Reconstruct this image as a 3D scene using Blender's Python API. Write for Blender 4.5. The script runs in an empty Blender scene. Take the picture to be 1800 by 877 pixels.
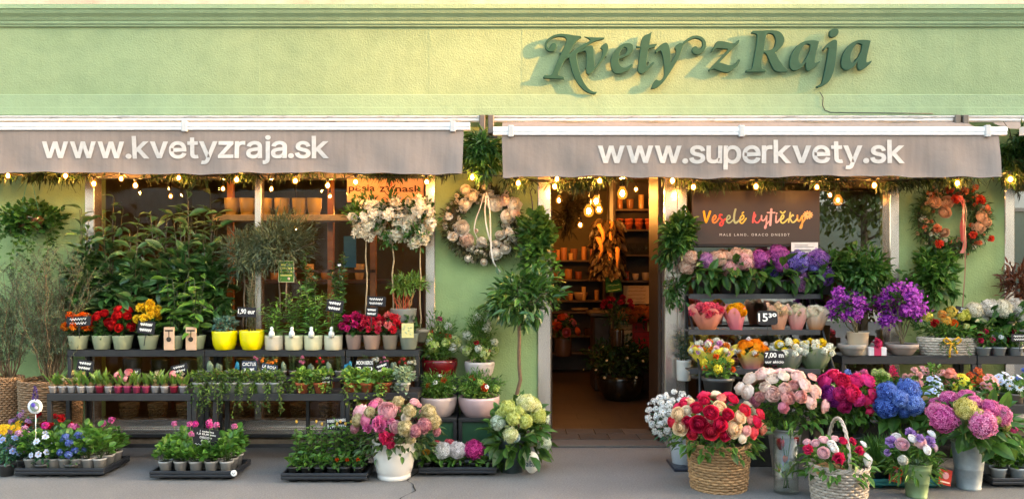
import bpy, math, random
import numpy as np
from mathutils import Vector, Matrix
R_ = math.radians
rng = np.random.default_rng(7)
random.seed(7)
scene = bpy.context.scene
COL = scene.collection

# ---------------------------------------------------------------- camera, sky, sun, exposure
CAMY, EYE, FPX, HOR = -7.0, 1.6, 1400.0, 465.0
cam = bpy.data.cameras.new('camera'); camo = bpy.data.objects.new('camera', cam); COL.objects.link(camo)
camo.location = (0, CAMY, EYE); camo.rotation_euler = (R_(90), 0, 0)
cam.sensor_width = 36; cam.lens = 36 * FPX / 1800; cam.shift_y = (HOR - 438.5) / 1800
cam.clip_start = 0.1; cam.clip_end = 400
scene.camera = camo
SUN_AZ, SUN_EL = 73.0, 13.5          # degrees off the facade normal towards the right, and above the horizon
w = bpy.data.worlds.new('World'); scene.world = w; w.use_nodes = True
nt = w.node_tree; nt.nodes.clear()
sky = nt.nodes.new('ShaderNodeTexSky'); sky.sky_type = 'NISHITA'; sky.sun_disc = False
sky.sun_elevation = R_(SUN_EL); sky.sun_rotation = R_(180 - SUN_AZ)
sky.air_density = 1.0; sky.dust_density = 2.5; sky.ozone_density = 1.0
bg = nt.nodes.new('ShaderNodeBackground'); bg.inputs[1].default_value = 0.15
wo = nt.nodes.new('ShaderNodeOutputWorld')
tint = nt.nodes.new('ShaderNodeMix'); tint.data_type = 'RGBA'; tint.blend_type = 'MULTIPLY'; tint.inputs[0].default_value = 1; tint.inputs[7].default_value = (1.0, .90, .76, 1)
nt.links.new(sky.outputs[0], tint.inputs[6]); nt.links.new(tint.outputs[2], bg.inputs[0]); nt.links.new(bg.outputs[0], wo.inputs[0])
sl = bpy.data.lights.new('sun', 'SUN'); sl.energy = 2.0; sl.angle = R_(1.0); sl.color = (1.0, 0.45, 0.12)
so = bpy.data.objects.new('sun', sl); COL.objects.link(so)
tosun = Vector((math.sin(R_(SUN_AZ)) * math.cos(R_(SUN_EL)), -math.cos(R_(SUN_AZ)) * math.cos(R_(SUN_EL)), math.sin(R_(SUN_EL))))
so.rotation_euler = tosun.to_track_quat('Z', 'Y').to_euler()
so.location = (20, -10, 12)
vs = scene.view_settings; vs.view_transform = 'Standard'; vs.look = 'None'; vs.gamma = 1; vs.use_curve_mapping = False
vs.exposure = 3.55
scene.cycles.use_denoising = True
scene.cycles.max_bounces = 7; scene.cycles.transparent_max_bounces = 12
scene.cycles.sample_clamp_indirect = 6
scene.cycles.caustics_reflective = False; scene.cycles.caustics_refractive = False

def S(Y): return FPX / (Y - CAMY)                  # photo pixels per metre at depth Y
def P(px, py, Y): return Vector(((px - 900) / S(Y), Y, EYE - (py - HOR) / S(Y)))
def GY(py): return EYE * FPX / (py - HOR) + CAMY   # depth of a ground point seen at row py
def lin(h):
    if isinstance(h, str):
        c = [int(h[i:i+2], 16) / 255 for i in (0, 2, 4)]
        return np.array([x / 12.92 if x <= .04045 else ((x + .055) / 1.055) ** 2.4 for x in c])
    return np.array(h, float)

# ---------------------------------------------------------------- geometry buffer
class Geo:
    def __init__(s): s.V = []; s.F = []; s.C = []; s.M = []; s.n = 0; s.sm = []
    def add(s, V, F, C=(.5, .5, .5), m=0, smooth=False):
        V = np.asarray(V, float).reshape(-1, 3); F = np.asarray(F, int).reshape(-1, 4)
        C = np.asarray(C, float)
        if C.ndim == 1: C = np.broadcast_to(C, (len(V), 3))
        s.V.append(V); s.F.append(np.where(F < 0, -1, F + s.n)); s.C.append(C)
        s.M.append(np.full(len(F), m)); s.sm.append(np.full(len(F), smooth)); s.n += len(V)
    def inst(s, tpl, Mx, A, B=None, m=0, smooth=False):
        V, F, t = tpl; k = len(Mx)
        if k == 0: return
        A = np.broadcast_to(np.asarray(A, float), (k, 3)); B = A if B is None else np.broadcast_to(np.asarray(B, float), (k, 3))
        VV = np.einsum('kij,nj->kni', Mx[:, :3, :3], V) + Mx[:, None, :3, 3]
        CC = A[:, None, :] * (1 - t)[None, :, None] + B[:, None, :] * t[None, :, None]
        off = (np.arange(k) * len(V))[:, None, None]
        FF = np.where(F[None] < 0, -1, F[None] + off)
        s.add(VV.reshape(-1, 3), FF.reshape(-1, 4), CC.reshape(-1, 3), m, smooth)
    def mesh(s, name, mats):
        me = bpy.data.meshes.new(name)
        V = np.concatenate(s.V); F = np.concatenate(s.F); C = np.concatenate(s.C); M = np.concatenate(s.M); sm = np.concatenate(s.sm)
        tri = F[:, 3] < 0; cnt = np.where(tri, 3, 4)
        loops = F.reshape(-1); loops = loops[loops >= 0]
        me.vertices.add(len(V)); me.vertices.foreach_set('co', V.astype(np.float32).ravel())
        me.loops.add(len(loops)); me.loops.foreach_set('vertex_index', loops.astype(np.int32))
        me.polygons.add(len(F)); st = np.concatenate([[0], np.cumsum(cnt)[:-1]])
        me.polygons.foreach_set('loop_start', st.astype(np.int32)); me.polygons.foreach_set('loop_total', cnt.astype(np.int32))
        me.polygons.foreach_set('material_index', M.astype(np.int32)); me.polygons.foreach_set('use_smooth', sm.astype(bool))
        a = me.color_attributes.new('Col', 'FLOAT_COLOR', 'POINT')
        a.data.foreach_set('color', np.hstack([C, np.ones((len(C), 1))]).astype(np.float32).ravel())
        for m in (mats if isinstance(mats, (list, tuple)) else [mats]): me.materials.append(m)
        me.update(calc_edges=True)
        return me
    def build(s, name, mats, parent=None, loc=(0, 0, 0)):
        o = bpy.data.objects.new(name, s.mesh(name, mats)); COL.objects.link(o); o.location = loc
        if parent is not None: o.parent = parent
        return o

def put(name, me, parent, M=None):
    o = bpy.data.objects.new(name, me); COL.objects.link(o)
    if parent is not None: o.parent = parent
    if M is not None: o.matrix_local = M
    return o
LABELS = {}
def tag(o, label=None, cat=None, group=None, kind=None):
    if label: o['label'] = label
    if cat: o['category'] = cat
    if group: o['group'] = group
    if kind: o['kind'] = kind
    return o
def thing(name, label, cat, loc=(0, 0, 0), group=None, rz=0):
    o = bpy.data.objects.new(name, None); COL.objects.link(o); o.location = loc; o.rotation_euler = (0, 0, rz)
    o.empty_display_size = .05
    return tag(o, label, cat, group)
ORD = ['first', 'second', 'third', 'fourth', 'fifth', 'sixth', 'seventh', 'eighth', 'ninth', 'tenth', 'eleventh', 'twelfth', 'thirteenth', 'fourteenth', 'fifteenth', 'sixteenth']

# ---- primitive adders
def box(g, lo, hi, col=(.5, .5, .5), m=0, bev=0.0):
    x0, y0, z0 = lo; x1, y1, z1 = hi
    if bev <= 0:
        V = [(x0,y0,z0),(x1,y0,z0),(x1,y1,z0),(x0,y1,z0),(x0,y0,z1),(x1,y0,z1),(x1,y1,z1),(x0,y1,z1)]
        g.add(V, [(0,3,2,1),(4,5,6,7),(0,1,5,4),(1,2,6,5),(2,3,7,6),(3,0,4,7)], col, m); return
    b = min(bev, (x1-x0)/2.01, (y1-y0)/2.01, (z1-z0)/2.01)
    V = []; idx = {}
    for i, x in enumerate((x0, x1)):
        for j, y in enumerate((y0, y1)):
            for k, z in enumerate((z0, z1)):
                sx, sy, sz = (b, -b)[i], (b, -b)[j], (b, -b)[k]
                idx[i,j,k] = len(V); V += [(x, y+sy, z+sz), (x+sx, y, z+sz), (x+sx, y+sy, z)]
    F = []
    def q(c, a): return [idx[t] + a for t in c]
    F.append(q([(0,0,0),(0,0,1),(0,1,1),(0,1,0)], 0)); F.append(q([(1,0,0),(1,1,0),(1,1,1),(1,0,1)], 0))
    F.append(q([(0,0,0),(1,0,0),(1,0,1),(0,0,1)], 1)); F.append(q([(0,1,0),(0,1,1),(1,1,1),(1,1,0)], 1))
    F.append(q([(0,0,0),(0,1,0),(1,1,0),(1,0,0)], 2)); F.append(q([(0,0,1),(1,0,1),(1,1,1),(0,1,1)], 2))
    for j in (0,1):
        for k in (0,1): F.append([idx[0,j,k]+1, idx[1,j,k]+1, idx[1,j,k]+2, idx[0,j,k]+2])
    for i in (0,1):
        for k in (0,1): F.append([idx[i,0,k]+0, idx[i,1,k]+0, idx[i,1,k]+2, idx[i,0,k]+2])
    for i in (0,1):
        for j in (0,1): F.append([idx[i,j,0]+0, idx[i,j,1]+0, idx[i,j,1]+1, idx[i,j,0]+1])
    for t in idx.values(): F.append([t, t+1, t+2, -1])
    g.add(V, F, col, m)
def lathe(g, prof, c=(0, 0, 0), col=(.5,.5,.5), seg=24, m=0, sx=1, sy=1, cols=None, smooth=True):
    n = len(prof); a = np.linspace(0, 2*np.pi, seg, endpoint=False)
    r = np.array([p[0] for p in prof]); z = np.array([p[1] for p in prof])
    V = np.stack([np.outer(r, np.cos(a))*sx + c[0], np.outer(r, np.sin(a))*sy + c[1], np.repeat(z[:, None], seg, 1) + c[2]], -1).reshape(-1, 3)
    F = [(i*seg+j, i*seg+(j+1) % seg, (i+1)*seg+(j+1) % seg, (i+1)*seg+j) for i in range(n-1) for j in range(seg)]
    C = col if cols is None else np.repeat(np.array(cols), seg, 0)
    g.add(V, F, C, m, smooth)
def tube(g, pts, r0, r1=None, col=(.5,.5,.5), seg=6, m=0, closed=False, col1=None):
    pts = np.asarray(pts, float); n = len(pts); r1 = r0 if r1 is None else r1
    if closed: T = np.roll(pts, -1, 0) - np.roll(pts, 1, 0)
    else: T = np.gradient(pts, axis=0)
    T /= np.linalg.norm(T, axis=1, keepdims=True) + 1e-9
    ref = np.array([0.13, 0.31, 0.94]) if abs(T[:, 2]).mean() < .8 else np.array([.95, .2, .1])
    X = np.cross(T, ref); X /= np.linalg.norm(X, axis=1, keepdims=True) + 1e-9; Y = np.cross(T, X)
    a = np.linspace(0, 2*np.pi, seg, endpoint=False); r = np.linspace(r0, r1, n)
    V = pts[:, None, :] + r[:, None, None] * (np.cos(a)[None, :, None]*X[:, None, :] + np.sin(a)[None, :, None]*Y[:, None, :])
    F = []
    for i in range(n if closed else n-1):
        k = (i+1) % n
        F += [(i*seg+j, i*seg+(j+1) % seg, k*seg+(j+1) % seg, k*seg+j) for j in range(seg)]
    V = V.reshape(-1, 3); C = np.broadcast_to(np.asarray(col, float), (n*seg, 3))
    if col1 is not None:
        t = np.repeat(np.linspace(0, 1, n), seg)[:, None]; C = np.asarray(col)*(1-t) + np.asarray(col1)*t
    if not closed:
        V = np.vstack([V, pts[:1], pts[-1:]]); C = np.vstack([C, C[:1], C[-1:]])
        F += [(n*seg, (j+1) % seg, j, -1) for j in range(seg)] + [(n*seg+1, (n-1)*seg+j, (n-1)*seg+(j+1) % seg, -1) for j in range(seg)]
    g.add(V, F, C, m, True)
def ball(g, c, r, col, seg=10, rings=6, m=0, sx=1, sy=1, sz=1):
    th = np.linspace(0.001, np.pi-.001, rings+1)
    lathe(g, [(r*math.sin(t), -r*math.cos(t)*sz) for t in th], c, col, seg, m, sx, sy)
def norm(v): v = np.asarray(v, float); return v / (np.linalg.norm(v, axis=-1, keepdims=True) + 1e-9)
def frames(pos, d, scale, upj=.35, up=(0, 0, 1), sw=1.0):
    pos = np.asarray(pos, float).reshape(-1, 3); k = len(pos); d = norm(np.broadcast_to(d, (k, 3)))
    u = np.asarray(up, float) + rng.normal(0, upj, (k, 3)); x = norm(np.cross(d, u)); z = np.cross(x, d)
    sc = np.broadcast_to(np.asarray(scale, float), (k,))
    M = np.zeros((k, 4, 4)); M[:, :3, 0] = x*(sc*sw)[:, None]; M[:, :3, 1] = d*sc[:, None]; M[:, :3, 2] = z*sc[:, None]; M[:, :3, 3] = pos; M[:, 3, 3] = 1
    return M
def aimM(pos, nrm, s, roll=None):
    """Matrix whose local Z looks along nrm."""
    z = Vector(nrm).normalized(); q = z.to_track_quat('Z', 'Y').to_matrix().to_4x4()
    q = q @ Matrix.Rotation(random.uniform(0, 6.28) if roll is None else roll, 4, 'Z') @ Matrix.Diagonal((s, s, s, 1))
    q.translation = Vector(pos); return q

# ---------------------------------------------------------------- materials
def nodes(name):
    m = bpy.data.materials.new(name); m.use_nodes = True; t = m.node_tree; t.nodes.clear()
    out = t.nodes.new('ShaderNodeOutputMaterial'); b = t.nodes.new('ShaderNodeBsdfPrincipled')
    t.links.new(b.outputs[0], out.inputs[0]); return m, t, b, out
def nn(t, typ, **kw):
    n = t.nodes.new(typ)
    for k, v in kw.items():
        if k in n.inputs: n.inputs[k].default_value = v
        else: setattr(n, k, v)
    return n
def noise(t, scale, detail=4, vec=None, rough=.6):
    n = nn(t, 'ShaderNodeTexNoise'); n.inputs['Scale'].default_value = scale; n.inputs['Detail'].default_value = detail; n.inputs['Roughness'].default_value = rough
    if vec is not None: t.links.new(vec, n.inputs['Vector'])
    return n
def ramp(t, src, stops):
    r = nn(t, 'ShaderNodeValToRGB'); e = r.color_ramp.elements
    e[0].position = stops[0][0]; e[0].color = (*stops[0][1], 1); e[1].position = stops[-1][0]; e[1].color = (*stops[-1][1], 1)
    for p, c in stops[1:-1]:
        x = e.new(p); x.color = (*c, 1)
    t.links.new(src, r.inputs[0]); return r
def bump(t, b, src, dist=.01, strength=.5):
    n = nn(t, 'ShaderNodeBump'); n.inputs['Distance'].default_value = dist; n.inputs['Strength'].default_value = strength
    t.links.new(src, n.inputs['Height']); t.links.new(n.outputs[0], b.inputs['Normal']); return n
def mixc(t, fac, a, b, mode='MIX'):
    n = nn(t, 'ShaderNodeMix'); n.data_type = 'RGBA'; n.blend_type = mode
    for v, i in ((fac, 0), (a, 6), (b, 7)):
        if hasattr(v, 'links') or isinstance(v, bpy.types.NodeSocket): t.links.new(v, n.inputs[i])
        else: n.inputs[i].default_value = v if i == 0 else (*v, 1)
    return n.outputs[2]
def tcoord(t): return nn(t, 'ShaderNodeTexCoord').outputs['Object']
def colmat(name, rough=.6, metal=0, trans=0, var=.25, nscale=30, bumpd=0, spec=.5, coat=0, sheen=0):
    """Base colour from the object's own colour attribute with a little procedural wear."""
    m, t, b, out = nodes(name)
    a = nn(t, 'ShaderNodeAttribute'); a.attribute_name = 'Col'
    n = noise(t, nscale, 4, tcoord(t)); r = ramp(t, n.outputs[0], [(.25, (1-var,)*3), (.75, (1+var*.6,)*3)])
    c = mixc(t, 1.0, a.outputs['Color'], r.outputs[0], 'MULTIPLY'); t.links.new(c, b.inputs['Base Color'])
    b.inputs['Roughness'].default_value = rough; b.inputs['Metallic'].default_value = metal
    b.inputs['Specular IOR Level'].default_value = spec; b.inputs['Coat Weight'].default_value = coat
    if sheen: b.inputs['Sheen Weight'].default_value = sheen
    if bumpd: bump(t, b, n.outputs[0], bumpd, .6)
    if trans:
        tr = nn(t, 'ShaderNodeBsdfTranslucent'); t.links.new(c, tr.inputs[0]); mx = nn(t, 'ShaderNodeMixShader'); mx.inputs[0].default_value = trans
        t.links.new(b.outputs[0], mx.inputs[1]); t.links.new(tr.outputs[0], mx.inputs[2]); t.links.new(mx.outputs[0], out.inputs[0])
    return m
M_LEAF = colmat('leaf', .40, trans=.38, var=.3, nscale=18, spec=.45)
M_GLOSSLEAF = colmat('glossy_leaf', .3, trans=.22, var=.3, nscale=14, spec=.55)
M_PETAL = colmat('petal', .6, trans=.3, var=.12, nscale=60, spec=.3)
M_STEM = colmat('stem', .7, var=.3, nscale=50)
M_PLAIN = colmat('painted_surface', .5, var=.08, nscale=20)
M_MATTE = colmat('matte_surface', .85, var=.15, nscale=25, bumpd=.002)
M_GLAZE = colmat('glazed_ceramic', .18, var=.12, nscale=9, spec=.6, coat=.4)
M_PLASTIC = colmat('plastic', .35, var=.06, nscale=12)
M_SOIL = colmat('soil', .95, var=.5, nscale=90, bumpd=.01)
M_WICKER = colmat('wicker_cane', .6, var=.4, nscale=45, bumpd=.002)
M_METALP = colmat('brushed_metal', .32, metal=.85, var=.2, nscale=7)
M_ZINC = colmat('galvanised_zinc', .48, metal=.2, var=.3, nscale=11)
M_PAPER = colmat('wrapping_paper', .55, trans=.35, var=.06, nscale=8)
M_WOOD = colmat('wood', .5, var=.35, nscale=13)
M_CHALK = colmat('chalk', .9, var=.2, nscale=200)
M_BLACKMETAL = colmat('black_powder_coated_metal', .45, var=.3, nscale=16, bumpd=.001)
M_RIBBON = colmat('satin_ribbon', .35, trans=.15, var=.05, nscale=30)

def stucco(name, base, dark, seams=True):
    m, t, b, out = nodes(name); tc = tcoord(t)
    n1 = noise(t, .7, 5, tc); n2 = noise(t, 70, 3, tc); n3 = noise(t, 7, 6, tc)
    r = ramp(t, n1.outputs[0], [(.3, tuple(dark)), (.62, tuple(base))])
    c = mixc(t, .18, r.outputs[0], ramp(t, n3.outputs[0], [(.35, tuple(dark*.7)), (.6, tuple(base*1.1))]).outputs[0])
    mp = nn(t, 'ShaderNodeMapping'); mp.inputs['Scale'].default_value = (9, 9, .5); t.links.new(tc, mp.inputs[0])
    st = noise(t, 1, 6, mp.outputs[0]); sr = ramp(t, st.outputs[0], [(.2, (.80, .82, .76)), (.5, (1, 1, 1))])
    c = mixc(t, .45, c, mixc(t, 1.0, c, sr.outputs[0], 'MULTIPLY'))
    t.links.new(c, b.inputs['Base Color']); b.inputs['Roughness'].default_value = .85
    ad = nn(t, 'ShaderNodeMath'); ad.operation = 'ADD'; t.links.new(n2.outputs[0], ad.inputs[0]); t.links.new(n3.outputs[0], ad.inputs[1])
    bump(t, b, ad.outputs[0], .012, .55); return m
GREEN = lin('a8c07e')*.78
M_STUCCO = stucco('green_stucco', GREEN, GREEN*.86)
M_FASCIA = stucco('green_fascia_stucco', lin('a8ba8a')*.60, lin('9cb484')*.54)  # same wall green as the piers, darkened to offset its stronger light
M_MOULD = stucco('green_painted_moulding', lin('aac296')*.58, lin('aac296')*.58*.93)
M_PINKWALL = stucco('pink_weathered_render', lin('d8bba4'), lin('a08370'))
M_WHITEWALL = stucco('white_render', lin('f0ebe0'), lin('e0dacd'))

def metalframe():
    m, t, b, out = nodes('anodised_frame'); tc = tcoord(t)
    mp = nn(t, 'ShaderNodeMapping'); mp.inputs['Scale'].default_value = (14, 14, .6); t.links.new(tc, mp.inputs[0])
    n = noise(t, 1, 2, mp.outputs[0]); n2 = noise(t, 1.3, 2, tc)
    t.links.new(ramp(t, n.outputs[0], [(.3, (.68, .60, .54)), (.7, (.76, .69, .62))]).outputs[0], b.inputs['Base Color'])
    b.inputs['Metallic'].default_value = .85
    t.links.new(ramp(t, n2.outputs[0], [(.3, (.18,)*3), (.7, (.28,)*3)]).outputs[0], b.inputs['Roughness'])
    return m
M_FRAME = metalframe()
def fabric():
    m, t, b, out = nodes('awning_canvas'); tc = tcoord(t)
    mp = nn(t, 'ShaderNodeMapping'); mp.inputs['Scale'].default_value = (22, 22, 1.5); t.links.new(tc, mp.inputs[0])
    n = noise(t, 1, 6, mp.outputs[0]); n2 = noise(t, 2.2, 5, tc)
    base = lin('b8a498')*.57
    r = ramp(t, n.outputs[0], [(.25, tuple(base*.82)), (.6, tuple(base))]); r2 = ramp(t, n2.outputs[0], [(.3, (.93, .92, .92)), (.65, (1, 1, 1))])
    c = mixc(t, 1.0, r.outputs[0], r2.outputs[0], 'MULTIPLY')
    n4 = noise(t, 1.1, 7, tc, .75); c = mixc(t, ramp(t, n4.outputs[0], [(.52, (0, 0, 0)), (.8, (.22, .22, .22))]).outputs[0], c, tuple(base*.55)); n5 = noise(t, 420, 2, tc)
    t.links.new(c, b.inputs['Base Color']); b.inputs['Roughness'].default_value = .9; bump(t, b, n2.outputs[0], .03, .5)
    return m
M_FABRIC = fabric()
def dirtywhite():
    m, t, b, out = nodes('weathered_white_metal'); tc = tcoord(t)
    mp = nn(t, 'ShaderNodeMapping'); mp.inputs['Scale'].default_value = (5, 5, 60); t.links.new(tc, mp.inputs[0])
    n = noise(t, 2, 8, mp.outputs[0]); t.links.new(ramp(t, n.outputs[0], [(.3, (.25, .23, .22)), (.46, (.75, .73, .72)), (1, (.8, .79, .78))]).outputs[0], b.inputs['Base Color'])
    b.inputs['Roughness'].default_value = .45; return m
M_CASS = dirtywhite()
def asphalt():
    m, t, b, out = nodes('asphalt'); tc = tcoord(t)
    n = noise(t, 70, 3, tc); n2 = noise(t, 1.3, 6, tc); n3 = noise(t, 190, 2, tc)
    c = mixc(t, .5, ramp(t, n.outputs[0], [(.3, (.13, .124, .118)), (.7, (.31, .30, .285))]).outputs[0], ramp(t, n2.outputs[0], [(.3, (.17, .163, .155)), (.7, (.30, .288, .275))]).outputs[0])
    c = mixc(t, .28, c, ramp(t, n3.outputs[0], [(.45, (.03, .03, .03)), (.68, (.32, .31, .3))]).outputs[0])
    t.links.new(c, b.inputs['Base Color']); b.inputs['Roughness'].default_value = .85; bump(t, b, n3.outputs[0], .012, .8); return m
M_ASPHALT = asphalt()
def stonemat(name, a, b_, sc=12):
    m, t, b, out = nodes(name); tc = tcoord(t); n = noise(t, sc, 6, tc); n2 = noise(t, 1.7, 4, tc)
    c = mixc(t, .5, ramp(t, n.outputs[0], [(.3, tuple(a)), (.7, tuple(b_))]).outputs[0], ramp(t, n2.outputs[0], [(.3, tuple(a*.8)), (.7, tuple(b_))]).outputs[0])
    t.links.new(c, b.inputs['Base Color']); b.inputs['Roughness'].default_value = .8; bump(t, b, n.outputs[0], .008, .5); return m
M_STONE = stonemat('plinth_stone', lin('6d5a48'), lin('a08a72'))
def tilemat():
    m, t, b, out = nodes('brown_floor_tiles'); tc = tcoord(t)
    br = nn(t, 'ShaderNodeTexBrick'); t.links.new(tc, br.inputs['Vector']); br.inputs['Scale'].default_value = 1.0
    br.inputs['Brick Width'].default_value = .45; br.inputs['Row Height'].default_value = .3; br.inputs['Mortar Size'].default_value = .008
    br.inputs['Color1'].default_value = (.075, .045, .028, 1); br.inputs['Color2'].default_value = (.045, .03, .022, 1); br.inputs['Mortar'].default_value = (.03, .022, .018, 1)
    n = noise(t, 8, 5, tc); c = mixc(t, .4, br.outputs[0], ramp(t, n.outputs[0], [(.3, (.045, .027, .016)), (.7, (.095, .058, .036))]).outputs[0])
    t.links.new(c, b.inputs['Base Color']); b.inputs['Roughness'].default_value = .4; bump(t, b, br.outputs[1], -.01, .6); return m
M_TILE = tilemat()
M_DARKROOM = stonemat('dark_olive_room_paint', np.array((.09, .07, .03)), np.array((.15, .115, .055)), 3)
def glassmat(name, k):
    m, t, b, out = nodes(name); t.nodes.remove(b)
    fr = nn(t, 'ShaderNodeFresnel'); fr.inputs[0].default_value = 1.55
    mu = nn(t, 'ShaderNodeMath'); mu.operation = 'MULTIPLY'; mu.inputs[1].default_value = k; t.links.new(fr.outputs[0], mu.inputs[0])
    gl = nn(t, 'ShaderNodeBsdfGlossy'); gl.inputs['Roughness'].default_value = .0; gl.inputs['Color'].default_value = (1, .97, .93, 1)
    tr = nn(t, 'ShaderNodeBsdfTransparent'); tr.inputs[0].default_value = (.93, .95, .93, 1)
    mx = nn(t, 'ShaderNodeMixShader'); t.links.new(mu.outputs[0], mx.inputs[0]); t.links.new(tr.outputs[0], mx.inputs[1]); t.links.new(gl.outputs[0], mx.inputs[2]); t.links.new(mx.outputs[0], out.inputs[0]); return m
M_PANE = glassmat('window_glass', .5); M_PANE2 = glassmat('boosted_reflection_glass', 8.0)  # right panes: reflectance multiplied so the mirrored street shows brighter
def vaseglass():
    m, t, b, out = nodes('clear_glass'); t.nodes.remove(b)
    fr = nn(t, 'ShaderNodeLayerWeight'); pw = nn(t, 'ShaderNodeMath'); pw.operation = 'POWER'; pw.inputs[1].default_value = 3.0; t.links.new(fr.outputs['Facing'], pw.inputs[0])
    ad = nn(t, 'ShaderNodeMath'); ad.operation = 'MULTIPLY_ADD'; ad.inputs[1].default_value = .5; ad.inputs[2].default_value = .05; t.links.new(pw.outputs[0], ad.inputs[0])
    gl = nn(t, 'ShaderNodeBsdfGlossy'); gl.inputs['Roughness'].default_value = .03
    tr = nn(t, 'ShaderNodeBsdfTransparent'); tr.inputs[0].default_value = (.96, .98, .96, 1)
    mx = nn(t, 'ShaderNodeMixShader'); t.links.new(ad.outputs[0], mx.inputs[0]); t.links.new(tr.outputs[0], mx.inputs[1]); t.links.new(gl.outputs[0], mx.inputs[2]); t.links.new(mx.outputs[0], out.inputs[0]); return m
M_GLASS = vaseglass()
def emat(name, c, s):
    m, t, b, out = nodes(name); e = nn(t, 'ShaderNodeEmission'); e.inputs[0].default_value = (*c, 1); e.inputs[1].default_value = s
    t.links.new(e.outputs[0], out.inputs[0]); return m
def shellmat(name, c, s):
    m, t, b, out = nodes(name); t.nodes.remove(b); e = nn(t, 'ShaderNodeEmission'); e.inputs[0].default_value = (*c, 1); e.inputs[1].default_value = s
    tr = nn(t, 'ShaderNodeBsdfTransparent'); tr.inputs[0].default_value = (1, .9, .7, 1); mx = nn(t, 'ShaderNodeMixShader'); mx.inputs[0].default_value = .4
    t.links.new(tr.outputs[0], mx.inputs[1]); t.links.new(e.outputs[0], mx.inputs[2]); t.links.new(mx.outputs[0], out.inputs[0]); return m
M_SHELL = shellmat('amber_bulb_glass', (1.0, .33, .03), .22)
M_BULB = emat('warm_glowing_filament', (1.0, .47, .12), 120)
M_BULBIN = emat('pendant_filament', (1.0, .44, .10), 140)
M_BULBDIM = emat('dim_amber_filament', (1.0, .42, .08), 5)

# ---------------------------------------------------------------- the street and the buildings opposite
def structure(name, g, mat): return tag(g.build(name, mat), kind='structure')
g = Geo(); N = 60
g.add([(-120, -60, 0), (120, -60, 0), (120, 6, 0), (-120, 6, 0)], [(0, 1, 2, 3)]); structure('pavement', g, M_ASPHALT)
# crack running through the asphalt: a real narrow groove filled with grit
g = Geo(); pts = []
for i in range(15):
    y = -.60 - i*.085
    pts.append((P(729, 840, -1.08).x + .045*math.sin(i*.9) + random.uniform(-.02, .02), y, .0))
for i in range(14):
    a, b = pts[i], pts[i+1]; w0 = .0045 + .003*math.sin(i*1.7); w1 = .0045 + .003*math.sin((i+1)*1.7)
    g.add([(a[0]-w0, a[1], .004), (a[0]+w0, a[1], .004), (b[0]+w1, b[1], .004), (b[0]-w1, b[1], .004)], [(0, 3, 2, 1)], (.012, .011, .01))
structure('pavement_crack', g, M_SOIL)

def street_house(label, x0, x1, h, mat, shop, y0=-15.5):
    root = thing('town_house', label, 'building', ((x0+x1)/2, y0, 0), 'houses across the street')
    cx = (x0+x1)/2; g = Geo(); box(g, (x0-cx, -9, 0), (x1-cx, 0, h)); g.build('wall', mat, root)
    g = Geo(); box(g, (x0-cx-.15, -9.1, h), (x1-cx+.15, .25, h+.35)); g.build('roof', M_STONE, root)
    fl = 3.3
    for k in range(max(1, int((h-1)/fl))):
        z = 0 if k == 0 else k*fl + .9
        n = max(1, int((x1-x0)/(4.2 if k == 0 else 2.8)))
        for i in range(n):
            c = (x0-cx) + (i+.5)*(x1-x0)/n; ww, hh = ((1.5, 2.6) if k == 0 else (.65, 1.7))
            if k == 0: z = .5
            g = Geo(); 
            for s in (-1, 1): box(g, (c+s*ww-.07, .01, z), (c+s*ww+.07, .09, z+hh), (.35, .3, .25))
            box(g, (c-ww-.07, .01, z+hh), (c+ww+.07, .1, z+hh+.1), (.35, .3, .25)); box(g, (c-ww-.1, .01, z-.1), (c+ww+.1, .14, z), (.35, .3, .25))
            f = g.build('window', M_PLAIN, root)
            g = Geo(); g.add([(c-ww, .02, z), (c+ww, .02, z), (c+ww, .02, z+hh), (c-ww, .02, z+hh)], [(0, 3, 2, 1)], shop if k == 0 else (.03, .04, .05)); g.build('pane', M_GLAZE, f)
street_house('long white three storey house directly across the street', -28, 25.5, 4.9, M_WHITEWALL, (.10, .16, .15))
street_house('unseen tall pink house across the street, shaped to block the sun', 26, 48.9, 19, M_PINKWALL, (.06, .07, .08))  # unseen house, its end shaped to block sun left of the lit patch
street_house('unseen white house across the street, roof height shaped to cut low sunlight', 48.92, 85, 15.0, M_WHITEWALL, (.06, .07, .08))  # unseen house, roof height shaped to keep direct sun off the lower facade
t_ = thing('sun_blocker', 'tall square sun blocker added unseen across the street far to the right', 'sun blocker', (47.0, -12.5, 0))  # unseen slab added to block the sun at the right of the fascia
g = Geo(); box(g, (-2, -.6, 0), (2, .6, 20)); g.build('shaft', M_PINKWALL, t_)
g = Geo(); box(g, (-2.15, -.75, 20), (2.15, .75, 20.5)); g.build('cap', M_STONE, t_)

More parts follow.
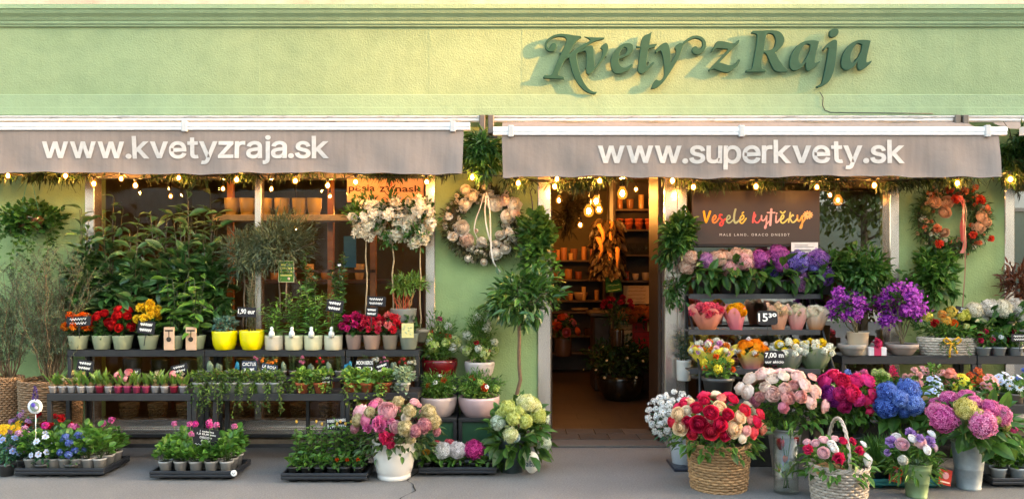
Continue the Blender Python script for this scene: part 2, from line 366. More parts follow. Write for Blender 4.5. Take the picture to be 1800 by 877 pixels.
# street tree whose branches mirror in the right window
t_ = thing('street_tree', 'young street tree with small leaves standing across the road', 'tree', (8.6, -12.4, 0)); g = Geo(); tube(g, [(0, 0, 0), (.05, 0, 1.2), (0, .05, 2.6), (.1, 0, 4.6)], .12, .05, (.08, .06, .04), 8)
for i in range(14):
    a_ = random.uniform(0, 6.28); z_ = random.uniform(2.0, 4.2); tube(g, [(0, 0, z_), (.6*math.cos(a_), .6*math.sin(a_), z_+.35), (1.4*math.cos(a_), 1.4*math.sin(a_), z_+.3)], .04, .01, (.08, .06, .04), 5)
g.build('trunk', M_STEM, t_); g = Geo(); u_ = norm(rng.normal(size=(2600, 3)))*rng.uniform(.3, 1, (2600, 1)); M_ = np.zeros((2600, 4, 4)); q_ = norm(rng.normal(size=(2600, 3))); x_ = norm(np.cross(q_, [.1, .2, .9])); M_[:, :3, 0] = x_*.05; M_[:, :3, 1] = np.cross(q_, x_)*.09; M_[:, :3, 2] = q_*.1; M_[:, :3, 3] = u_*[1.7, 1.5, 1.5]+[0, 0, 3.6]; M_[:, 3, 3] = 1
g.inst((np.array([(-1, 0, 0), (0, -1, 0), (1, 0, 0), (0, 1, 0.)]), np.array([(0, 1, 2, 3)]), np.zeros(4)), M_, (.07, .12, .02), None); g.build('crown', M_LEAF, t_)

# ---------------------------------------------------------------- the shop building
shop = thing('flower_shop_building', 'green rendered flower shop front with two show windows and an open door', 'building', (0, 0, 0))
def fx(px, Y=0): return (px-900)/S(Y)
def fz(py, Y=0): return EYE-(py-HOR)/S(Y)
XL, XR = -7.5, 7.5
TOPW = fz(300)     # top of openings
g = Geo(); box(g, (XL, .03, fz(8)), (XR, .5, 7)); g.build('upper_wall', M_PINKWALL, shop)
# fascia with thin raised seams, lower band and cornice
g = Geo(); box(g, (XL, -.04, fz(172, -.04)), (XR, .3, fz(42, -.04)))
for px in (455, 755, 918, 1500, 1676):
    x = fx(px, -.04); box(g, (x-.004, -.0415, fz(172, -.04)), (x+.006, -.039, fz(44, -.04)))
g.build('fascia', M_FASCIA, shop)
g = Geo()
prof = [(-.045, fz(48, -.05)), (-.062, fz(47, -.06)), (-.062, fz(43, -.06)), (-.075, fz(42.5, -.07)), (-.075, fz(38, -.07)), (-.085, fz(36, -.08)), (-.10, fz(30, -.1)), (-.13, fz(24, -.12)), (-.14, fz(20, -.12)), (-.14, fz(18, -.12)), (-.155, fz(17.5, -.12)), (-.155, fz(9, -.13)), (.05, fz(7, -.1)), (.05, fz(48, -.05))]
n = len(prof); xs = [XL, XR]
V = [(x, y, z) for x in xs for (y, z) in prof]; F = [(i, (i+1) % n, n+(i+1) % n, n+i) for i in range(n)]
g.add(V, F); g.build('cornice', M_MOULD, shop)
g = Geo(); prof = [(-.05, fz(166, -.05)), (-.066, fz(168, -.05)), (-.066, fz(189, -.06)), (-.076, fz(190, -.06)), (-.076, fz(203, -.06)), (.1, fz(203, -.06)), (.1, fz(166, -.05))]
n = len(prof); V = [(x, y, z) for x in xs for (y, z) in prof]; g.add(V, [(i, n+i, n+(i+1) % n, (i+1) % n) for i in range(n)]); g.build('lower_band', M_MOULD, shop)
g = Geo(); box(g, (XL, .03, TOPW), (XR, .3, fz(172))); g.build('lintel', M_STUCCO, shop)
for a, b in ((-620, 150), (765, 945), (1580, 1765)):
    g = Geo(); box(g, (fx(a), 0, .12), (fx(b), .35, TOPW)); g.build('pier', M_STUCCO, shop)
    g = Geo(); box(g, (fx(a)-.0, -.02, 0), (fx(b)+.0, .34, .12), bev=.008); g.build('plinth', M_STONE, shop)
# window bays
def window(a, b, zb, mull=(), tran=()):
    x0, x1 = fx(a), fx(b); g = Geo(); fw = .085
    box(g, (x0, -.015, zb), (x0+fw, .12, TOPW), bev=.006); box(g, (x1-fw, -.015, zb), (x1, .12, TOPW), bev=.006)
    box(g, (x0+fw, .0, zb), (x1-fw, .12, zb+.07), bev=.006); box(g, (x0+fw, .0, TOPW-.07), (x1-fw, .12, TOPW), bev=.006)
    for m_ in mull: x = fx(m_); box(g, (x-.03, .02, zb+.07), (x+.03, .11, TOPW-.07), bev=.005)
    f = g.build('window_frame', M_FRAME, shop)
    e = [x0+fw] + [fx(m_) for m_ in mull] + [x1-fw]
    for i in range(len(e)-1):
        g = Geo(); l = e[i] + (.03 if i else 0); r = e[i+1] - (.03 if i < len(e)-2 else 0)
        g.add([(l, .06, zb+.07), (r, .06, zb+.07), (r, .06, TOPW-.07), (l, .06, TOPW-.07)], [(0, 1, 2, 3)]); g.build('pane', M_PANE if a < 1000 else M_PANE2, f)
zb = fz(752)
window(150, 765, zb, mull=(452,)); window(1190, 1580, fz(735), mull=()); window(1765, 2400, fz(735))
for a, b, z in ((150, 765, zb), (1190, 1580, fz(735)), (1765, 2400, fz(735))):
    g = Geo(); box(g, (fx(a), -.07, z-.045), (fx(b), .12, z), bev=.006); g.build('sill', M_FRAME, shop)
    g = Geo(); box(g, (fx(a), .0, 0), (fx(b), .12, z-.045)); box(g, (fx(a), -.012, .02), (fx(b), 0.002, z-.09), bev=.01); g.build('plinth', M_STONE, shop)
g = Geo()
for a, b in ((945, 968), (1168, 1190)):
    box(g, (fx(a), -.02, 0.002), (fx(b), .14, TOPW), bev=.006)
box(g, (fx(968), 0, TOPW-.06), (fx(1168), .14, TOPW), bev=.006)
g.build('door_frame', M_FRAME, shop)
g = Geo(); box(g, (fx(966), -.03, .0), (fx(1170), .2, .018), (.11, .10, .09), bev=.004); g.build('threshold', M_MATTE, shop)
g = Geo(); box(g, (fx(1168)-.03, .141, .02), (fx(1168), .62, 2.6), (.035, .015, .006), bev=.004); box(g, (fx(968), .141, .02), (fx(968)+.02, .40, 2.6), (.05, .03, .015), bev=.004); g.build('door_reveal', M_WOOD, shop)
g = Geo()
for j in range(2):
    for i in range(4):
        x0 = fx(968)+.01+(i-.4*j)*.27; box(g, (max(fx(968)+.003, x0), .21+j*.24, .0), (min(fx(1168)-.003, x0+.262), .44+j*.24, .021), np.array((.07, .058, .048))*random.uniform(.7, 1.3), bev=.004)
g.build('doorstep', M_MATTE, shop)
# room behind
RX0, RX1, RY = -4.9, 5.2, 5.2
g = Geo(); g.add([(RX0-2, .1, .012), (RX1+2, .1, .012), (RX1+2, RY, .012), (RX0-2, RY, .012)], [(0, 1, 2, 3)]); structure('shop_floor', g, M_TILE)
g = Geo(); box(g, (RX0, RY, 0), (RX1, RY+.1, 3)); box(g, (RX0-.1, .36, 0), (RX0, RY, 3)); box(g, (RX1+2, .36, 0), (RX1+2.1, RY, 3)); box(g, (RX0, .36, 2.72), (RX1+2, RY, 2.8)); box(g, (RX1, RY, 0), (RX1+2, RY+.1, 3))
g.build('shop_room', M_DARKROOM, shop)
# ---------------------------------------------------------------- leaf / flower templates (V, F, t)
def leaf_tpl(w=.35, n=4, fold=.12, droop=.25, tip=1.0, base=.25, shape='lance'):
    V = []; t = []
    for i in range(n+1):
        y = i/n
        if shape == 'oval': pw = math.sin(math.pi*min(1, y*.93+.05))**.75
        elif shape == 'obov': pw = math.sin(math.pi*(y**1.35)*.93+.05)**.8
        else: pw = math.sin(math.pi*(y**.8)*.97+.02)
        if i in (0, n): pw = .04
        z = -droop*y*y
        V += [(-w*pw/2, y, z+fold*pw*w), (0, y, z), (w*pw/2, y, z+fold*pw*w)]; t += [1, .0, 1]
    F = []
    for i in range(n):
        a = i*3; F += [(a, a+1, a+4, a+3), (a+1, a+2, a+5, a+4)]
    return np.array(V), np.array(F), np.array(t, float)
L_LANCE = leaf_tpl(.26, 4, .3, .25); L_NARROW = leaf_tpl(.14, 3, .3, .2); L_OVAL = leaf_tpl(.5, 4, .25, .3, shape='oval')
L_BIG = leaf_tpl(.40, 6, .22, .42, shape='obov'); L_ROUND = leaf_tpl(.85, 4, .15, .2, shape='oval')
L_BAY = leaf_tpl(.36, 4, .25, .3)
L_BLADE = leaf_tpl(.07, 4, .3, .25)
def fan_tpl(pts, cup=.12):
    V = [(0, .45, 0)] + [(x, y, cup*(abs(x)+abs(y-.45))) for x, y in pts]; k = len(pts)
    return np.array(V), np.array([(0, i+1, (i+1) % k+1, -1) for i in range(k)]), np.array([0.]+[1.]*k)
L_IVY = fan_tpl([(0,0),(.3,-.08),(.28,.22),(.55,.35),(.25,.5),(.28,.72),(0,1),(-.28,.72),(-.25,.5),(-.55,.35),(-.28,.22),(-.3,-.08)], -.1)
L_NEEDLE = (np.array([(-.02,0,0),(.02,0,0),(.012,1,-.1),(-.012,1,-.1)]), np.array([(0,1,2,3)]), np.array([0,0,1,1.]))
def petal_grid(nu, nv, fn):
    V = []; t = []
    for j in range(nv+1):
        for i in range(nu+1):
            u, v = -1+2*i/nu, j/nv; V.append(fn(u, v)); t.append(v)
    F = [(j*(nu+1)+i, j*(nu+1)+i+1, (j+1)*(nu+1)+i+1, (j+1)*(nu+1)+i) for j in range(nv) for i in range(nu)]
    return np.array(V), np.array(F), np.array(t)
_bloom = {}
def jit(c, s=.06): return np.clip(np.asarray(c)*(1+rng.normal(0, s)), 0, 1)
def rotz(V, a): c, s = math.cos(a), math.sin(a); return V @ np.array([[c, s, 0], [-s, c, 0], [0, 0, 1]])
def bloom_mesh(kind, ca, cb, var=0):
    """Unit-radius flower looking along +Z; ca = petal base / inner colour, cb = rim / outer colour."""
    key = (kind, tuple(np.round(ca, 3)), tuple(np.round(cb, 3)), var)
    if key in _bloom: return _bloom[key]
    g = Geo(); ca = np.asarray(ca, float); cb = np.asarray(cb, float)
    if kind in ('rose', 'peony', 'ranunculus'):
        L = {'rose': 6, 'peony': 7, 'ranunculus': 8}[kind]
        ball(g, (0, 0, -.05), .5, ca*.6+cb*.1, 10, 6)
        for l in range(L):
            f = (l+1)/L; npet = (2+(l+1)//2) if kind == 'rose' else (3+l//2 if kind == 'ranunculus' else 4+l//2)
            tip = .97*f**.85-.04; bul = tip+.10*(1-f)+.05; zt = .60-.50*f**2.0; hw = 1.35*math.pi/npet
            ruf = {'rose': .035, 'peony': .075, 'ranunculus': .015}[kind]; curl = {'rose': .10, 'peony': .02, 'ranunculus': .0}[kind]*f
            for p in range(npet):
                ph = rng.uniform(0, 6.28); dz = rng.normal(0, .035); dr = rng.normal(0, .03)
                def fn(u, v):
                    a = u*hw*(.6+.4*math.sin(min(1, v*1.3)*math.pi/2))
                    w_ = math.sin(min(v, .62)/.62*math.pi/2); k = max(0, (v-.62)/.38)
                    r = bul*w_*(1-k)+(tip+dr)*k if v > .62 else bul*w_
                    edge = abs(u)**3
                    z = -.5+(zt+dz+.5)*v**1.15-.10*edge*v-curl*k*k*.8
                    r += ruf*math.sin(4*u+ph)*v*v+curl*k*k-.05*edge*v
                    z += ruf*.8*math.cos(6*u+ph)*k
                    return (r*math.cos(a), r*math.sin(a), z)
                V, F, t = petal_grid(5, 5, fn); V = rotz(V, 6.283*p/npet+l*1.9+rng.uniform(-.15, .15))
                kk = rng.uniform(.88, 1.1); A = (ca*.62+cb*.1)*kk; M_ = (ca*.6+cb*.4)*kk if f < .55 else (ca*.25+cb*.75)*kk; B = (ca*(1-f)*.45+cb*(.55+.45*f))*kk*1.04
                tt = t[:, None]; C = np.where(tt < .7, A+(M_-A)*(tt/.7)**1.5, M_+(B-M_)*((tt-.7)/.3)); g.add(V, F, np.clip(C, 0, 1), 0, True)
        if kind == 'rose':
            for p in range(5):
                a = 6.283*p/5; g.inst(L_LANCE, frames([(0, 0, -.3)], (math.cos(a), math.sin(a), -.3), .7, .1), (.05, .12, .02), (.06, .14, .03))
    elif kind in ('hydrangea',):
        n = 150; i = np.arange(n)+.5; ph = np.arccos(1-1.72*i/n); th = np.pi*(1+5**.5)*i
        N = np.stack([np.cos(th)*np.sin(ph), np.sin(th)*np.sin(ph), np.cos(ph)], 1)
        lump = 1+.07*np.sin(5*N[:, 0]+2)*np.cos(4*N[:, 1])+rng.normal(0, .035, n)
        pos = N*lump[:, None]*np.array([1, 1, .82])*.93
        ball(g, (0, 0, 0), .86, ca*.55, 12, 8, sz=.8)
        fl = []; ft = []; FF = []
        for p in range(4):
            a = p*math.pi/2; b0 = len(fl)
            fl += [(0, 0, 0)] + [(.155*math.cos(a+s)*q, .155*math.sin(a+s)*q, h) for s, q, h in ((-.55, .8, .02), (0, 1.12, -.01), (.55, .8, .02))]
            ft += [0, 1, 1, 1]; FF.append((b0, b0+1, b0+2, b0+3))
        tpl = (np.array(fl), np.array(FF), np.array(ft, float))
        d = norm(np.cross(N, rng.normal(size=(n, 3)))); M = np.zeros((n, 4, 4)); Z = norm(N+rng.normal(0, .28, (n, 3))); X = norm(np.cross(d, Z)); Y = np.cross(Z, X)
        s = rng.uniform(.85, 1.2, n)[:, None]
        M[:, :3, 0] = X*s; M[:, :3, 1] = Y*s; M[:, :3, 2] = Z*s; M[:, :3, 3] = pos; M[:, 3, 3] = 1
        mixf = rng.uniform(0, 1, (n, 1))**.8; cc = ca*(1-mixf)+cb*mixf; cc *= rng.uniform(.85, 1.12, (n, 1))
        g.inst(tpl, M, np.clip(cc*.72, 0, 1), np.clip(cc, 0, 1))
    elif kind in ('carnation', 'geranium'):
        n = 46 if kind == 'carnation' else 34
        N = norm(rng.normal(size=(n*2, 3))); N = N[N[:, 2] > -.45][:n]; n = len(N)
        V, F, t = petal_grid(4, 2, lambda u, v: (u*(.12+.3*v), .52*v, .07*math.sin(u*7)*v+.1*v*v))
        M = frames(N*.38, norm(N*.9+rng.normal(0, .45, (n, 3))), rng.uniform(.75, 1.15, n), 1.0)
        mf = rng.uniform(0, 1, (n, 1)); cc = ca*(1-mf)+cb*mf
        g.inst((V, F, t), M, cc*.7, cc, smooth=True)
        ball(g, (0, 0, 0), .42, ca*.6, 8, 6)
    elif kind in ('daisy', 'primrose'):
        npet = 13 if kind == 'daisy' else 6
        V, F, t = petal_grid(2, 3, lambda u, v: ((u*(.16 if npet > 8 else .42)*math.sin(math.pi*min(1, v*.85+.12))), .18+.8*v, .12*v-.18*v*v+.06*u*u))
        for p in range(npet):
            VV = rotz(V, 6.283*p/npet+rng.uniform(-.06, .06)); VV = VV+[0, 0, .015*(p % 2)]
            g.add(VV, F, ca*(1-t[:, None])+cb*t[:, None], 0, True)
        ball(g, (0, 0, .03), .26 if npet > 8 else .17, (.75, .42, .02), 8, 4, sz=.6)
    elif kind == 'cluster':   # umbel of small five-petalled florets
        n = 26; i = np.arange(n)+.5; ph = np.arccos(1-1.15*i/n); th = np.pi*(1+5**.5)*i
        N = np.stack([np.cos(th)*np.sin(ph), np.sin(th)*np.sin(ph), np.cos(ph)], 1)
        V, F, t = petal_grid(2, 2, lambda u, v: (u*.1*math.sin(math.pi*min(1, v*.8+.15)), .03+.2*v, .03*v))
        for k in range(n):
            M = np.array(aimM(N[k]*rng.uniform(.7, .95), N[k]+rng.normal(0, .25, 3), 1.25)); cc = ca+(cb-ca)*rng.uniform(0, 1)
            for p in range(5):
                VV = rotz(V, 1.2566*p) @ M[:3, :3].T + M[:3, 3]; g.add(VV, F, cc*(.75+.25*t[:, None]), 0, True)
            tube(g, [(0, 0, -.4), N[k]*.8], .015, col=(.06, .13, .03), seg=3)
    elif kind == 'tulip':
        for l in range(2):
            for p in range(3):
                V, F, t = petal_grid(4, 4, lambda u, v: ((.52*math.sin(math.pi*(v*.62+.12)))*math.cos(u*1.0)*(1+.08*l), (.52*math.sin(math.pi*(v*.62+.12)))*math.sin(u*1.0*math.sin(math.pi*min(1, v*.9+.06))**.5), -.7+1.5*v-.15*u*u))
                g.add(rotz(V, 6.283*p/3+l*1.05), F, ca*(1-t[:, None])+cb*t[:, None], 0, True)
    elif kind == 'spike':
        n = 40
        for k in range(n):
            f = k/n; a = k*2.4; r = .38*(1-f**2*.75); N = np.array([math.cos(a), math.sin(a), .35+f*.8])
            pos = np.array([math.cos(a)*r*.5, math.sin(a)*r*.5, -1+2*f])
            M = frames([pos]*3, norm(N+rng.normal(0, .35, (3, 3))), .34*(1-.4*f), 1)
            cc = ca+(cb-ca)*rng.uniform(0, 1); g.inst(L_OVAL, M, cc*.8, cc)
    me = g.mesh(kind, [M_PETAL]); _bloom[key] = me; return me
BN = {'rose': 'rose', 'peony': 'peony', 'ranunculus': 'ranunculus', 'hydrangea': 'hydrangea_head', 'carnation': 'carnation', 'geranium': 'geranium_head', 'daisy': 'daisy', 'primrose': 'primrose', 'cluster': 'flower_cluster', 'tulip': 'tulip', 'spike': 'flower_spike'}
def bloom(parent, kind, pos, nrm, r, ca, cb=None, name=None, var=None):
    ca = lin(ca) if isinstance(ca, str) else np.asarray(ca); cb = ca if cb is None else (lin(cb) if isinstance(cb, str) else np.asarray(cb))
    v = random.randrange(3) if var is None else var
    return put(name or BN[kind], bloom_mesh(kind, ca, cb, v), parent, aimM(pos, nrm, r))

# palettes (linear foliage albedos)
DK = np.array((.020, .055, .012)); MD = np.array((.062, .155, .022)); BR = np.array((.13, .28, .04)); LM = np.array((.26, .38, .06))
SV = np.array((.16, .21, .13)); OL = np.array((.085, .115, .045)); GR = np.array((.035, .085, .02)); YG = np.array((.17, .26, .04)); TE = np.array((.03, .09, .07))
def tint(c, k, s=.25):
    c = np.asarray(c, float); v = rng.normal(1, s, (k, 1)).clip(.45, 1.8); w_ = rng.normal(0, .12, (k, 1)).clip(-.25, .25)
    return (c*v*np.array([1+w_[:, 0], np.ones(k), 1-w_[:, 0]]).T).clip(0, 1)
def leaves(g, pos, d, size, tpl, c, c2=None, upj=.4, var=.25, m=0):
    pos = np.asarray(pos).reshape(-1, 3); k = len(pos)
    if not k: return
    A = tint(c, k, var); B = A*1.25 if c2 is None else tint(c2, k, var)
    g.inst(tpl, frames(pos, d, rng.uniform(.65, 1.2, k)*size, upj), A, B, m)
def cloud(g, c, r, n, size, tpl=L_OVAL, col=MD, col2=None, shell=.55, up=.35, down=0, var=.28, clumps=0, m=0, cut=None):
    """Leaves filling an ellipsoid, gathered in clumps with gaps, pointing outwards."""
    c = np.asarray(c, float); r = np.asarray(r, float)*np.ones(3)
    if clumps:
        cc = norm(rng.normal(size=(clumps, 3)))*rng.uniform(.35, .85, (clumps, 1)); k = rng.integers(0, clumps, n)
        u = cc[k]+rng.normal(0, .21, (n, 3))
    else:
        u = norm(rng.normal(size=(n, 3)))*(shell+(1-shell)*rng.uniform(0, 1, (n, 1))**.6)*rng.uniform(.75, 1.05, (n, 1))
    pos = c+u*r
    if cut is not None: keep = cut(pos); pos = pos[keep]; u = u[keep]
    d = norm(u*1.0+rng.normal(0, .5, u.shape)+np.array([0, 0, up-down]))
    leaves(g, pos, d, size, tpl, col, col2, var=var, m=m)
def curve_pts(a, b, sag=0, n=8, wob=0):
    a = np.asarray(a, float); b = np.asarray(b, float); t = np.linspace(0, 1, n)[:, None]
    p = a*(1-t)+b*t; p[:, 2] -= (sag*4*t*(1-t))[:, 0]
    if wob: p[1:-1] += rng.normal(0, wob, (n-2, 3))
    return p
def stem_leaves(g, pts, n, size, tpl, c, c2=None, start=.15, spread=1.0, upw=.5, sg=None, r0=.004, r1=.002, scol=(.07, .09, .03), var=.25):
    """One stem with leaves alternating along it."""
    pts = np.asarray(pts); seg = np.linspace(0, len(pts)-1, 200); P_ = np.stack([np.interp(seg, np.arange(len(pts)), pts[:, i]) for i in range(3)], 1)
    T = norm(np.gradient(P_, axis=0)); idx = (np.linspace(start, 1, n)*199).astype(int); a = np.arange(n)*2.4+rng.uniform(0, 6)
    X = norm(np.cross(T[idx], [.2, .9, .1])); Y = np.cross(T[idx], X)
    d = norm(spread*(np.cos(a)[:, None]*X+np.sin(a)[:, None]*Y)+upw*T[idx]+rng.normal(0, .15, (n, 3)))
    leaves(g, P_[idx], d, size*(1-.35*np.linspace(0, 1, n)), tpl, c, c2, var=var)
    tube(sg or g, pts, r0, r1, scol, 5)
def trail(g, start, length, n, size, tpl, c, out=(0, -1, 0), c2=None, var=.3, wob=.03):
    k = 7; p = [np.asarray(start, float)]; d = norm(np.asarray(out, float)+rng.normal(0, .25, 3)+np.array([0, 0, .2]))
    for i in range(k-1):
        d = norm(d*.6+np.array([0, 0, -.75])+rng.normal(0, .22, 3)); p.append(p[-1]+d*length/(k-1))
    stem_leaves(g, p, n, size, tpl, c, c2, .05, 1., .35, r0=.0018, r1=.001, scol=(.09, .1, .03), var=var)

# ---------------------------------------------------------------- writing helpers
def text_geo(txt, col, x0, x1, ztop, zbot, y, depth=.002, bold=0.0, space=1.0, exact=True):
    cu = bpy.data.curves.new('t', 'FONT'); cu.body = txt; cu.size = 1; cu.offset = bold; cu.extrude = 0; cu.space_character = space; cu.resolution_u = 4
    ob = bpy.data.objects.new('t', cu); COL.objects.link(ob); dg = bpy.context.evaluated_depsgraph_get(); me = bpy.data.meshes.new_from_object(ob.evaluated_get(dg))
    V = np.zeros(len(me.vertices)*3); me.vertices.foreach_get('co', V); V = V.reshape(-1, 3); T = [list(p.vertices) for p in me.polygons]
    bpy.data.objects.remove(ob); bpy.data.curves.remove(cu)
    g = []; mn, mx = V.min(0), V.max(0)
    sx = (x1-x0)/(mx[0]-mn[0]); sz = (ztop-zbot)/(mx[1]-mn[1]); W = np.stack([x0+(V[:, 0]-mn[0])*sx, np.full(len(V), y), zbot+(V[:, 1]-mn[1])*sz], 1)
    F = []
    for p in T:
        for i in range(1, len(p)-1): F.append((p[0], p[i], p[i+1], -1))
    bpy.data.meshes.remove(me)
    return W, F
def text_part(parent, txt, col, x0, x1, zt, zb_, y, bold=0., space=1., mat=None, name='lettering', wave=None, off=(0, 0, 0)):
    W, F = text_geo(txt, col, x0, x1, zt, zb_, y, bold=bold, space=space)
    if wave is not None: W[:, 1] = wave(W[:, 0], W[:, 2])
    g = Geo(); g.add(W-np.asarray(off), F, col); return g.build(name, mat or M_MATTE, parent)
def ribbon2d(g, pts, w, col, y, m=0, w1=None, smooth=True, mapf=None):
    """A brush stroke lying in the XZ plane at depth y (points are x, z)."""
    p = np.asarray(pts, float)
    if smooth and len(p) > 2:
        q = []; pp = np.vstack([2*p[0]-p[1], p, 2*p[-1]-p[-2]])
        for i in range(1, len(pp)-2):
            for t in np.linspace(0, 1, 6, endpoint=False):
                q.append(.5*((2*pp[i])+(pp[i+1]-pp[i-1])*t+(2*pp[i-1]-5*pp[i]+4*pp[i+1]-pp[i+2])*t*t+(3*pp[i]-3*pp[i+1]+pp[i+2]-pp[i-1])*t**3))
        q.append(pp[-2]); p = np.array(q)
    T = norm(np.gradient(p, axis=0)); N = np.stack([-T[:, 1], T[:, 0]], 1); n = len(p); ww = np.linspace(w, w if w1 is None else w1, n)[:, None]/2
    A = p+N*ww; B = p-N*ww; V = np.zeros((2*n, 3)); V[:n, 0], V[:n, 2] = A[:, 0], A[:, 1]; V[n:, 0], V[n:, 2] = B[:, 0], B[:, 1]; V[:, 1] = y-np.tile(np.arange(n), 2)*2e-6
    g.add(V, [(i, n+i, n+i+1, i+1) for i in range(n-1)], col, m)
    for e in (0, -1):     # round caps
        a = np.linspace(0, 2*np.pi, 10, endpoint=False); r = ww[e, 0]
        C = np.stack([p[e, 0]+r*np.cos(a), np.full(10, y-.0001-(.0001 if e else 0)), p[e, 1]+r*np.sin(a)], 1); g.add(np.vstack([C, [[p[e, 0], y-.0001-(.0001 if e else 0), p[e, 1]]]]), [(10, i, (i+1) % 10, -1) for i in range(10)], col, m)

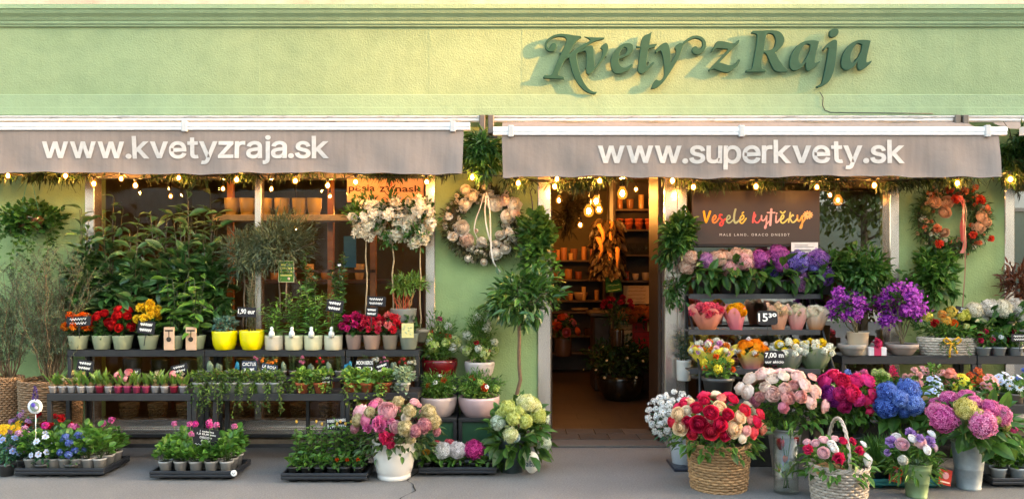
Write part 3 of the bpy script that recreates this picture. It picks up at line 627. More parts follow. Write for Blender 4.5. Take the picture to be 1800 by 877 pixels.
GLYPH = {'w': ['138,0 23,379 87,379 133,214 154,137 175,41 165,41 186,135 206,214 252,379 316,379 362,214 382,136 402,41 391,41 413,135 434,214 480,379 545,379 429,0 368,0 319,172 305,225 291,280 277,338 291,338 277,280 263,225 248,172 199,0'], '.': ['95,-4 86,-4 78,-1 70,3 63,9 57,16 53,24 50,32 50,41 50,50 53,59 57,66 63,73 70,79 78,83 86,86 95,87 104,86 113,83 121,79 128,73 134,66 138,59 140,50 141,41 140,32 138,24 134,16 128,9 121,3 113,-1 104,-4'], 'k': ['110,137 110,212 121,212 284,379 360,379 184,199 177,199', '53,0 53,509 114,509 114,0', '294,0 148,186 191,229 372,0'], 'v': ['163,0 17,379 84,379 165,155 187,87 206,21 184,21 203,87 224,155 305,379 371,379 226,0'], 'e': ['212,-8 185,-7 161,-2 138,6 117,16 98,30 82,46 68,64 56,85 46,108 40,132 35,159 34,187 35,215 39,242 46,267 55,290 67,311 81,329 97,346 115,359 135,370 157,378 180,383 205,384 221,384 236,382 251,379 266,374 280,368 294,361 307,351 319,341 331,329 341,315 350,299 357,282 363,263 368,242 370,219 371,194 371,169 75,169 75,221 338,221 310,202 309,220 307,237 303,254 298,269 291,282 283,294 273,305 263,314 250,321 237,326 222,329 205,330 189,329 173,326 159,321 146,313 135,304 125,294 116,282 109,270 103,256 99,241 97,226 96,211 96,178 97,157 100,139 104,122 110,106 118,92 128,80 139,70 151,61 165,55 179,50 195,47 212,46 224,47 234,48 244,50 254,53 263,56 271,61 278,66 285,73 292,80 297,88 302,96 306,105 365,91 360,77 353,63 345,51 335,39 324,29 311,19 298,11 283,4 266,-1 249,-5 231,-7'], 't': ['204,379 204,327 6,327 6,379', '65,471 126,471 126,98 127,86 128,76 132,68 136,61 142,56 150,53 159,51 170,50 185,51 202,54 213,2 192,-3 168,-4 145,-3 125,2 107,10 92,21 80,35 72,52 67,71 65,93'], 'y': ['47,-139 61,-86 71,-87 104,-89 111,-87 118,-84 124,-80 130,-74 136,-67 141,-58 146,-48 151,-36 163,-1 17,379 84,379 165,155 187,87 206,21 184,21 202,87 224,155 305,379 371,379 204,-58 198,-72 191,-85 184,-97 177,-107 168,-116 159,-124 150,-130 139,-136 128,-140 117,-143 104,-145 91,-145 65,-143'], 'z': ['42,0 42,46 254,320 48,323 48,379 333,379 333,331 126,60 339,56 339,0'], 'r': ['53,0 53,379 112,379 112,321 122,335 130,347 140,358 152,367 166,375 181,380 196,384 213,385 229,384 243,384 243,322 230,324 207,326 194,325 182,323 170,319 159,315 149,309 140,301 132,293 126,284 121,273 117,262 114,250 114,237 114,0'], 'a': ['160,-9 142,-8 126,-5 110,-1 94,5 80,12 68,22 57,32 48,45 40,58 35,73 31,90 30,108 31,123 34,138 38,150 43,161 50,171 58,179 67,187 78,193 89,199 100,203 112,207 125,211 178,220 234,227 265,235 276,255 275,268 273,279 271,288 267,297 262,304 256,311 248,317 240,322 230,326 220,329 208,330 196,331 183,330 171,329 159,326 149,322 118,301 100,274 41,291 48,308 57,322 67,335 79,346 91,355 104,364 118,370 133,375 148,379 163,382 179,384 194,384 239,379 251,376 263,372 275,367 286,360 296,353 306,343 315,333 322,320 329,306 333,290 336,272 337,251 337,0 277,0 277,52 272,52 252,25 244,18 236,12 226,6 215,1 203,-3 190,-6 176,-8', '170,45 187,46 202,49 216,53 228,59 239,66 248,74 257,83 263,93 269,104 272,115 275,126 276,138 276,190 259,182 231,176 200,171 175,168 134,159 125,155 117,150 110,145 103,139 98,132 95,124 93,115 92,105 92,95 94,87 98,79 102,72 107,66 114,61 121,56 130,52 139,49 149,47 159,46'], 'j': ['53,379 114,379 114,-30 113,-47 111,-63 107,-77 102,-90 95,-102 86,-113 76,-122 65,-129 52,-135 37,-139 21,-142 4,-143 -10,-143 -10,-87 2,-87 14,-86 25,-83 34,-78 40,-72 46,-64 50,-54 52,-42 53,-29', '83,443 75,444 67,446 60,449 53,455 48,461 44,468 42,475 41,483 42,491 44,499 48,506 53,512 60,517 67,521 75,523 83,524 92,523 100,521 107,517 114,512 119,506 123,499 125,491 126,483 125,475 123,468 119,461 114,455 107,449 100,446 92,444'], 's': ['182,-8 163,-7 145,-5 128,-2 112,3 98,10 84,18 72,27 62,38 53,50 45,63 40,78 36,94 94,107 99,92 105,79 114,69 124,60 136,54 150,49 165,46 181,45 200,46 217,50 232,55 244,62 255,71 262,81 267,91 268,103 267,112 265,121 260,129 254,136 246,142 237,147 225,151 212,155 149,170 125,177 104,186 87,196 72,208 61,222 53,237 48,255 47,274 48,290 51,305 57,319 65,332 75,343 87,354 100,363 115,370 131,377 149,381 167,384 187,384 206,384 223,381 239,378 254,372 267,366 279,358 290,349 299,339 307,328 314,316 319,303 324,290 268,277 264,288 258,298 251,307 243,316 232,323 219,328 205,331 187,333 171,332 156,329 143,324 131,317 121,308 114,299 110,289 109,277 110,267 112,258 117,250 124,243 133,237 144,232 157,227 172,223 229,209 254,202 275,194 292,183 306,171 317,158 325,142 330,125 331,107 330,90 326,75 321,61 312,47 302,35 290,24 276,15 260,6 242,0 223,-5 203,-7'], 'u': ['182,-5 164,-4 146,-1 130,4 115,11 101,20 89,31 78,44 69,59 62,76 57,95 54,116 53,139 53,379 114,379 114,144 115,123 119,105 127,89 137,75 150,64 164,56 181,52 200,50 213,51 226,53 238,57 249,62 259,69 268,77 276,86 283,97 289,109 293,122 295,137 296,153 296,379 357,379 357,0 298,0 298,92 307,92 297,67 286,47 272,30 257,17 240,7 222,0 203,-4'], 'p': ['53,-143 53,379 112,379 112,319 118,319 137,346 144,353 152,360 161,367 171,373 183,378 197,381 212,384 229,384 252,383 274,378 294,371 313,361 330,347 345,332 359,313 370,293 379,270 385,245 389,218 390,189 389,160 385,133 379,108 370,84 359,64 346,45 330,29 313,16 294,5 274,-2 252,-7 229,-8 213,-7 198,-5 184,-1 173,4 162,10 153,17 145,24 138,31 118,59 114,-143', '220,47 237,48 253,51 267,57 279,66 291,76 301,88 309,101 316,117 321,133 325,151 327,170 328,189 327,209 325,227 321,245 316,261 309,276 301,290 291,301 280,311 267,319 253,325 237,329 220,330 203,329 188,325 174,320 161,312 150,302 140,291 132,278 125,263 120,247 116,229 113,210 113,189 113,169 116,150 120,132 125,115 132,100 140,86 150,75 162,65 174,57 188,51 204,48']}

BOLD = {'w': [[(0,392),(98,392),(162,135),(232,392),(325,392),(395,135),(459,392),(557,392),(444,-12),(347,-12),(278,240),(210,-12),(113,-12)]],
 'v': [[(0,392),(103,392),(193,105),(283,392),(386,392),(245,-12),(141,-12)]]}
def sans_bold(parent, txt, col, x0, x1, ztop, zbot, wave, bold=16, fatx=1.0):
    """Bold sans-serif lettering cut from traced outlines, lying on the waving cloth."""
    VV = []; FF = []; n0 = 0; cx = 0; asc = {}
    for ch in txt:
        loops = BOLD.get(ch) or [[tuple(map(float, p.split(','))) for p in l.split()] for l in GLYPH[ch]]
        groups = [[loops[0], loops[1]]] if ch in 'ap' else [[l] for l in loops]
        mxx = max(p[0] for l in loops for p in l); mnx = min(p[0] for l in loops for p in l)
        if ch == 'j': mnx = 35
        cx += bold*.9 - (mnx if ch != 'j' else 0)
        for gi, gr in enumerate(groups):
            cu = bpy.data.curves.new('l', 'CURVE'); cu.dimensions = '2D'; cu.fill_mode = 'BOTH'; cu.offset = 0 if ch in BOLD else bold
            for lp in gr:
                sp = cu.splines.new('POLY'); sp.points.add(len(lp)-1); sp.use_cyclic_u = True
                for q, (a, b) in zip(sp.points, lp): q.co = (a, b, 0, 1)
            ob = bpy.data.objects.new('l', cu); COL.objects.link(ob); dg = bpy.context.evaluated_depsgraph_get(); me = bpy.data.meshes.new_from_object(ob.evaluated_get(dg)); bpy.data.objects.remove(ob)
            V = np.zeros(len(me.vertices)*3); me.vertices.foreach_get('co', V); V = V.reshape(-1, 3); V[:, 0] += cx; V[:, 2] = gi
            for p in me.polygons:
                v = list(p.vertices)
                for i in range(1, len(v)-1): FF.append((n0+v[0], n0+v[i], n0+v[i+1], -1))
            VV.append(V); n0 += len(V); bpy.data.meshes.remove(me); bpy.data.curves.remove(cu)
        cx += (mxx if ch != 'j' else 114) + (6 if ch in 'wv' else 26) + bold*.9 - (0 if ch not in 'j' else 0)
    V = np.concatenate(VV); mn, mx = V.min(0), V.max(0)
    X = x0+(V[:, 0]-mn[0])*(x1-x0)/(mx[0]-mn[0]); Z = zbot+(V[:, 1]-mn[1])*(ztop-zbot)/(mx[1]-mn[1])
    W = np.stack([X, wave(X, Z)-.0005*V[:, 2], Z], 1)
    g = Geo(); g.add(W, FF, col); return g.build('lettering', M_MATTE, parent)

# ---------------------------------------------------------------- raised sign lettering
def cat_path(pts, s, ox, oy):
    """(x,y[,1]) traced outline points -> smooth closed outline; a third value marks a corner."""
    n = len(pts); out = []
    P_ = [np.array(p[:2], float) for p in pts]; K = [len(p) > 2 for p in pts]
    for i in range(n):
        p1, p2 = P_[i], P_[(i+1) % n]; p0 = P_[i-1] if not K[i] else p1*2-p2*1; p3 = P_[(i+2) % n] if not K[(i+1) % n] else p2*2-p1
        m1 = (p2-p0)/2 if not K[i] else (p2-p1)*.6; m2 = (p3-p1)/2 if not K[(i+1) % n] else (p2-p1)*.6
        L = np.linalg.norm(p2-p1); 
        for m in (m1, m2):
            q = np.linalg.norm(m)
            if q > L*1.1: m *= L*1.1/q
        for t in np.linspace(0, 1, 6, endpoint=False):
            out.append((2*t**3-3*t*t+1)*p1+(t**3-2*t*t+t)*m1+(-2*t**3+3*t*t)*p2+(t**3-t*t)*m2)
    o = np.array(out)/s+[ox, oy]; return o
def raised(parent, loops, yb, yf, name, mat, col, bev=.004):
    cu = bpy.data.curves.new('l', 'CURVE'); cu.dimensions = '2D'; cu.fill_mode = 'BOTH'; cu.extrude = (yb-yf)/2-bev; cu.bevel_depth = bev; cu.bevel_resolution = 1; cu.offset = -bev*.5
    for lp in loops:
        sp = cu.splines.new('POLY'); sp.points.add(len(lp)-1); sp.use_cyclic_u = True
        for q, (px, py) in zip(sp.points, lp): v = P(px, py, yf); q.co = (v.x, v.z, 0, 1)
    ob = bpy.data.objects.new('l', cu); COL.objects.link(ob); dg = bpy.context.evaluated_depsgraph_get(); me = bpy.data.meshes.new_from_object(ob.evaluated_get(dg)); bpy.data.objects.remove(ob)
    V = np.zeros(len(me.vertices)*3); me.vertices.foreach_get('co', V); V = V.reshape(-1, 3); W = np.stack([V[:, 0], (yb+yf)/2-V[:, 2], V[:, 1]], 1)
    me.vertices.foreach_set('co', W.ravel().astype(np.float32)); me.materials.clear(); me.materials.append(mat)
    a = me.color_attributes.new('Col', 'FLOAT_COLOR', 'POINT'); a.data.foreach_set('color', np.tile([*col, 1], len(V)).astype(np.float32)); me.name = name; me.update()
    return put(name, me, parent)
sign = thing('shop_sign', 'raised dark green italic lettering Kvety z Raja mounted on the fascia', 'sign', (0, 0, 0))
c = 1
LET = [
 (6.265, 940, 40, [[(510,150,c),(430,143),(360,131),(270,126),(190,150),(130,200),(112,250),(125,295),(165,318),(210,312),(238,275),(236,240),(212,226),(185,240),(168,268),(152,288,c),(135,262),(142,220),(180,180),(250,155),(320,158),(345,175),(350,200),(300,320),(240,450),(195,560),(170,580),(112,582),(95,600,c),(100,612,c),(320,622,c),(322,600,c),(275,588),(256,570),(265,540),(320,430),(345,400),(378,385,c),(395,470),(420,560),(470,660),(540,740),(600,775),(665,785),(682,765,c),(640,760),(580,715),(520,620),(480,500),(462,400),(462,350,c),(500,310),(560,265),(640,215),(760,180),(768,166,c),(660,165),(558,158,c),(600,180),(612,195),(590,215),(500,262),(430,312),(372,355,c),(400,300),(440,225),(490,175),(512,165,c)]]),
 (6.265, 940, 40, [[(478,335,c),(520,318),(550,310),(566,328),(570,400),(568,500),(570,550),(592,570),(625,550),(700,470),(770,380),(805,300),(805,250),(780,228),(735,262),(725,280,c),(745,300),(742,360),(700,440),(660,500,c),(652,400),(648,300),(635,258),(600,255),(540,285)]]),
 (6.265, 940, 40, [[(1080,465,c),(1070,490),(1000,540),(910,562),(860,530),(838,450),(850,370),(900,290),(970,240),(1030,228),(1075,245),(1083,290),(1060,335),(1000,375),(925,402,c),(925,440),(945,480),(985,497),(1030,485),(1068,455,c)], [(930,375,c),(980,360),(1015,320),(1015,285),(990,270),(960,290),(935,335)]]),
 (6.265, 1120, 40, [[(160,105,c),(130,125),(75,150),(48,200),(40,262,c),(-8,262,c),(-5,277,c),(38,277,c),(15,450),(8,520),(25,555),(60,560),(120,520),(180,455),(188,435,c),(170,440),(130,480),(105,485),(100,460),(115,350),(125,285,c),(195,272,c),(220,235,c),(135,245,c),(145,180)]]),
 (6.265, 1120, 40, [[(200,310,c),(215,290),(270,240),(320,222),(345,245),(360,300),(370,380),(372,440,c),(420,360),(430,310),(415,280),(430,255),(475,225),(500,232,c),(540,190),(600,155),(660,145),(720,165),(758,220),(750,290),(710,335),(650,350),(610,325),(612,280),(640,262),(662,272),(670,290,c),(700,285),(720,250),(715,205),(680,180),(630,172),(560,205),(505,250,c),(495,290),(450,400),(380,520),(300,640),(240,700),(200,722),(155,728,c),(180,665),(210,630),(240,640),(262,635),(290,605),(300,560),(295,450),(280,360),(265,315),(245,310),(205,335,c)]]),
 (6.265, 1120, 40, [[(815,325,c),(850,260),(885,210),(960,210),(1060,232),(1105,205),(1120,192,c),(1128,200,c),(1110,235),(1040,300),(905,440,c),(960,455),(1020,472),(1075,455),(1120,405,c),(1135,415,c),(1110,465),(1040,530),(990,550),(920,535),(840,510),(795,535,c),(790,520,c),(830,480),(1000,300),(990,290,c),(940,285),(870,285),(830,318)]]),
 (8.767, 1300, 40, [[(190,150,c),(215,130),(350,125),(550,123),(640,160),(690,250),(670,340),(600,420),(545,455,c),(600,560),(680,680),(745,735,c),(735,755,c),(590,758),(530,720),(470,600),(420,490),(370,455,c),(340,600),(340,690),(360,715),(410,730,c),(405,758,c),(100,760,c),(105,740,c),(160,722),(195,700),(225,560),(260,350),(275,200),(250,172),(200,165,c)], [(415,180,c),(470,165),(530,190),(560,270),(545,360),(510,410),(430,432),(375,430,c),(390,330)]]),
 (7.306, 1380, 40, [[(438,240,c),(370,230),(260,240),(160,300),(90,400),(62,500),(70,580),(120,615),(180,600),(230,560),(272,505,c),(268,570),(290,615),(330,610),(390,570),(445,515),(450,495,c),(410,515),(385,515),(385,470),(410,350)], [(330,290,c),(280,272),(230,310),(190,390),(175,470),(190,520),(220,520),(270,460),(315,370)]]),
 (7.306, 1380, 40, [[(490,350,c),(520,310),(580,250),(640,222),(668,240),(665,350),(650,500),(620,640),(560,760),(480,815),(430,835,c),(408,830,c),(412,818,c),(470,780),(500,680),(540,480),(560,360),(555,322),(530,328),(500,358,c)], [(570,150),(585,105),(630,78),(675,85),(688,120),(668,165),(620,188),(582,182)]]),
]
LET.append((7.306, 1380, 40, [[(x+663, y-6, *k) for x, y, *k in lp] for lp in LET[7][3]]))
for s_, ox, oy, lps in LET:
    raised(sign, [cat_path(lp, s_, ox, oy) for lp in lps], -.072, -.102, 'letter', M_MATTE, (.006, .050, .026))
g = Geo()
for px, py in ((985, 95), (1030, 120), (1065, 100), (1095, 105), (1140, 110), (1175, 110), (1275, 95), (1330, 100), (1400, 105), (1465, 110), (1505, 105)):
    v = P(px, py, -.07); tube(g, [(v.x, -.072, v.z), (v.x, -.03, v.z)], .006, col=(.05, .1, .07), seg=6)
g.build('standoff_pin', M_METALP, sign)
g = Geo(); pts = [P(x, y, -.079) for x, y in ((1441, 162), (1447, 172), (1446, 185), (1450, 194), (1460, 198), (1500, 198.5), (1560, 199), (1640, 200))]; tube(g, pts, .004, col=(.02, .02, .02), seg=5)
tag(g.build('cable', M_PLASTIC, None), 'thin black cable dropping from the sign letter j along the moulding', 'cable')

# ---------------------------------------------------------------- awnings
def awning(name_lab, cx0, cx1, bx0, bx1, vx0, vx1, by0, by1, vy0, vy1, text, tx0, tx1, ty0, ty1, clamps, dip=0):
    Yc, Yb = -.14, -.60
    t_ = thing('retractable_awning', name_lab, 'awning', (0, 0, 0), 'grey canvas awnings over the shop windows')
    g = Geo(); box(g, (fx(cx0, Yc), Yc, fz(214, Yc)), (fx(cx1, Yc), -.078, fz(204, Yc)), bev=.01)
    box(g, (fx(cx0, Yc), Yc-.02, fz(206.5, Yc)), (fx(cx1, Yc), Yc+.001, fz(204.5, Yc)), bev=.003); g.build('cassette', M_CASS, t_)
    X0, X1 = fx(bx0, Yb), fx(bx1, Yb); Z1, Z0 = fz(by0, Yb), fz(by1, Yb)
    g = Geo(); prof = [(Yb+.06, Z0+.005), (Yb+.06, Z1-.01), (Yb+.03, Z1), (Yb-.005, Z1-.008), (Yb-.012, (Z0*.55+Z1*.45)), (Yb-.004, (Z0*.6+Z1*.4)), (Yb-.006, Z0+.004), (Yb, Z0)]
    n = len(prof); V = [(x, y, z) for x in (X0, X1) for y, z in prof]; g.add(V, [(i, (i+1) % n, n+(i+1) % n, n+i) for i in range(n)], lin('e4e0de'))
    for e in (0, 1): g.add([V[e*n+i] for i in range(n)], [(0, i, i+1, -1) for i in range(1, n-1)], lin('d4d0ce'))
    fb = g.build('front_bar', M_PLAIN, t_)
    for cpx in clamps:
        g = Geo(); x = fx(cpx, Yb); box(g, (x-.022, Yb-.022, Z0-.015), (x+.022, Yb+.02, Z1+.006), lin('b8b4b2'), bev=.005); g.build('clamp', M_PLAIN, fb)
    # sloping roof cloth
    g = Geo(); nx = 60; V = []
    xs = np.linspace(fx(vx0, Yb)+.0, fx(vx1, Yb), nx)
    for j in range(6):
        f = j/5; y = (Yc-.005)*(1-f)+(Yb+.04)*f; z = (fz(213, Yc)-.012)*(1-f)+(Z1-.006)*f-.03*math.sin(math.pi*f)
        V += [(x, y, z+.004*math.sin(x*9+j)) for x in xs]
    g.add(V, [(j*nx+i, j*nx+i+1, (j+1)*nx+i+1, (j+1)*nx+i) for j in range(5) for i in range(nx-1)], smooth=True); g.build('roof_cloth', M_FABRIC, t_)
    # hanging valance with soft waves
    va, vb = fx(vx0, Yb), fx(vx1, Yb); zt = Z0+.008
    def wave(x, z): h = np.clip((zt-np.asarray(z))/.33, 0, 1); return Yb+.012+h*(.014*np.sin(np.asarray(x)*4.1+1)+.009*np.sin(np.asarray(x)*13+np.asarray(z)*9)+.002*np.sin(np.asarray(x)*29-np.asarray(z)*14)+.016*np.sin(np.asarray(x)*1.3)) - .03*h*np.exp(-((np.asarray(x)-vb)/.12)**2)
    g = Geo(); nx, nz = 160, 12; V = []
    for j in range(nz+1):
        for i in range(nx+1):
            u = i/nx; x = va+(vb-va)*u; zb_ = fz(vy0*(1-u)+vy1*u, Yb)+.007*math.sin(x*3)+.004*math.sin(x*11)+.003*math.sin(x*23); z = zt+(zb_-zt)*j/nz
            hem = .004 if j == nz else 0
            V.append((x-(.02*(u-.5)*j/nz), float(wave(x, z))-hem, z))
    V = np.array(V); g.add(V, [(j*(nx+1)+i, j*(nx+1)+i+1, (j+1)*(nx+1)+i+1, (j+1)*(nx+1)+i) for j in range(nz) for i in range(nx)], smooth=True)
    B = V.copy(); B[:, 1] += .004; g.add(B, [((j+1)*(nx+1)+i, (j+1)*(nx+1)+i+1, j*(nx+1)+i+1, j*(nx+1)+i) for j in range(nz) for i in range(nx)], smooth=True)
    # sewn hem along the lower edge
    zl = V[-(nx+1):]; tube(g, zl+[0, -.001, 0], .0045, seg=5)
    v_ = g.build('valance', M_FABRIC, t_)
    if text: sans_bold(v_, text, lin('c4bab2'), fx(tx0, Yb), fx(tx1, Yb), fz(ty0, Yb), fz(ty1, Yb), lambda x, z: wave(x, z)-.0075)
    # folding arms and end brackets
    for s_ in (0, 1):
        xe = (X0+.35, X1-.35)[s_]; xm = (X0+.9, X1-.9)[s_]
        g = Geo(); tube(g, [(xe, -.12, Z1+.06), (xm, -.36, Z1-.01)], .018, col=lin('cfcac6'), seg=8); tube(g, [(xm, -.36, Z1-.01), (xe+(.1 if s_ == 0 else -.1), Yb+.05, Z1-.03)], .016, col=lin('cfcac6'), seg=8); ball(g, (xm, -.36, Z1-.01), .024, lin('908a86'))
        g.build('folding_arm', M_PLAIN, t_)
        g = Geo(); xx = (fx(cx0, Yc), fx(cx1, Yc)-.05)[s_]; box(g, (xx, -.17, fz(236, Yc)), (xx+.05, -.05, fz(203, Yc)), lin('5a5048'), bev=.006); box(g, (xx-.03, -.12, fz(242, Yc)), (xx+.08, -.09, fz(238, Yc)), lin('35302c'))
        g.build('bracket', M_PLAIN, t_)
    return t_
awning('grey canvas awning with white web address ending in zraja over the left window', -260, 853, -250, 826, -246, 815, 214.5, 229, 303, 305, 'www.kvetyzraja.sk', 73, 578, 238, 289, (325, 796))
awning('grey canvas awning with white web address beginning with super over the door', 858, 1686, 867, 1770, 882, 1757, 222, 238, 311, 310, 'www.superkvety.sk', 1051, 1591, 246, 298, (898, 1303, 1735))
awning('rightmost white awning frame mostly cut off by the edge of the photo', 1690, 2300, 1800, 2400, 1804, 2390, 222, 238, 311, 310, None, 0, 0, 0, 0, (1830,))

# ---------------------------------------------------------------- green garlands under the awnings
def garland(label, x0, x1, pyc, n, rr=.075, Y=-.3, dens=1, hang=.5):
    g = Geo(); L = fx(x1, Y)-fx(x0, Y); k = int(n)
    t = rng.uniform(0, 1, k*3); t = t[rng.uniform(0, 1, k*3) < .5+.5*np.sin((x1-x0)*t*.045+2*np.sin((x1-x0)*t*.013))][:k]; k = len(t); px = x0+(x1-x0)*t; base = np.stack([fx(px, Y), np.full(k, Y), fz(pyc+5*np.sin(px*.021)+4*np.sin(px*.057), Y)], 1)
    u = norm(rng.normal(size=(k, 3)))*rng.uniform(.1, 1, (k, 1)); pos = base+u*np.array([.06, rr, rr*.9]); pos[:, 2] += np.where((px > 598) & (px < 752), .045, 0)
    d = norm(u*.9+rng.normal(0, .4, (k, 3))+np.array([0, -.15, -hang]))
    h = k//3
    leaves(g, pos[:h], d[:h], .085, L_NARROW, DK*1.0, GR, var=.35); leaves(g, pos[h:2*h], d[h:2*h], .075, L_LANCE, OL*.6, OL, var=.4); leaves(g, pos[2*h:], d[2*h:], .11, L_NEEDLE, GR, OL, var=.4)
    tw = [(fx(p_, Y), Y, fz(pyc+5*math.sin(p_*.021), Y)) for p_ in np.linspace(x0, x1, 60)]; tube(g, tw, .012, col=(.05, .04, .02), seg=5)
    return tag(g.build('garland', M_LEAF), label, 'garland', 'evergreen garlands hung under the awnings')
garland('evergreen garland hanging below the left awning over the window', -40, 812, 304, 2100, rr=.055)
garland('evergreen garland hanging below the right awning over the door and sign', 886, 1752, 314, 2100, rr=.055)
garland('short evergreen garland at the right edge beyond the orange wreath', 1762, 1880, 300, 1400, rr=.13, Y=-.3)
def foliage_thing(name, label, cat, cx, cy, Y, rx, ry, n, size, tpl, col, col2=None, rd=.12, group=None, clumps=9, down=0, up=.2, mat=None, wood=True):
    c_ = P(cx, cy, Y); s = S(Y); t_ = thing(name, label, cat, tuple(c_), group); g = Geo()
    cloud(g, (0, 0, 0), (rx/s, rd, ry/s), n, size, tpl, col, col2, clumps=clumps, up=up, down=down); g.build('foliage', mat or M_LEAF, t_)
    if wood:
        g = Geo()
        for i in range(7):
            e = rng.normal(0, .45, 3)*[rx/s, rd, ry/s]; tube(g, curve_pts((0, rd*.4, ry/s*.3), e, 0, 5, .01), .005, .002, (.08, .06, .03), 5)
        g.build('twigs', M_STEM, t_)
    return t_
foliage_thing('greenery_bunch', 'thick bunch of dark green leaves filling the gap between two awnings', 'greenery', 850, 268, -.34, 34, 40, 1300, .09, L_LANCE, DK*1.6, MD*1.3, down=.5, clumps=14)
foliage_thing('greenery_bunch', 'dark leafy bunch at the right end of the right awning', 'greenery', 1790, 262, -.3, 34, 44, 1100, .085, L_LANCE, DK*1.4, MD, down=.5, clumps=12)

# ---------------------------------------------------------------- string lights
def bulb_at(parent, px, py, Y, r=.028, dim=False, edison=False, top=None):
    v = P(px, py, Y); s = r
    g = Geo(); prof = [(0.001, -1.15), (.45, -1.1), (.85, -.75), (1.0, -.2), (.95, .25), (.7, .75), (.45, 1.15), (.38, 1.3)]
    lathe(g, [(a*s, b*s) for a, b in prof], v, (1, .7, .3), 16); b = g.build('bulb', M_SHELL, parent)
    g = Geo(); ball(g, v, .50*s if not edison else .42*s, (1, .7, .3), 8, 6, sz=1.35); g.build('filament', M_BULBDIM if dim else (M_BULBIN if edison else M_BULB), b)
    g = Geo(); lathe(g, [(.44*s, 1.28*s), (.5*s, 1.4*s), (.5*s, 2.3*s), (.3*s, 2.6*s), (.001, 2.6*s)], v, (.03, .025, .02), 10); g.build('socket', M_PLASTIC, b)
    return v + Vector((0, 0, 2.5*s))
def string_lights(label, bulbs, Y, ya=300):
    t_ = thing('string_lights', label, 'string lights', (0, 0, 0), 'strings of warm bulbs under the awnings')
    tops = []
    for b in bulbs: tops.append(bulb_at(t_, b[0], b[1], Y+(b[2] if len(b) > 2 else 0), r=random.uniform(.021, .026)))
    g = Geo()
    for i in range(len(tops)-1): tube(g, curve_pts(tops[i], tops[i+1], .02, 9), .004, col=(.02, .02, .015), seg=4)
    e0, e1 = tops[0], tops[-1]; tube(g, curve_pts(e0+Vector((-.5, 0, .03)), e0, .01, 6), .003, col=(.02, .02, .015), seg=4)
    g.build('cord', M_PLASTIC, t_)
YL = -.40
string_lights('warm bulb string under the left awning above the plant window', [(14, 309), (115, 309), (165, 323, .05), (213, 314), (238, 326), (314, 313), (416, 316), (519, 318), (576, 326, .05), (625, 320), (750, 320), (830, 312)], YL)
string_lights('warm bulb string under the right awning above door and dark sign', [(911, 322), (975, 328, .05), (979, 315), (1054, 318), (1182, 318), (1219, 329), (1329, 328), (1436, 329), (1537, 326), (1683, 322), (1776, 315)], YL)

# ---------------------------------------------------------------- flat signs
t_ = thing('sign_board', 'dark brown board with colourful handwritten words Veselé kytičky above the hydrangeas', 'sign', (0, 0, 0)); Y = -.10
g = Geo(); a, b = P(1217, 430, Y), P(1441, 335, Y); box(g, (a.x, Y, a.z), (b.x, Y+.03, b.z), lin('3a2618'), bev=.004); g.build('board', M_PLAIN, t_)
g = Geo(); box(g, (a.x-.004, Y-.006, a.z-.018), (b.x+.004, Y+.036, a.z-.001), lin('201510'), bev=.003); g.build('rail', M_PLAIN, t_)
Yt = Y-.004
def vq(x, y): v = P(1225+x/8.571, 350+y/8.571, Yt); return (v.x, v.z)
ST = [('f2a51e', 32, [[(105,188),(118,270),(138,350)],[(138,350),(168,280),(200,188)]]), ('e8863a', 22, [[(245,325),(280,292),(286,258),(266,248),(238,290),(238,340),(262,358),(300,335),(330,290)]]),
 ('e84a42', 24, [[(376,238),(345,240),(346,280),(385,320),(396,362),(370,400),(346,385),(362,350),(430,300)]]), ('a3a878', 22, [[(452,320),(498,285),(495,252),(468,255),(446,310),(462,352),(498,355),(545,315)]]),
 ('a9aa7c', 30, [[(583,155),(566,220),(560,310),(580,358),(622,335),(652,305)]]), ('e2b848', 22, [[(655,325),(700,290),(702,248),(672,255),(646,310),(657,355),(690,360),(742,292)],[(684,215),(702,197)]]),
 ('e6605a', 26, [[(865,205),(850,280),(842,350)]]), ('e6605a', 20, [[(845,310),(880,262),(884,235)],[(852,292),(888,348),(922,352),(960,305)]]), ('e09a92', 22, [[(975,250),(974,305),(1000,325),(1035,290),(1052,250)],[(1052,250),(1046,370),(1038,430),(1022,436),(1032,400),(1090,335)]]),
 ('e3aaa4', 34, [[(1122,155),(1114,270),(1105,390)]]), ('e3aaa4', 20, [[(1062,205),(1175,205)]]), ('e0a49a', 24, [[(1195,250),(1190,345),(1215,345),(1250,300)],[(1200,218),(1204,214)]]),
 ('d9c868', 22, [[(1258,320),(1300,287),(1308,250),(1285,247),(1260,300),(1272,352),(1310,355),(1372,300)],[(1260,190),(1295,214),(1330,186)]]), ('cfc070', 24, [[(1408,205),(1395,280),(1382,348)],[(1388,308),(1438,242),(1452,248)],[(1402,292),(1436,348),(1470,342),(1510,298)]]),
 ('e8a24e', 24, [[(1515,245),(1516,310),(1546,328),(1590,250)],[(1590,250),(1588,370),(1574,432),(1556,428),(1582,370),(1640,288)]])]
for col_, w_, strokes in ST:
    g = Geo()
    for st_ in strokes: ribbon2d(g, [vq(*p) for p in st_], w_/8.571/S(Yt), lin(col_), Yt)
    g.build('lettering', M_MATTE, t_)
g = Geo()
for k in range(11):
    a_ = 6.283*k/11; ribbon2d(g, [vq(1672+22*math.cos(a_), 240+20*math.sin(a_)), vq(1672+66*math.cos(a_), 240+54*math.sin(a_))], 24/8.571/S(Yt), lin('f0b072'), Yt-.0002*k)
g.build('flower_emblem', M_MATTE, t_)
text_part(t_, 'MALE LAND, ORACO DNESDT', lin('d8cfc4'), fx(1265, Yt), fx(1388, Yt), fz(410.5, Yt), fz(415.5, Yt), Yt, bold=.0, space=1.55)
t_ = thing('sign_board', 'peach coloured board in the window behind white flowers with brown lettering', 'sign', (0, 0, 0)); Y = .02
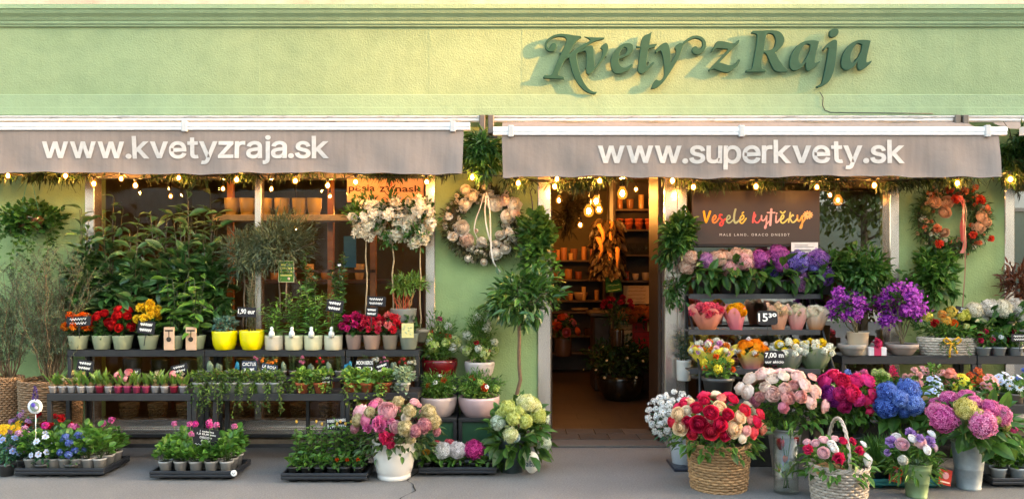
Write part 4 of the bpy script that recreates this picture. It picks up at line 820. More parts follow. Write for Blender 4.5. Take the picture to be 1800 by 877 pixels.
g = Geo(); a, b = P(610, 355, Y), P(745, 308, Y); box(g, (a.x, Y, a.z), (b.x, Y+.015, b.z), lin('e8ae80'), bev=.003); g.build('board', M_PLAIN, t_)
Yt = Y-.004
for tx, u0, u1, v0, v1 in (('pɛsia', 613, 659, 325, 340), ('z', 667, 677, 328.5, 337.5), ('nask', 695, 741, 326, 337.5)): text_part(t_, tx, lin('4a1c10'), fx(u0, Yt), fx(u1, Yt), fz(v0, Yt), fz(v1, Yt), Yt, bold=.012)
g = Geo()
def v2(x, y): v = P(600+x/11.25, 310+y/11.25, Yt); return (v.x, v.z)
ribbon2d(g, [v2(880, 205), v2(925, 215), v2(935, 290), v2(985, 310)], .01, lin('4a1c10'), Yt); ribbon2d(g, [v2(985, 320), v2(990, 230), v2(1045, 205)], .01, lin('4a1c10'), Yt-.0005)
ribbon2d(g, [v2(860, 300), v2(890, 350), v2(960, 385), v2(1030, 360), v2(1065, 315)], .006, lin('4a1c10'), Yt-.001); ribbon2d(g, [v2(965, 190), v2(938, 150), v2(960, 110), v2(998, 140), v2(985, 185), v2(960, 190)], .008, lin('c2502a'), Yt-.001)
g.build('flower_emblem', M_MATTE, t_)
t_ = thing('paper_notice', 'small white printed notice below the corner of the dark sign board', 'notice', (0, 0, 0)); Y = -.13
g = Geo(); a, b = P(1391, 447, Y), P(1438, 426, Y); box(g, (a.x, Y, a.z), (b.x, Y+.004, b.z), lin('d8d2cc')); g.build('paper', M_MATTE, t_)
g = Geo()
for i, yy in enumerate((431, 434, 440)): ribbon2d(g, [tuple(P(1397, yy, Y-.003).xz), tuple(P((1420, 1430, 1425)[i], yy, Y-.003).xz)], .004+.006*(i == 2), lin('6a6460'), Y-.003, smooth=False)
g.build('print', M_MATTE, t_)
# ---------------------------------------------------------------- pots, stands and price boards
def loc(t, v): return Vector(v)-t.location
def vessel(t, kind, r, h, col, z0=0, name='pot', seg=26, soil=True, col2=None, sy=1):
    col = lin(col) if isinstance(col, str) else np.asarray(col); g = Geo(); mat = M_PLASTIC; sr = .9; sz = h*.9
    if kind == 'taper': pr = [(.001, 0), (.72, 0), (.75, .01), (.98, .95), (1, .98), (1, 1), (.93, 1), (.9, .86), (.001, .86)]; mat = M_GLAZE
    elif kind == 'plastic': pr = [(.001, 0), (.72, 0), (.92, .82), (1, .84), (1.01, 1), (.93, 1), (.9, .85), (.001, .85)]
    elif kind == 'rim': pr = [(.001, 0), (.68, 0), (.88, .74), (1, .75), (1.02, 1), (.92, 1), (.87, .86), (.001, .86)]; mat = M_MATTE
    elif kind == 'round': pr = [(.001, 0), (.66, 0), (.74, .03), (.90, .3), (.97, .6), (1, .93), (.99, 1), (.93, 1), (.9, .88), (.001, .88)]; mat = M_GLAZE
    elif kind == 'bowl': pr = [(.001, 0), (.52, 0), (.60, .04), (.86, .35), (.98, .68), (1, .9), (.97, 1), (.92, 1), (.9, .9), (.001, .88)]; mat = M_GLAZE
    elif kind == 'cyl': pr = [(.001, 0), (.9, 0), (.95, .04), (.98, .5), (1, .9), (1, 1), (.92, 1), (.9, .88), (.001, .88)]; mat = M_GLAZE
    elif kind == 'saucer': pr = [(.001, 0), (.55, 0), (.66, .06), (.9, .55), (.93, .6), (1.0, .62), (1.02, .95), (1, 1), (.93, 1), (.9, .8), (.001, .78)]; mat = M_MATTE
    elif kind == 'footed': pr = [(.001, 0), (.74, 0), (.77, .02), (.77, .10), (.74, .12), (.80, .16), (.93, .45), (.99, .8), (1.0, .97), (1.02, .985), (1.02, 1), (.94, 1), (.91, .9), (.001, .9)]; mat = M_PLASTIC
    elif kind == 'bucket': pr = [(.001, 0), (.68, 0), (.70, .02), (.70, .05), (.68, .06), (.80, .42), (.82, .43), (.83, .45), (.82, .47), (.945, .82), (.965, .83), (.97, .85), (.955, .87), (.99, .965), (1.02, .975), (1.02, 1), (.96, 1), (.9, .85), (.001, .85)]; mat = M_ZINC
    elif kind == 'drum': pr = [(.001, 0), (.85, 0), (.88, .02), (.9, .2), (1, .97), (1.03, .98), (1.03, 1), (.95, 1), (.93, .9), (.001, .9)]
    pr = [(a*r, b*h+z0) for a, b in pr]
    lathe(g, pr, col=col, seg=seg, sy=sy)
    p = g.build(name, mat, t)
    if soil:
        g = Geo(); n = 20; a = np.linspace(0, 2*np.pi, n, endpoint=False); V = [(0, 0, z0+sz+.004)]+[(sr*r*math.cos(x), sr*r*math.sin(x)*sy, z0+sz) for x in a]
        g.add(V, [(0, 1+i, 1+(i+1) % n, -1) for i in range(n)], (.035, .022, .014)); g.build('soil', M_SOIL, t)
    return z0+sz
def wicker(t, rb, rt, h, col='a8804f', rows=None, name='basket', handle=False, sy=1.0, z0=0, stakes=40, parent=None):
    col = lin(col); rows = rows or max(5, int(h/.019)); g = Geo(); stakes = 36 if stakes > 20 else 18; K = stakes*4; a = np.linspace(0, 2*np.pi, K, endpoint=False); pitch = h/rows
    bulge = lambda f: rb+(rt-rb)*f**.8
    for i in range(rows):
        f = (i+.5)/rows; rr = bulge(f)+.0065*np.cos(a*stakes/2*1.0+math.pi*(i % 2)); zz = z0+h*f+rng.normal(0, .0007, K)
        tube(g, np.stack([rr*np.cos(a), rr*np.sin(a)*sy, zz], 1), pitch*.52, col=col*rng.uniform(.75, 1.15), seg=5, closed=True)
    for k in range(stakes):
        b = 6.283*(k+.5)/stakes; tube(g, [((bulge(f))*math.cos(b), (bulge(f))*math.sin(b)*sy, z0+h*f) for f in np.linspace(0, 1, 6)], .0055, col=col*.8, seg=5)
    for q in (0, 1):    # plaited rim and foot
        for e in range(3):
            ph = e*2.09; rr = (rt if q else rb)+.009*np.cos(a*10+ph); zz = z0+(h if q else .006)+.008*np.sin(a*10+ph)+(.004 if q else 0)
            tube(g, np.stack([rr*np.cos(a), rr*np.sin(a)*sy, zz], 1), .0065, col=col*1.05, seg=5, closed=True)
    lathe(g, [(.001, z0+.01), (rb*.98, z0+.01), (rt*.93, z0+h*.93), (.001, z0+h*.90)], col=(.05, .032, .02), seg=20, sy=sy)
    b_ = g.build(name, M_WICKER, parent or t)
    if handle:
        g = Geo(); hh = handle
        for e in range(3):
            u = np.linspace(0, math.pi, 40); off = .008
            pts = np.stack([(.05*0+off*np.cos(u*12+e*2.09)) + 0*u, -rt*sy*np.cos(u)*.98, z0+h*.9+hh*np.sin(u)+off*np.sin(u*12+e*2.09)], 1); tube(g, pts, .0065, col=col*1.1, seg=5)
        g.build('handle', M_WICKER, b_)
    return z0+h*.9
def table(label, pxa, pxb, pyt, Yf, Yb, th=.055, legs=(0, 1), rail=True, name='flower_table', group='black metal flower tables', inner=()):
    x0, x1, zt = fx(pxa, Yf), fx(pxb, Yf), fz(pyt, Yf); cx = (x0+x1)/2
    t = thing(name, label, 'table', (cx, Yf, 0), group); a, b = x0-cx, x1-cx; D = Yb-Yf; BK = np.array((.022, .021, .022))
    g = Geo(); box(g, (a, 0, zt-th), (b, .03, zt), BK, bev=.003); box(g, (a, D-.03, zt-th), (b, D, zt), BK, bev=.003)
    box(g, (a, .03, zt-th), (a+.03, D-.03, zt), BK, bev=.003); box(g, (b-.03, .03, zt-th), (b, D-.03, zt), BK, bev=.003)
    g.build('top_frame', M_BLACKMETAL, t)
    g = Geo(); ns = max(3, int(D/.09)); w_ = (D-.06)/ns
    for i in range(ns): box(g, (a+.03, .03+i*w_+.004, zt-.02), (b-.03, .03+(i+1)*w_-.004, zt-.004), BK*1.3, bev=.002)
    g.build('slats', M_BLACKMETAL, t)
    ls = [a+(b-a-.035)*f for f in legs]
    for lx in ls:
        for yy in (.002, D-.034):
            g = Geo(); box(g, (lx, yy, .004), (lx+.035, yy+.032, zt-th-.001), BK, bev=.003); box(g, (lx-.006, yy-.004, 0), (lx+.041, yy+.036, .006), BK); g.build('leg', M_BLACKMETAL, t)
    if rail:
        g = Geo(); box(g, (a+.035, D-.028, .10), (b-.035, D-.01, .13), BK, bev=.002); g.build('rail', M_BLACKMETAL, t)
    return t, zt
def price_sign(label, pa, pb, Y, lines, stake=.12, tilt=0, col='17161a', name='price_sign', shape='rect', cat='price sign', tc='e6e2da', group=None):
    """Small chalk board; pa, pb = (px,py) of the top-left and bottom-right corners."""
    c = P((pa[0]+pb[0])/2, (pa[1]+pb[1])/2, Y); s = S(Y); w_, h_ = abs(pb[0]-pa[0])/s, abs(pb[1]-pa[1])/s
    t = thing(name, label, cat, tuple(c), group or 'small handwritten price boards among the plants'); t.rotation_euler = (R_(-6), R_(tilt), 0)
    g = Geo(); k = .12*min(w_, h_)*2 if shape == 'round' else .006; k = max(k, .006); P4 = []
    for sx, sz in ((1, 1), (-1, 1), (-1, -1), (1, -1)):
        a0 = math.atan2(sz, sx)-math.pi/4
        for q in range(4):
            a = a0+q*math.pi/6; P4.append((sx*(w_/2-k)+k*math.cos(a), sz*(h_/2-k)+k*math.sin(a)))
    n = len(P4); V = [(x, -.0, z) for x, z in P4]+[(x, .006, z) for x, z in P4]
    g.add(V+[(0, 0, 0), (0, .006, 0)], [(2*n, (i+1) % n, i, -1) for i in range(n)]+[(2*n+1, n+i, n+(i+1) % n, -1) for i in range(n)]+[(i, (i+1) % n, n+(i+1) % n, n+i) for i in range(n)], lin(col))
    g.build('board', M_MATTE, t)
    nl = len(lines); yy = h_/2*.86; tot = sum(l[1] if isinstance(l, tuple) else 1 for l in lines); 
    for l in lines:
        tx, wt = l if isinstance(l, tuple) else (l, 1); hh = h_*.86*wt/tot; zt = yy; yy -= hh
        if tx == '~': # illegible scrawl
            g = Geo(); k = 9; ribbon2d(g, [(-w_*.36+w_*.72*i/(k*2), zt-hh*.5+hh*.26*math.sin(i*2.3)) for i in range(k*2)], max(.0022, hh*.13), lin(tc), -.0015); g.build('lettering', M_CHALK, t)
        else:
            W_ = w_*min(.9, max(.3, .55*hh*len(tx)/w_)); text_part(t, tx, lin(tc), -W_/2, W_/2, zt-hh*.12, zt-hh*.8, -.0022, bold=.018, mat=M_CHALK)
    if stake:
        g = Geo(); tube(g, [(0, .009, h_*.2), (0, .012, -h_/2-stake)], .0035, col=lin('c9b99a') if col != '17161a' else (.03, .03, .03), seg=5); g.build('stake', M_WOOD, t)
    return t

# ---------------------------------------------------------------- plant builders (local to the pot: origin at pot base, z0 = soil)
def low_bush(g, z, R, H, n, size, tpl=L_OVAL, col=MD, col2=None, up=.5, clumps=0):
    cloud(g, (0, 0, z+H*.5), (R, R, H*.55), n, size, tpl, col, col2, up=up, clumps=clumps, shell=.3)
    for i in range(6):
        a = random.uniform(0, 6.28); tube(g, [(0, 0, z-.01), (.5*R*math.cos(a), .5*R*math.sin(a), z+H*.6)], .003, .002, (.07, .12, .03), 4)
def upright(g, z, R, H, ns, nl, size, tpl=L_LANCE, col=MD, col2=None, spread=.5, upw=.6, scol=(.08, .1, .03), r0=.004, start=.12):
    for i in range(ns):
        a = 6.283*i/ns+random.uniform(-.5, .5); q = random.uniform(.3, 1)*spread; h = H*random.uniform(.72, 1.05)
        b = (R*.35*math.cos(a), R*.35*math.sin(a), z-.01); e = (R*q*2*math.cos(a), R*q*2*math.sin(a), z+h); m = (R*q*.9*math.cos(a)+random.uniform(-.01, .01), R*q*.9*math.sin(a), z+h*.5)
        p = np.array([b, (np.array(b)+m)/2, m, (np.array(e)+m)/2+rng.normal(0, .006, 3), e]); stem_leaves(g, p, nl, size, tpl, col, col2, start, 1, upw, r0=r0, r1=r0*.5, scol=scol)
def trailing(g, z, R, n, length, size, tpl=L_OVAL, col=MD, col2=None, nl=12):
    for i in range(n):
        a = random.uniform(-3.6, .45); trail(g, (R*.8*math.cos(a), R*.8*math.sin(a), z+.01), length*random.uniform(.45, 1.1), nl, size, tpl, col, (math.cos(a), math.sin(a), 0), col2)
def scatter_blooms(t, kind, n, r, cols, z, R, H, sy=1.0, front=True, name=None, top=.15):
    """Flowers on a dome above the pot rim; cols = list of (inner, rim)."""
    done = []
    for i in range(n):
        best = None
        for k in range(12):
            a = random.uniform(-math.pi, 0) if (front and random.random() < .75) else random.uniform(0, 6.28); e = math.asin(random.uniform(top, 1)); 
            u = np.array([math.cos(a)*math.cos(e), math.sin(a)*math.cos(e), math.sin(e)])
            d = min([np.linalg.norm(u-w_) for w_ in done], default=9)
            if best is None or d > best[0]: best = (d, u)
        u = best[1]; done.append(u); ca, cb = random.choice(cols)
        bloom(t, kind, (u[0]*R, u[1]*R*sy, z+u[2]*H), (u[0], u[1]-.35, u[2]*.8+.15), r*random.uniform(.85, 1.15), ca, cb, name=name)
def potted(name, label, cat, px, py, Y, pw, ph, kind, col, fol=None, blooms=(), group=None, extra=None, soil=True, folm=None, zc=None):
    v = P(px, py, Y) if zc is None else Vector((fx(px, Y), Y, zc)); s = S(Y); r, h = pw/2/s, ph/s
    t = thing(name, label, cat, tuple(v), group)
    z = vessel(t, kind, r, h, col, soil=soil) if kind else 0
    if fol:
        g = Geo(); fol(g, z, s)
        if g.n: g.build('foliage', folm or M_LEAF, t)
    for b in blooms: scatter_blooms(t, b[0], b[1], b[2]/s, b[3], z+(b[6]/s if len(b) > 6 else 0), b[4]/s, b[5]/s)
    if extra: extra(t, z, s)
    return t
def dome(t, cx, cy, rx, ry, Yc, rd, px, py, r, kind, ca, cb=None, name=None, tiltup=.2):
    u, v = (px-cx)/rx, (py-cy)/ry; q = max(.03, 1-u*u-v*v); Y = Yc-rd*math.sqrt(q)+rng.uniform(-.03, .03); pos = P(px, py, Y); nrm = (u*1.0+rng.normal(0, .16), -max(.35, math.sqrt(q))*1.15, -v*.9+tiltup+rng.normal(0, .08))
    return bloom(t, kind, loc(t, pos), nrm, r/S(Y), ca, cb, name=name)
def dome_fill(t, cx, cy, rx, ry, Yc, rd, n, r, kind, cols, sepd=1.0, avoid=(), vmax=.75, name=None):
    done = list(avoid)
    for i in range(n):
        best = None
        for k in range(25):
            a = random.uniform(0, 6.283); q = math.sqrt(random.random()); u, v = q*math.cos(a), q*math.sin(a)
            if v > vmax: continue
            p = (cx+u*rx, cy+v*ry); d = min([math.hypot(p[0]-w_[0], p[1]-w_[1]) for w_ in done], default=99)
            if best is None or d > best[0]: best = (d, p)
        p = best[1]; done.append(p); ca, cb = random.choice(cols); dome(t, cx, cy, rx, ry, Yc, rd, p[0], p[1], r*random.uniform(.85, 1.15), kind, ca, cb, name=name)
    return done
def back_blooms(t, cx, cy, rx, ry, Yc, rd, n, r, kind, cols):
    for i in range(n):
        a = random.uniform(.3, 2.84); e = random.uniform(.1, 1.2); u = (math.cos(a)*math.cos(e), math.sin(a)*math.cos(e), math.sin(e)); c_ = P(cx, cy, Yc); s = S(Yc)
        ca, cb = random.choice(cols); bloom(t, kind, loc(t, c_)+Vector((u[0]*rx/s*.9, u[1]*rd*.9, u[2]*ry/s*.9)), u, r/s, ca, cb)
def bq_leaves(t, cx, cy, rx, ry, Yc, rd, n, size, tpl, col, col2=None, stems_to=None, ns=14, low=True):
    g = Geo(); c_ = np.array(loc(t, P(cx, cy, Yc))); s = S(Yc)
    cloud(g, c_-[0, 0, .12*ry/s], (rx/s*.93, rd*.85, ry/s*.88), n, size, tpl, col, col2, shell=.45, up=.15)
    if low: # collar of leaves hanging over the rim
        k = n//9; a = rng.uniform(0, 6.28, k); p = c_+np.stack([np.cos(a)*rx/s*.72, np.sin(a)*rd*.7, -ry/s*rng.uniform(.35, .75, k)], 1); d = norm(np.stack([np.cos(a), np.sin(a), rng.uniform(-.6, .2, k)], 1)); leaves(g, p, d, size*1.15, tpl, col, col2)
    if stems_to is not None:
        for i in range(ns):
            a = 6.283*i/ns; e = c_+np.array([math.cos(a)*rx/s*.6, math.sin(a)*rd*.6, rng.uniform(-.2, .3)*ry/s]); tube(g, curve_pts(np.array(stems_to)+[math.cos(a)*.02, math.sin(a)*.02, 0], e, 0, 4), .004, .003, (.06, .13, .03), 5)
    g.build('foliage', M_LEAF, t)

# ================================================================ LEFT DISPLAY
_, ZA = table('upper left black table carrying the orange, red and yellow flower pots', 118, 359, 615, -.38, -.05, legs=(0, 1))
table('upper middle black table carrying the two bright yellow pots', 360, 606, 615, -.38, -.05, legs=(0, 1))
table('upper right black table carrying pink geraniums beside the green pier', 608, 737, 615, -.38, -.05, legs=(0, 1))
_, ZB = table('front left black table with the row of bulb pots', 82, 336, 692, -.74, -.44, legs=(0, 1))
table('front middle black table under the trailing ivy pots', 337, 606, 692, -.74, -.44, legs=(.0, .14, 1))
table('front right black table under the variegated trailing pots', 607, 735, 690, -.74, -.44, legs=(.0, 1))
YA, YB_ = -.33, -.68
SG = 'a7ad8c'
def chap(px, o): return lambda t, z, s: None
# front row on the upper tables
GPA = 'pots in the front row on the upper black tables'
def leaf_small(n, H, size=.05, R=16, tpl=L_OVAL, col=GR, col2=MD): return lambda g, z, s: low_bush(g, z, R/s, H/s, n, size, tpl, col, col2)
potted('potted_flower', 'sage green pot of bright orange ruffled flowers at the left end of the table', 'potted flower', 138, 613, YA, 36, 24, 'taper', SG, leaf_small(90, 32), [('carnation', 12, 8.5, [('d84a08', 'f07a14'), ('c84008', 'ee8a1a')], 21, 30, 12)], GPA)
potted('potted_flower', 'sage green pot left of the red begonia pot, leaves and red blooms spilling over', 'potted flower', 180, 613, YA, 35, 24, 'taper', SG, leaf_small(110, 34), [('rose', 8, 8, [('8a0810', 'c8141c'), ('780810', 'b81018')], 20, 34, 12)], GPA)
potted('potted_flower', 'sage green pot of deep red double flowers with broad leaves', 'potted flower', 216, 613, YA, 36, 24, 'taper', SG, leaf_small(110, 36), [('rose', 11, 8.5, [('8a0810', 'd0181c'), ('a00c14', 'dc201e')], 19, 44, 10)], GPA)
potted('potted_flower', 'sage green pot of bright yellow ball flowers beside the red ones', 'potted flower', 261, 613, YA, 36, 24, 'taper', SG, leaf_small(70, 40), [('carnation', 14, 8, [('d89a04', 'f6d024'), ('e0a804', 'fade34')], 20, 38, 22)], GPA)
GRE = '9a9c84'
def laurel(g, z, s, H=110, ns=5, size=.13, R=30, col=DK*2.2, col2=MD*1.2, nl=16): upright(g, z, R/s, H/s, ns, nl, size, L_BIG, col, col2, .55, .35, (.05, .06, .02), .006)
def kraft(t, z, s):
    g = Geo(); box(g, (-.043, -.10, .0), (.043, -.09, .19), lin('cfa888'), bev=.002); tg = g.build('care_label', M_MATTE, t)
    g = Geo(); ball(g, (0, -.1035, .09), .021, (.04, .03, .02), 14, 6, sy=.08); box(g, (-.003, -.102, .08), (.003, -.1005, .168), (.04, .03, .02)); box(g, (-.033, -.1015, .155), (.033, -.1002, .168), (.04, .03, .02)); g.build('print', M_MATTE, tg)
for i, (px, lab) in enumerate(((306, 'sage pot with a kraft care label, left one of the two under the glossy laurel'), (344, 'sage pot with a kraft care label, right one of the two under the glossy laurel'))):
    potted('potted_laurel', lab, 'potted shrub', px, 613, YA, 36, 24, 'taper', SG, lambda g, z, s: upright(g, z, 18/s, 112/s, 4, 11, .16, L_BIG, MD*1.1, BR, .8, .25, (.06, .08, .03), .005), (), GPA, kraft, folm=M_GLOSSLEAF)
potted('potted_plant', 'bright yellow pot with small blue and pink leafy rosettes, left of the yellow pair', 'potted plant', 395, 614, YA, 44, 33, 'round', 'e6d400', lambda g, z, s: (low_bush(g, z, 20/s, 26/s, 260, .035, L_ROUND, SV*1.3, TE*2.4), low_bush(g, z, 16/s, 14/s, 60, .04, L_OVAL, (.3, .14, .12), (.4, .2, .1))), (), 'yellow pots on the middle table')
potted('potted_olive', 'bright yellow pot with an upright silvery shrub, right of the yellow pair', 'potted shrub', 443, 614, YA, 44, 34, 'round', 'e6d400', lambda g, z, s: upright(g, z, 16/s, 108/s, 8, 46, .045, L_NARROW, SV*1.1, OL*2.2, .35, .7, (.2, .15, .08), .004), (), 'yellow pots on the middle table')
for i, px in enumerate((482, 517, 551, 586)):
    def gnome(t, z, s):
        g = Geo(); lathe(g, [(.001, 0), (.024, 0), (.026, .03), (.02, .05), (.012, .055), (.016, .07), (.012, .085), (.001, .09)], (0, -.07, z), lin('cfd2cc'), 12); g.build('ornament', M_GLAZE, t)
        g = Geo(); lathe(g, [(.078, z-.012), (.0785, z+.018), (.07, z+.018), (.001, z+.014)], col=lin('7d9468'), seg=20); g.build('band', M_GLAZE, t)
    potted('potted_herb', f'cream ribbed pot of fresh green herb foliage, {ORD[i]} of four from the left', 'potted herb', px, 614, YA, 33, 25, 'cyl', ('c3b8a2', 'ccc39c', 'ccc6a0', 'c8c0a4')[i], lambda g, z, s: upright(g, z, 22/s, (62, 84, 92, 80)[i]/s, 11, 17, .075, L_LANCE, BR*.9, BR*1.35, .6, .35), (), 'cream pots with green herbs', gnome)
for i, (px, cc, nb, w_) in enumerate(((622, [('a8084e', 'e0248a'), ('90083c', 'd01c70')], 15, 30), (654, [('a80c28', 'ee3050'), ('c01030', 'f04868')], 17, 33), (686, [('b80c20', 'ea2436'), ('d85a58', 'f0908a')], 13, 30))):
    potted('potted_geranium', f"{('magenta', 'crimson pink', 'red and coral')[i]} geraniums in a {('brown pink', 'blush pink', 'taupe')[i]} pot on the upper table", 'potted flower', px, 613, YA, w_, 25, 'taper', ('a3877c', 'b89684', '978674')[i], leaf_small(80, 26), [('geranium', nb, 7.5, cc, 22, 30, 8)], 'geranium pots on the upper right table')
def card(t, z, s):
    g = Geo(); box(g, (-.05, -.09, .10), (.05, -.086, .22), lin('e0d28a'), bev=.002); c_ = g.build('care_label', M_MATTE, t); g = Geo()
    for k in range(9): ball(g, (random.uniform(-.035, .035), -.088, random.uniform(.13, .2)), .009, (.5, .5, .25), 8, 4)
    join=1; g.build('print', M_MATTE, c_)
potted('potted_plant', 'grey green pot with a yellow picture card in front at the table end', 'potted plant', 719, 613, YA, 36, 28, 'taper', '8d9080', lambda g, z, s: low_bush(g, z, 18/s, 30/s, 60, .05, L_OVAL, GR, MD), (), GPA, card)
# standard tree with red hanging stems: tall pot behind at the right
def stdtree(name, label, px, pyb, Y, pw, ph, pk, pc, ty, cy, crx, cry, n, size, tpl, col, col2, group=None, clumps=12, trunkc=(.12, .085, .05), bl=None, rd=None, tr=.008, ntr=1, mat=None):
    v = P(px, pyb, Y); s = S(Y); t = thing(name, label, 'tree', tuple(v), group); z = vessel(t, pk, pw/2/s, ph/s, pc); zc = (pyb-cy)/s; g = Geo()
    for k in range(ntr):
        o = (k-(ntr-1)/2)*.05; pts = curve_pts((o*.4, 0, z-.01), (o+random.uniform(-.01, .01), 0, zc-cry/s*.5), 0, 8, .005); tube(g, pts, tr, tr*.8, trunkc, 8)
        for i in range(8):
            e = rng.normal(0, .45, 3)*[crx/s, crx/s, cry/s]; tube(g, curve_pts(pts[-1], np.array([o, 0, zc])+e, 0, 5, .008), tr*.55, .002, trunkc, 5)
    g.build('trunk', M_STEM, t); g = Geo(); cloud(g, (0, 0, zc), (crx/s, rd or crx/s, cry/s), n, size, tpl, col, col2, clumps=clumps, up=.35); g.build('crown', mat or M_LEAF, t)
    if bl:
        g = Geo(); kind, nb, r, ca, cb = bl
        V, F, tt = petal_grid(2, 2, lambda u, v: (u*.38*math.sin(math.pi*min(1, v*.8+.15)), .05+.95*v, .18*v*v))
        cc = norm(rng.normal(size=(kind, 3)))*rng.uniform(.55, 1, (kind, 1)); cc = cc[cc[:, 1] < .6]
        for c_ in cc:
            m = nb; pos = np.array([0, 0, zc])+(c_+norm(rng.normal(size=(m, 3)))*rng.uniform(.1, .24, (m, 1)))*[crx/s, rd or crx/s, cry/s]
            dd = norm(c_+rng.normal(0, .4, (m, 3)))
            for p in range(5):
                e1 = norm(np.cross(dd, [.3, .2, .9])); e2 = np.cross(dd, e1); a = 6.283*p/5+rng.uniform(0, .3); d = e1*math.cos(a)+e2*math.sin(a)+dd*.35
                k = np.tile(rng.uniform(.85, 1.1, (m, 1)), 1); M = frames(pos, d, r/s, .0); 
                M[:, :3, 2] = dd*(r/s); M[:, :3, 0] = np.cross(M[:, :3, 1], dd)
                g.inst((V, F, tt), M, np.asarray(ca)*k, np.asarray(cb)*k)
        g.build('blossoms', M_PETAL, t)
    return t
WH = lin('fff4dc')
stdtree('flowering_standard', 'tall white flowering standard with cane stem, leftmost of three before the window', 643, 600, -.2, 34, 22, 'rim', '8a8474', 590, 384, 34, 36, 420, .05, L_OVAL, GR*1.3, MD*1.3, 'white flowering standards', 14, (.42, .3, .16), (44, 30, 4.0, WH*.75, WH), rd=.16, tr=.007)
stdtree('flowering_standard', 'tall white flowering standard with cane stem, middle of the three', 690, 600, -.18, 34, 22, 'rim', '8a8474', 590, 388, 36, 40, 420, .05, L_OVAL, GR*1.3, MD*1.3, 'white flowering standards', 14, (.42, .3, .16), (44, 30, 4.0, WH*.75, WH), rd=.16, tr=.007)
stdtree('flowering_standard', 'tall white flowering standard with cane stem next to the green pier', 738, 600, -.22, 34, 22, 'rim', '8a8474', 590, 392, 34, 46, 420, .05, L_OVAL, GR*1.3, MD*1.3, 'white flowering standards', 14, (.42, .3, .16), (44, 30, 4.0, WH*.75, WH), rd=.16, tr=.007)
t = potted('potted_money_tree', 'grey pot with many bare reddish stems under a flat green leafy top', 'potted tree', 709, 592, -.24, 48, 50, 'taper', '85857a', None, (), None)
g = Geo()
for i in range(16):
    a = random.uniform(0, 6.28); s = S(-.24); e = np.array([math.cos(a)*.09, math.sin(a)*.07, (592-515)/s]); tube(g, curve_pts((math.cos(a)*.04, math.sin(a)*.04, .2), e, 0, 6, .008), .005, .003, lin('c0502a') if i % 2 else lin('a87a48'), 6)
g.build('stems', M_STEM, t); g = Geo(); cloud(g, (0, 0, (592-500)/S(-.24)), (40/205, .17, 16/205), 420, .06, L_LANCE, BR, LM*.6, clumps=12); g.build('foliage', M_LEAF, t)
# tall rubber plants and laurels behind
tall = [(150, 362, 300, 'slender rubber plant standing left of the window frame', 26, 5), (190, 352, 250, 'broad leaved rubber plant behind the red flowers', 34, 6), (236, 372, 240, 'rubber plant with arching leaves behind the yellow flowers', 36, 6),
        (286, 380, 230, 'dense dark rubber plant between two taller ones', 38, 6), (330, 345, 250, 'tallest rubber plant with large glossy leaves', 36, 6), (372, 348, 250, 'rubber plant with pale young tips next to the olive tree', 26, 5)]
for i, (px, pt, h, lab, R, ns) in enumerate(tall):
    Y = -.16+.05*(i % 2); s = S(Y)
    v = Vector((fx(px, Y), Y, ZA)); t = thing('rubber_plant', lab, 'potted plant', tuple(v), 'tall rubber plants before the left window'); z = vessel(t, 'plastic', .08, .15, '2c2a26')
    g = Geo(); H = (v.z-fz(pt, Y))*-1; upright(g, z, R*.62/s, H-z, ns+1, 15, .20, L_BIG, DK*3.2, OL*2.2, .62, .75, (.09, .075, .03), .006, .08); g.build('foliage', M_GLOSSLEAF, t)
    g = Geo(); cloud(g, (0, .02, H*.36), (R*1.05/s, .12, H*.34), 210, .14, L_BIG, DK*2.1, GR*1.8, up=.3, shell=.2); g.build('foliage', M_GLOSSLEAF, t)
# olive standards and clipped bay
OLG = 'olive standards before the left window'
stdtree('olive_tree', 'round headed olive standard above the left yellow pot', 428, 602, -.15, 30, 20, 'rim', '6e6a5c', 590, 448, 42, 48, 1800, .07, L_NARROW, OL*1.2, SV*1.1, OLG, 14)
stdtree('olive_tree', 'taller wide headed olive standard with a green tag on its stem', 490, 602, -.12, 30, 20, 'rim', '6e6a5c', 590, 428, 54, 52, 2300, .075, L_NARROW, OL*1.1, SV*1.0, OLG, 16)
t = thing('plant_tag', 'green and cream printed tag standing on a wooden stick between the olive trees', 'plant tag', tuple(P(503, 477, -.22))); s = S(-.22)
g = Geo(); w_, h_ = 26/s, 36/s; box(g, (-w_/2, 0, -h_/2), (w_/2, .004, h_/2), lin('4d7a2c'), bev=.001); lathe(g, [(.001, .0), (w_*.32, .0), (w_*.32, .004), (.001, .004)], (0, .0, 0), lin('4d7a2c'), 16)
g2 = Geo(); box(g2, (-w_/2-.004, .0015, -h_/2-.004), (w_/2+.004, .0055, h_/2+.004), lin('d9cf9c')); g.build('board', M_MATTE, t); g2.build('border', M_MATTE, t)
g = Geo()
for k in range(4): ribbon2d(g, [(-w_*.36, h_*(.32-k*.17)), (w_*.36, h_*(.32-k*.17))], h_*.075, lin('d8cf6c'), -.0015, smooth=False)
ball(g, (w_*.18, -.001, -h_*.35), .012, lin('e8c8b0'), 8, 4, sy=.2); g.build('print', M_MATTE, t)
g = Geo(); tube(g, [(0, .01, -h_/2), (-.01, .012, -h_/2-.35)], .007, col=lin('7a6248'), seg=6); g.build('stake', M_WOOD, t)
for i, (px, pt) in enumerate(((543, 450), (598, 448))):
    Y = -.14; s = S(Y); t = thing('bay_shrub', ('compact dark bay shrub behind the cream pots, left of two', 'compact dark bay shrub behind the cream pots, right of two')[i], 'potted shrub', (fx(px, Y), Y, ZA), 'clipped bay shrubs'); z = vessel(t, 'plastic', .08, .14, '2c2a26'); g = Geo()
    upright(g, z, 16/s, fz(pt, Y)-ZA-z, 8, 34, .065, L_OVAL, GR*1.2, MD*1.1, .55, .6); g.build('foliage', M_GLOSSLEAF, t)
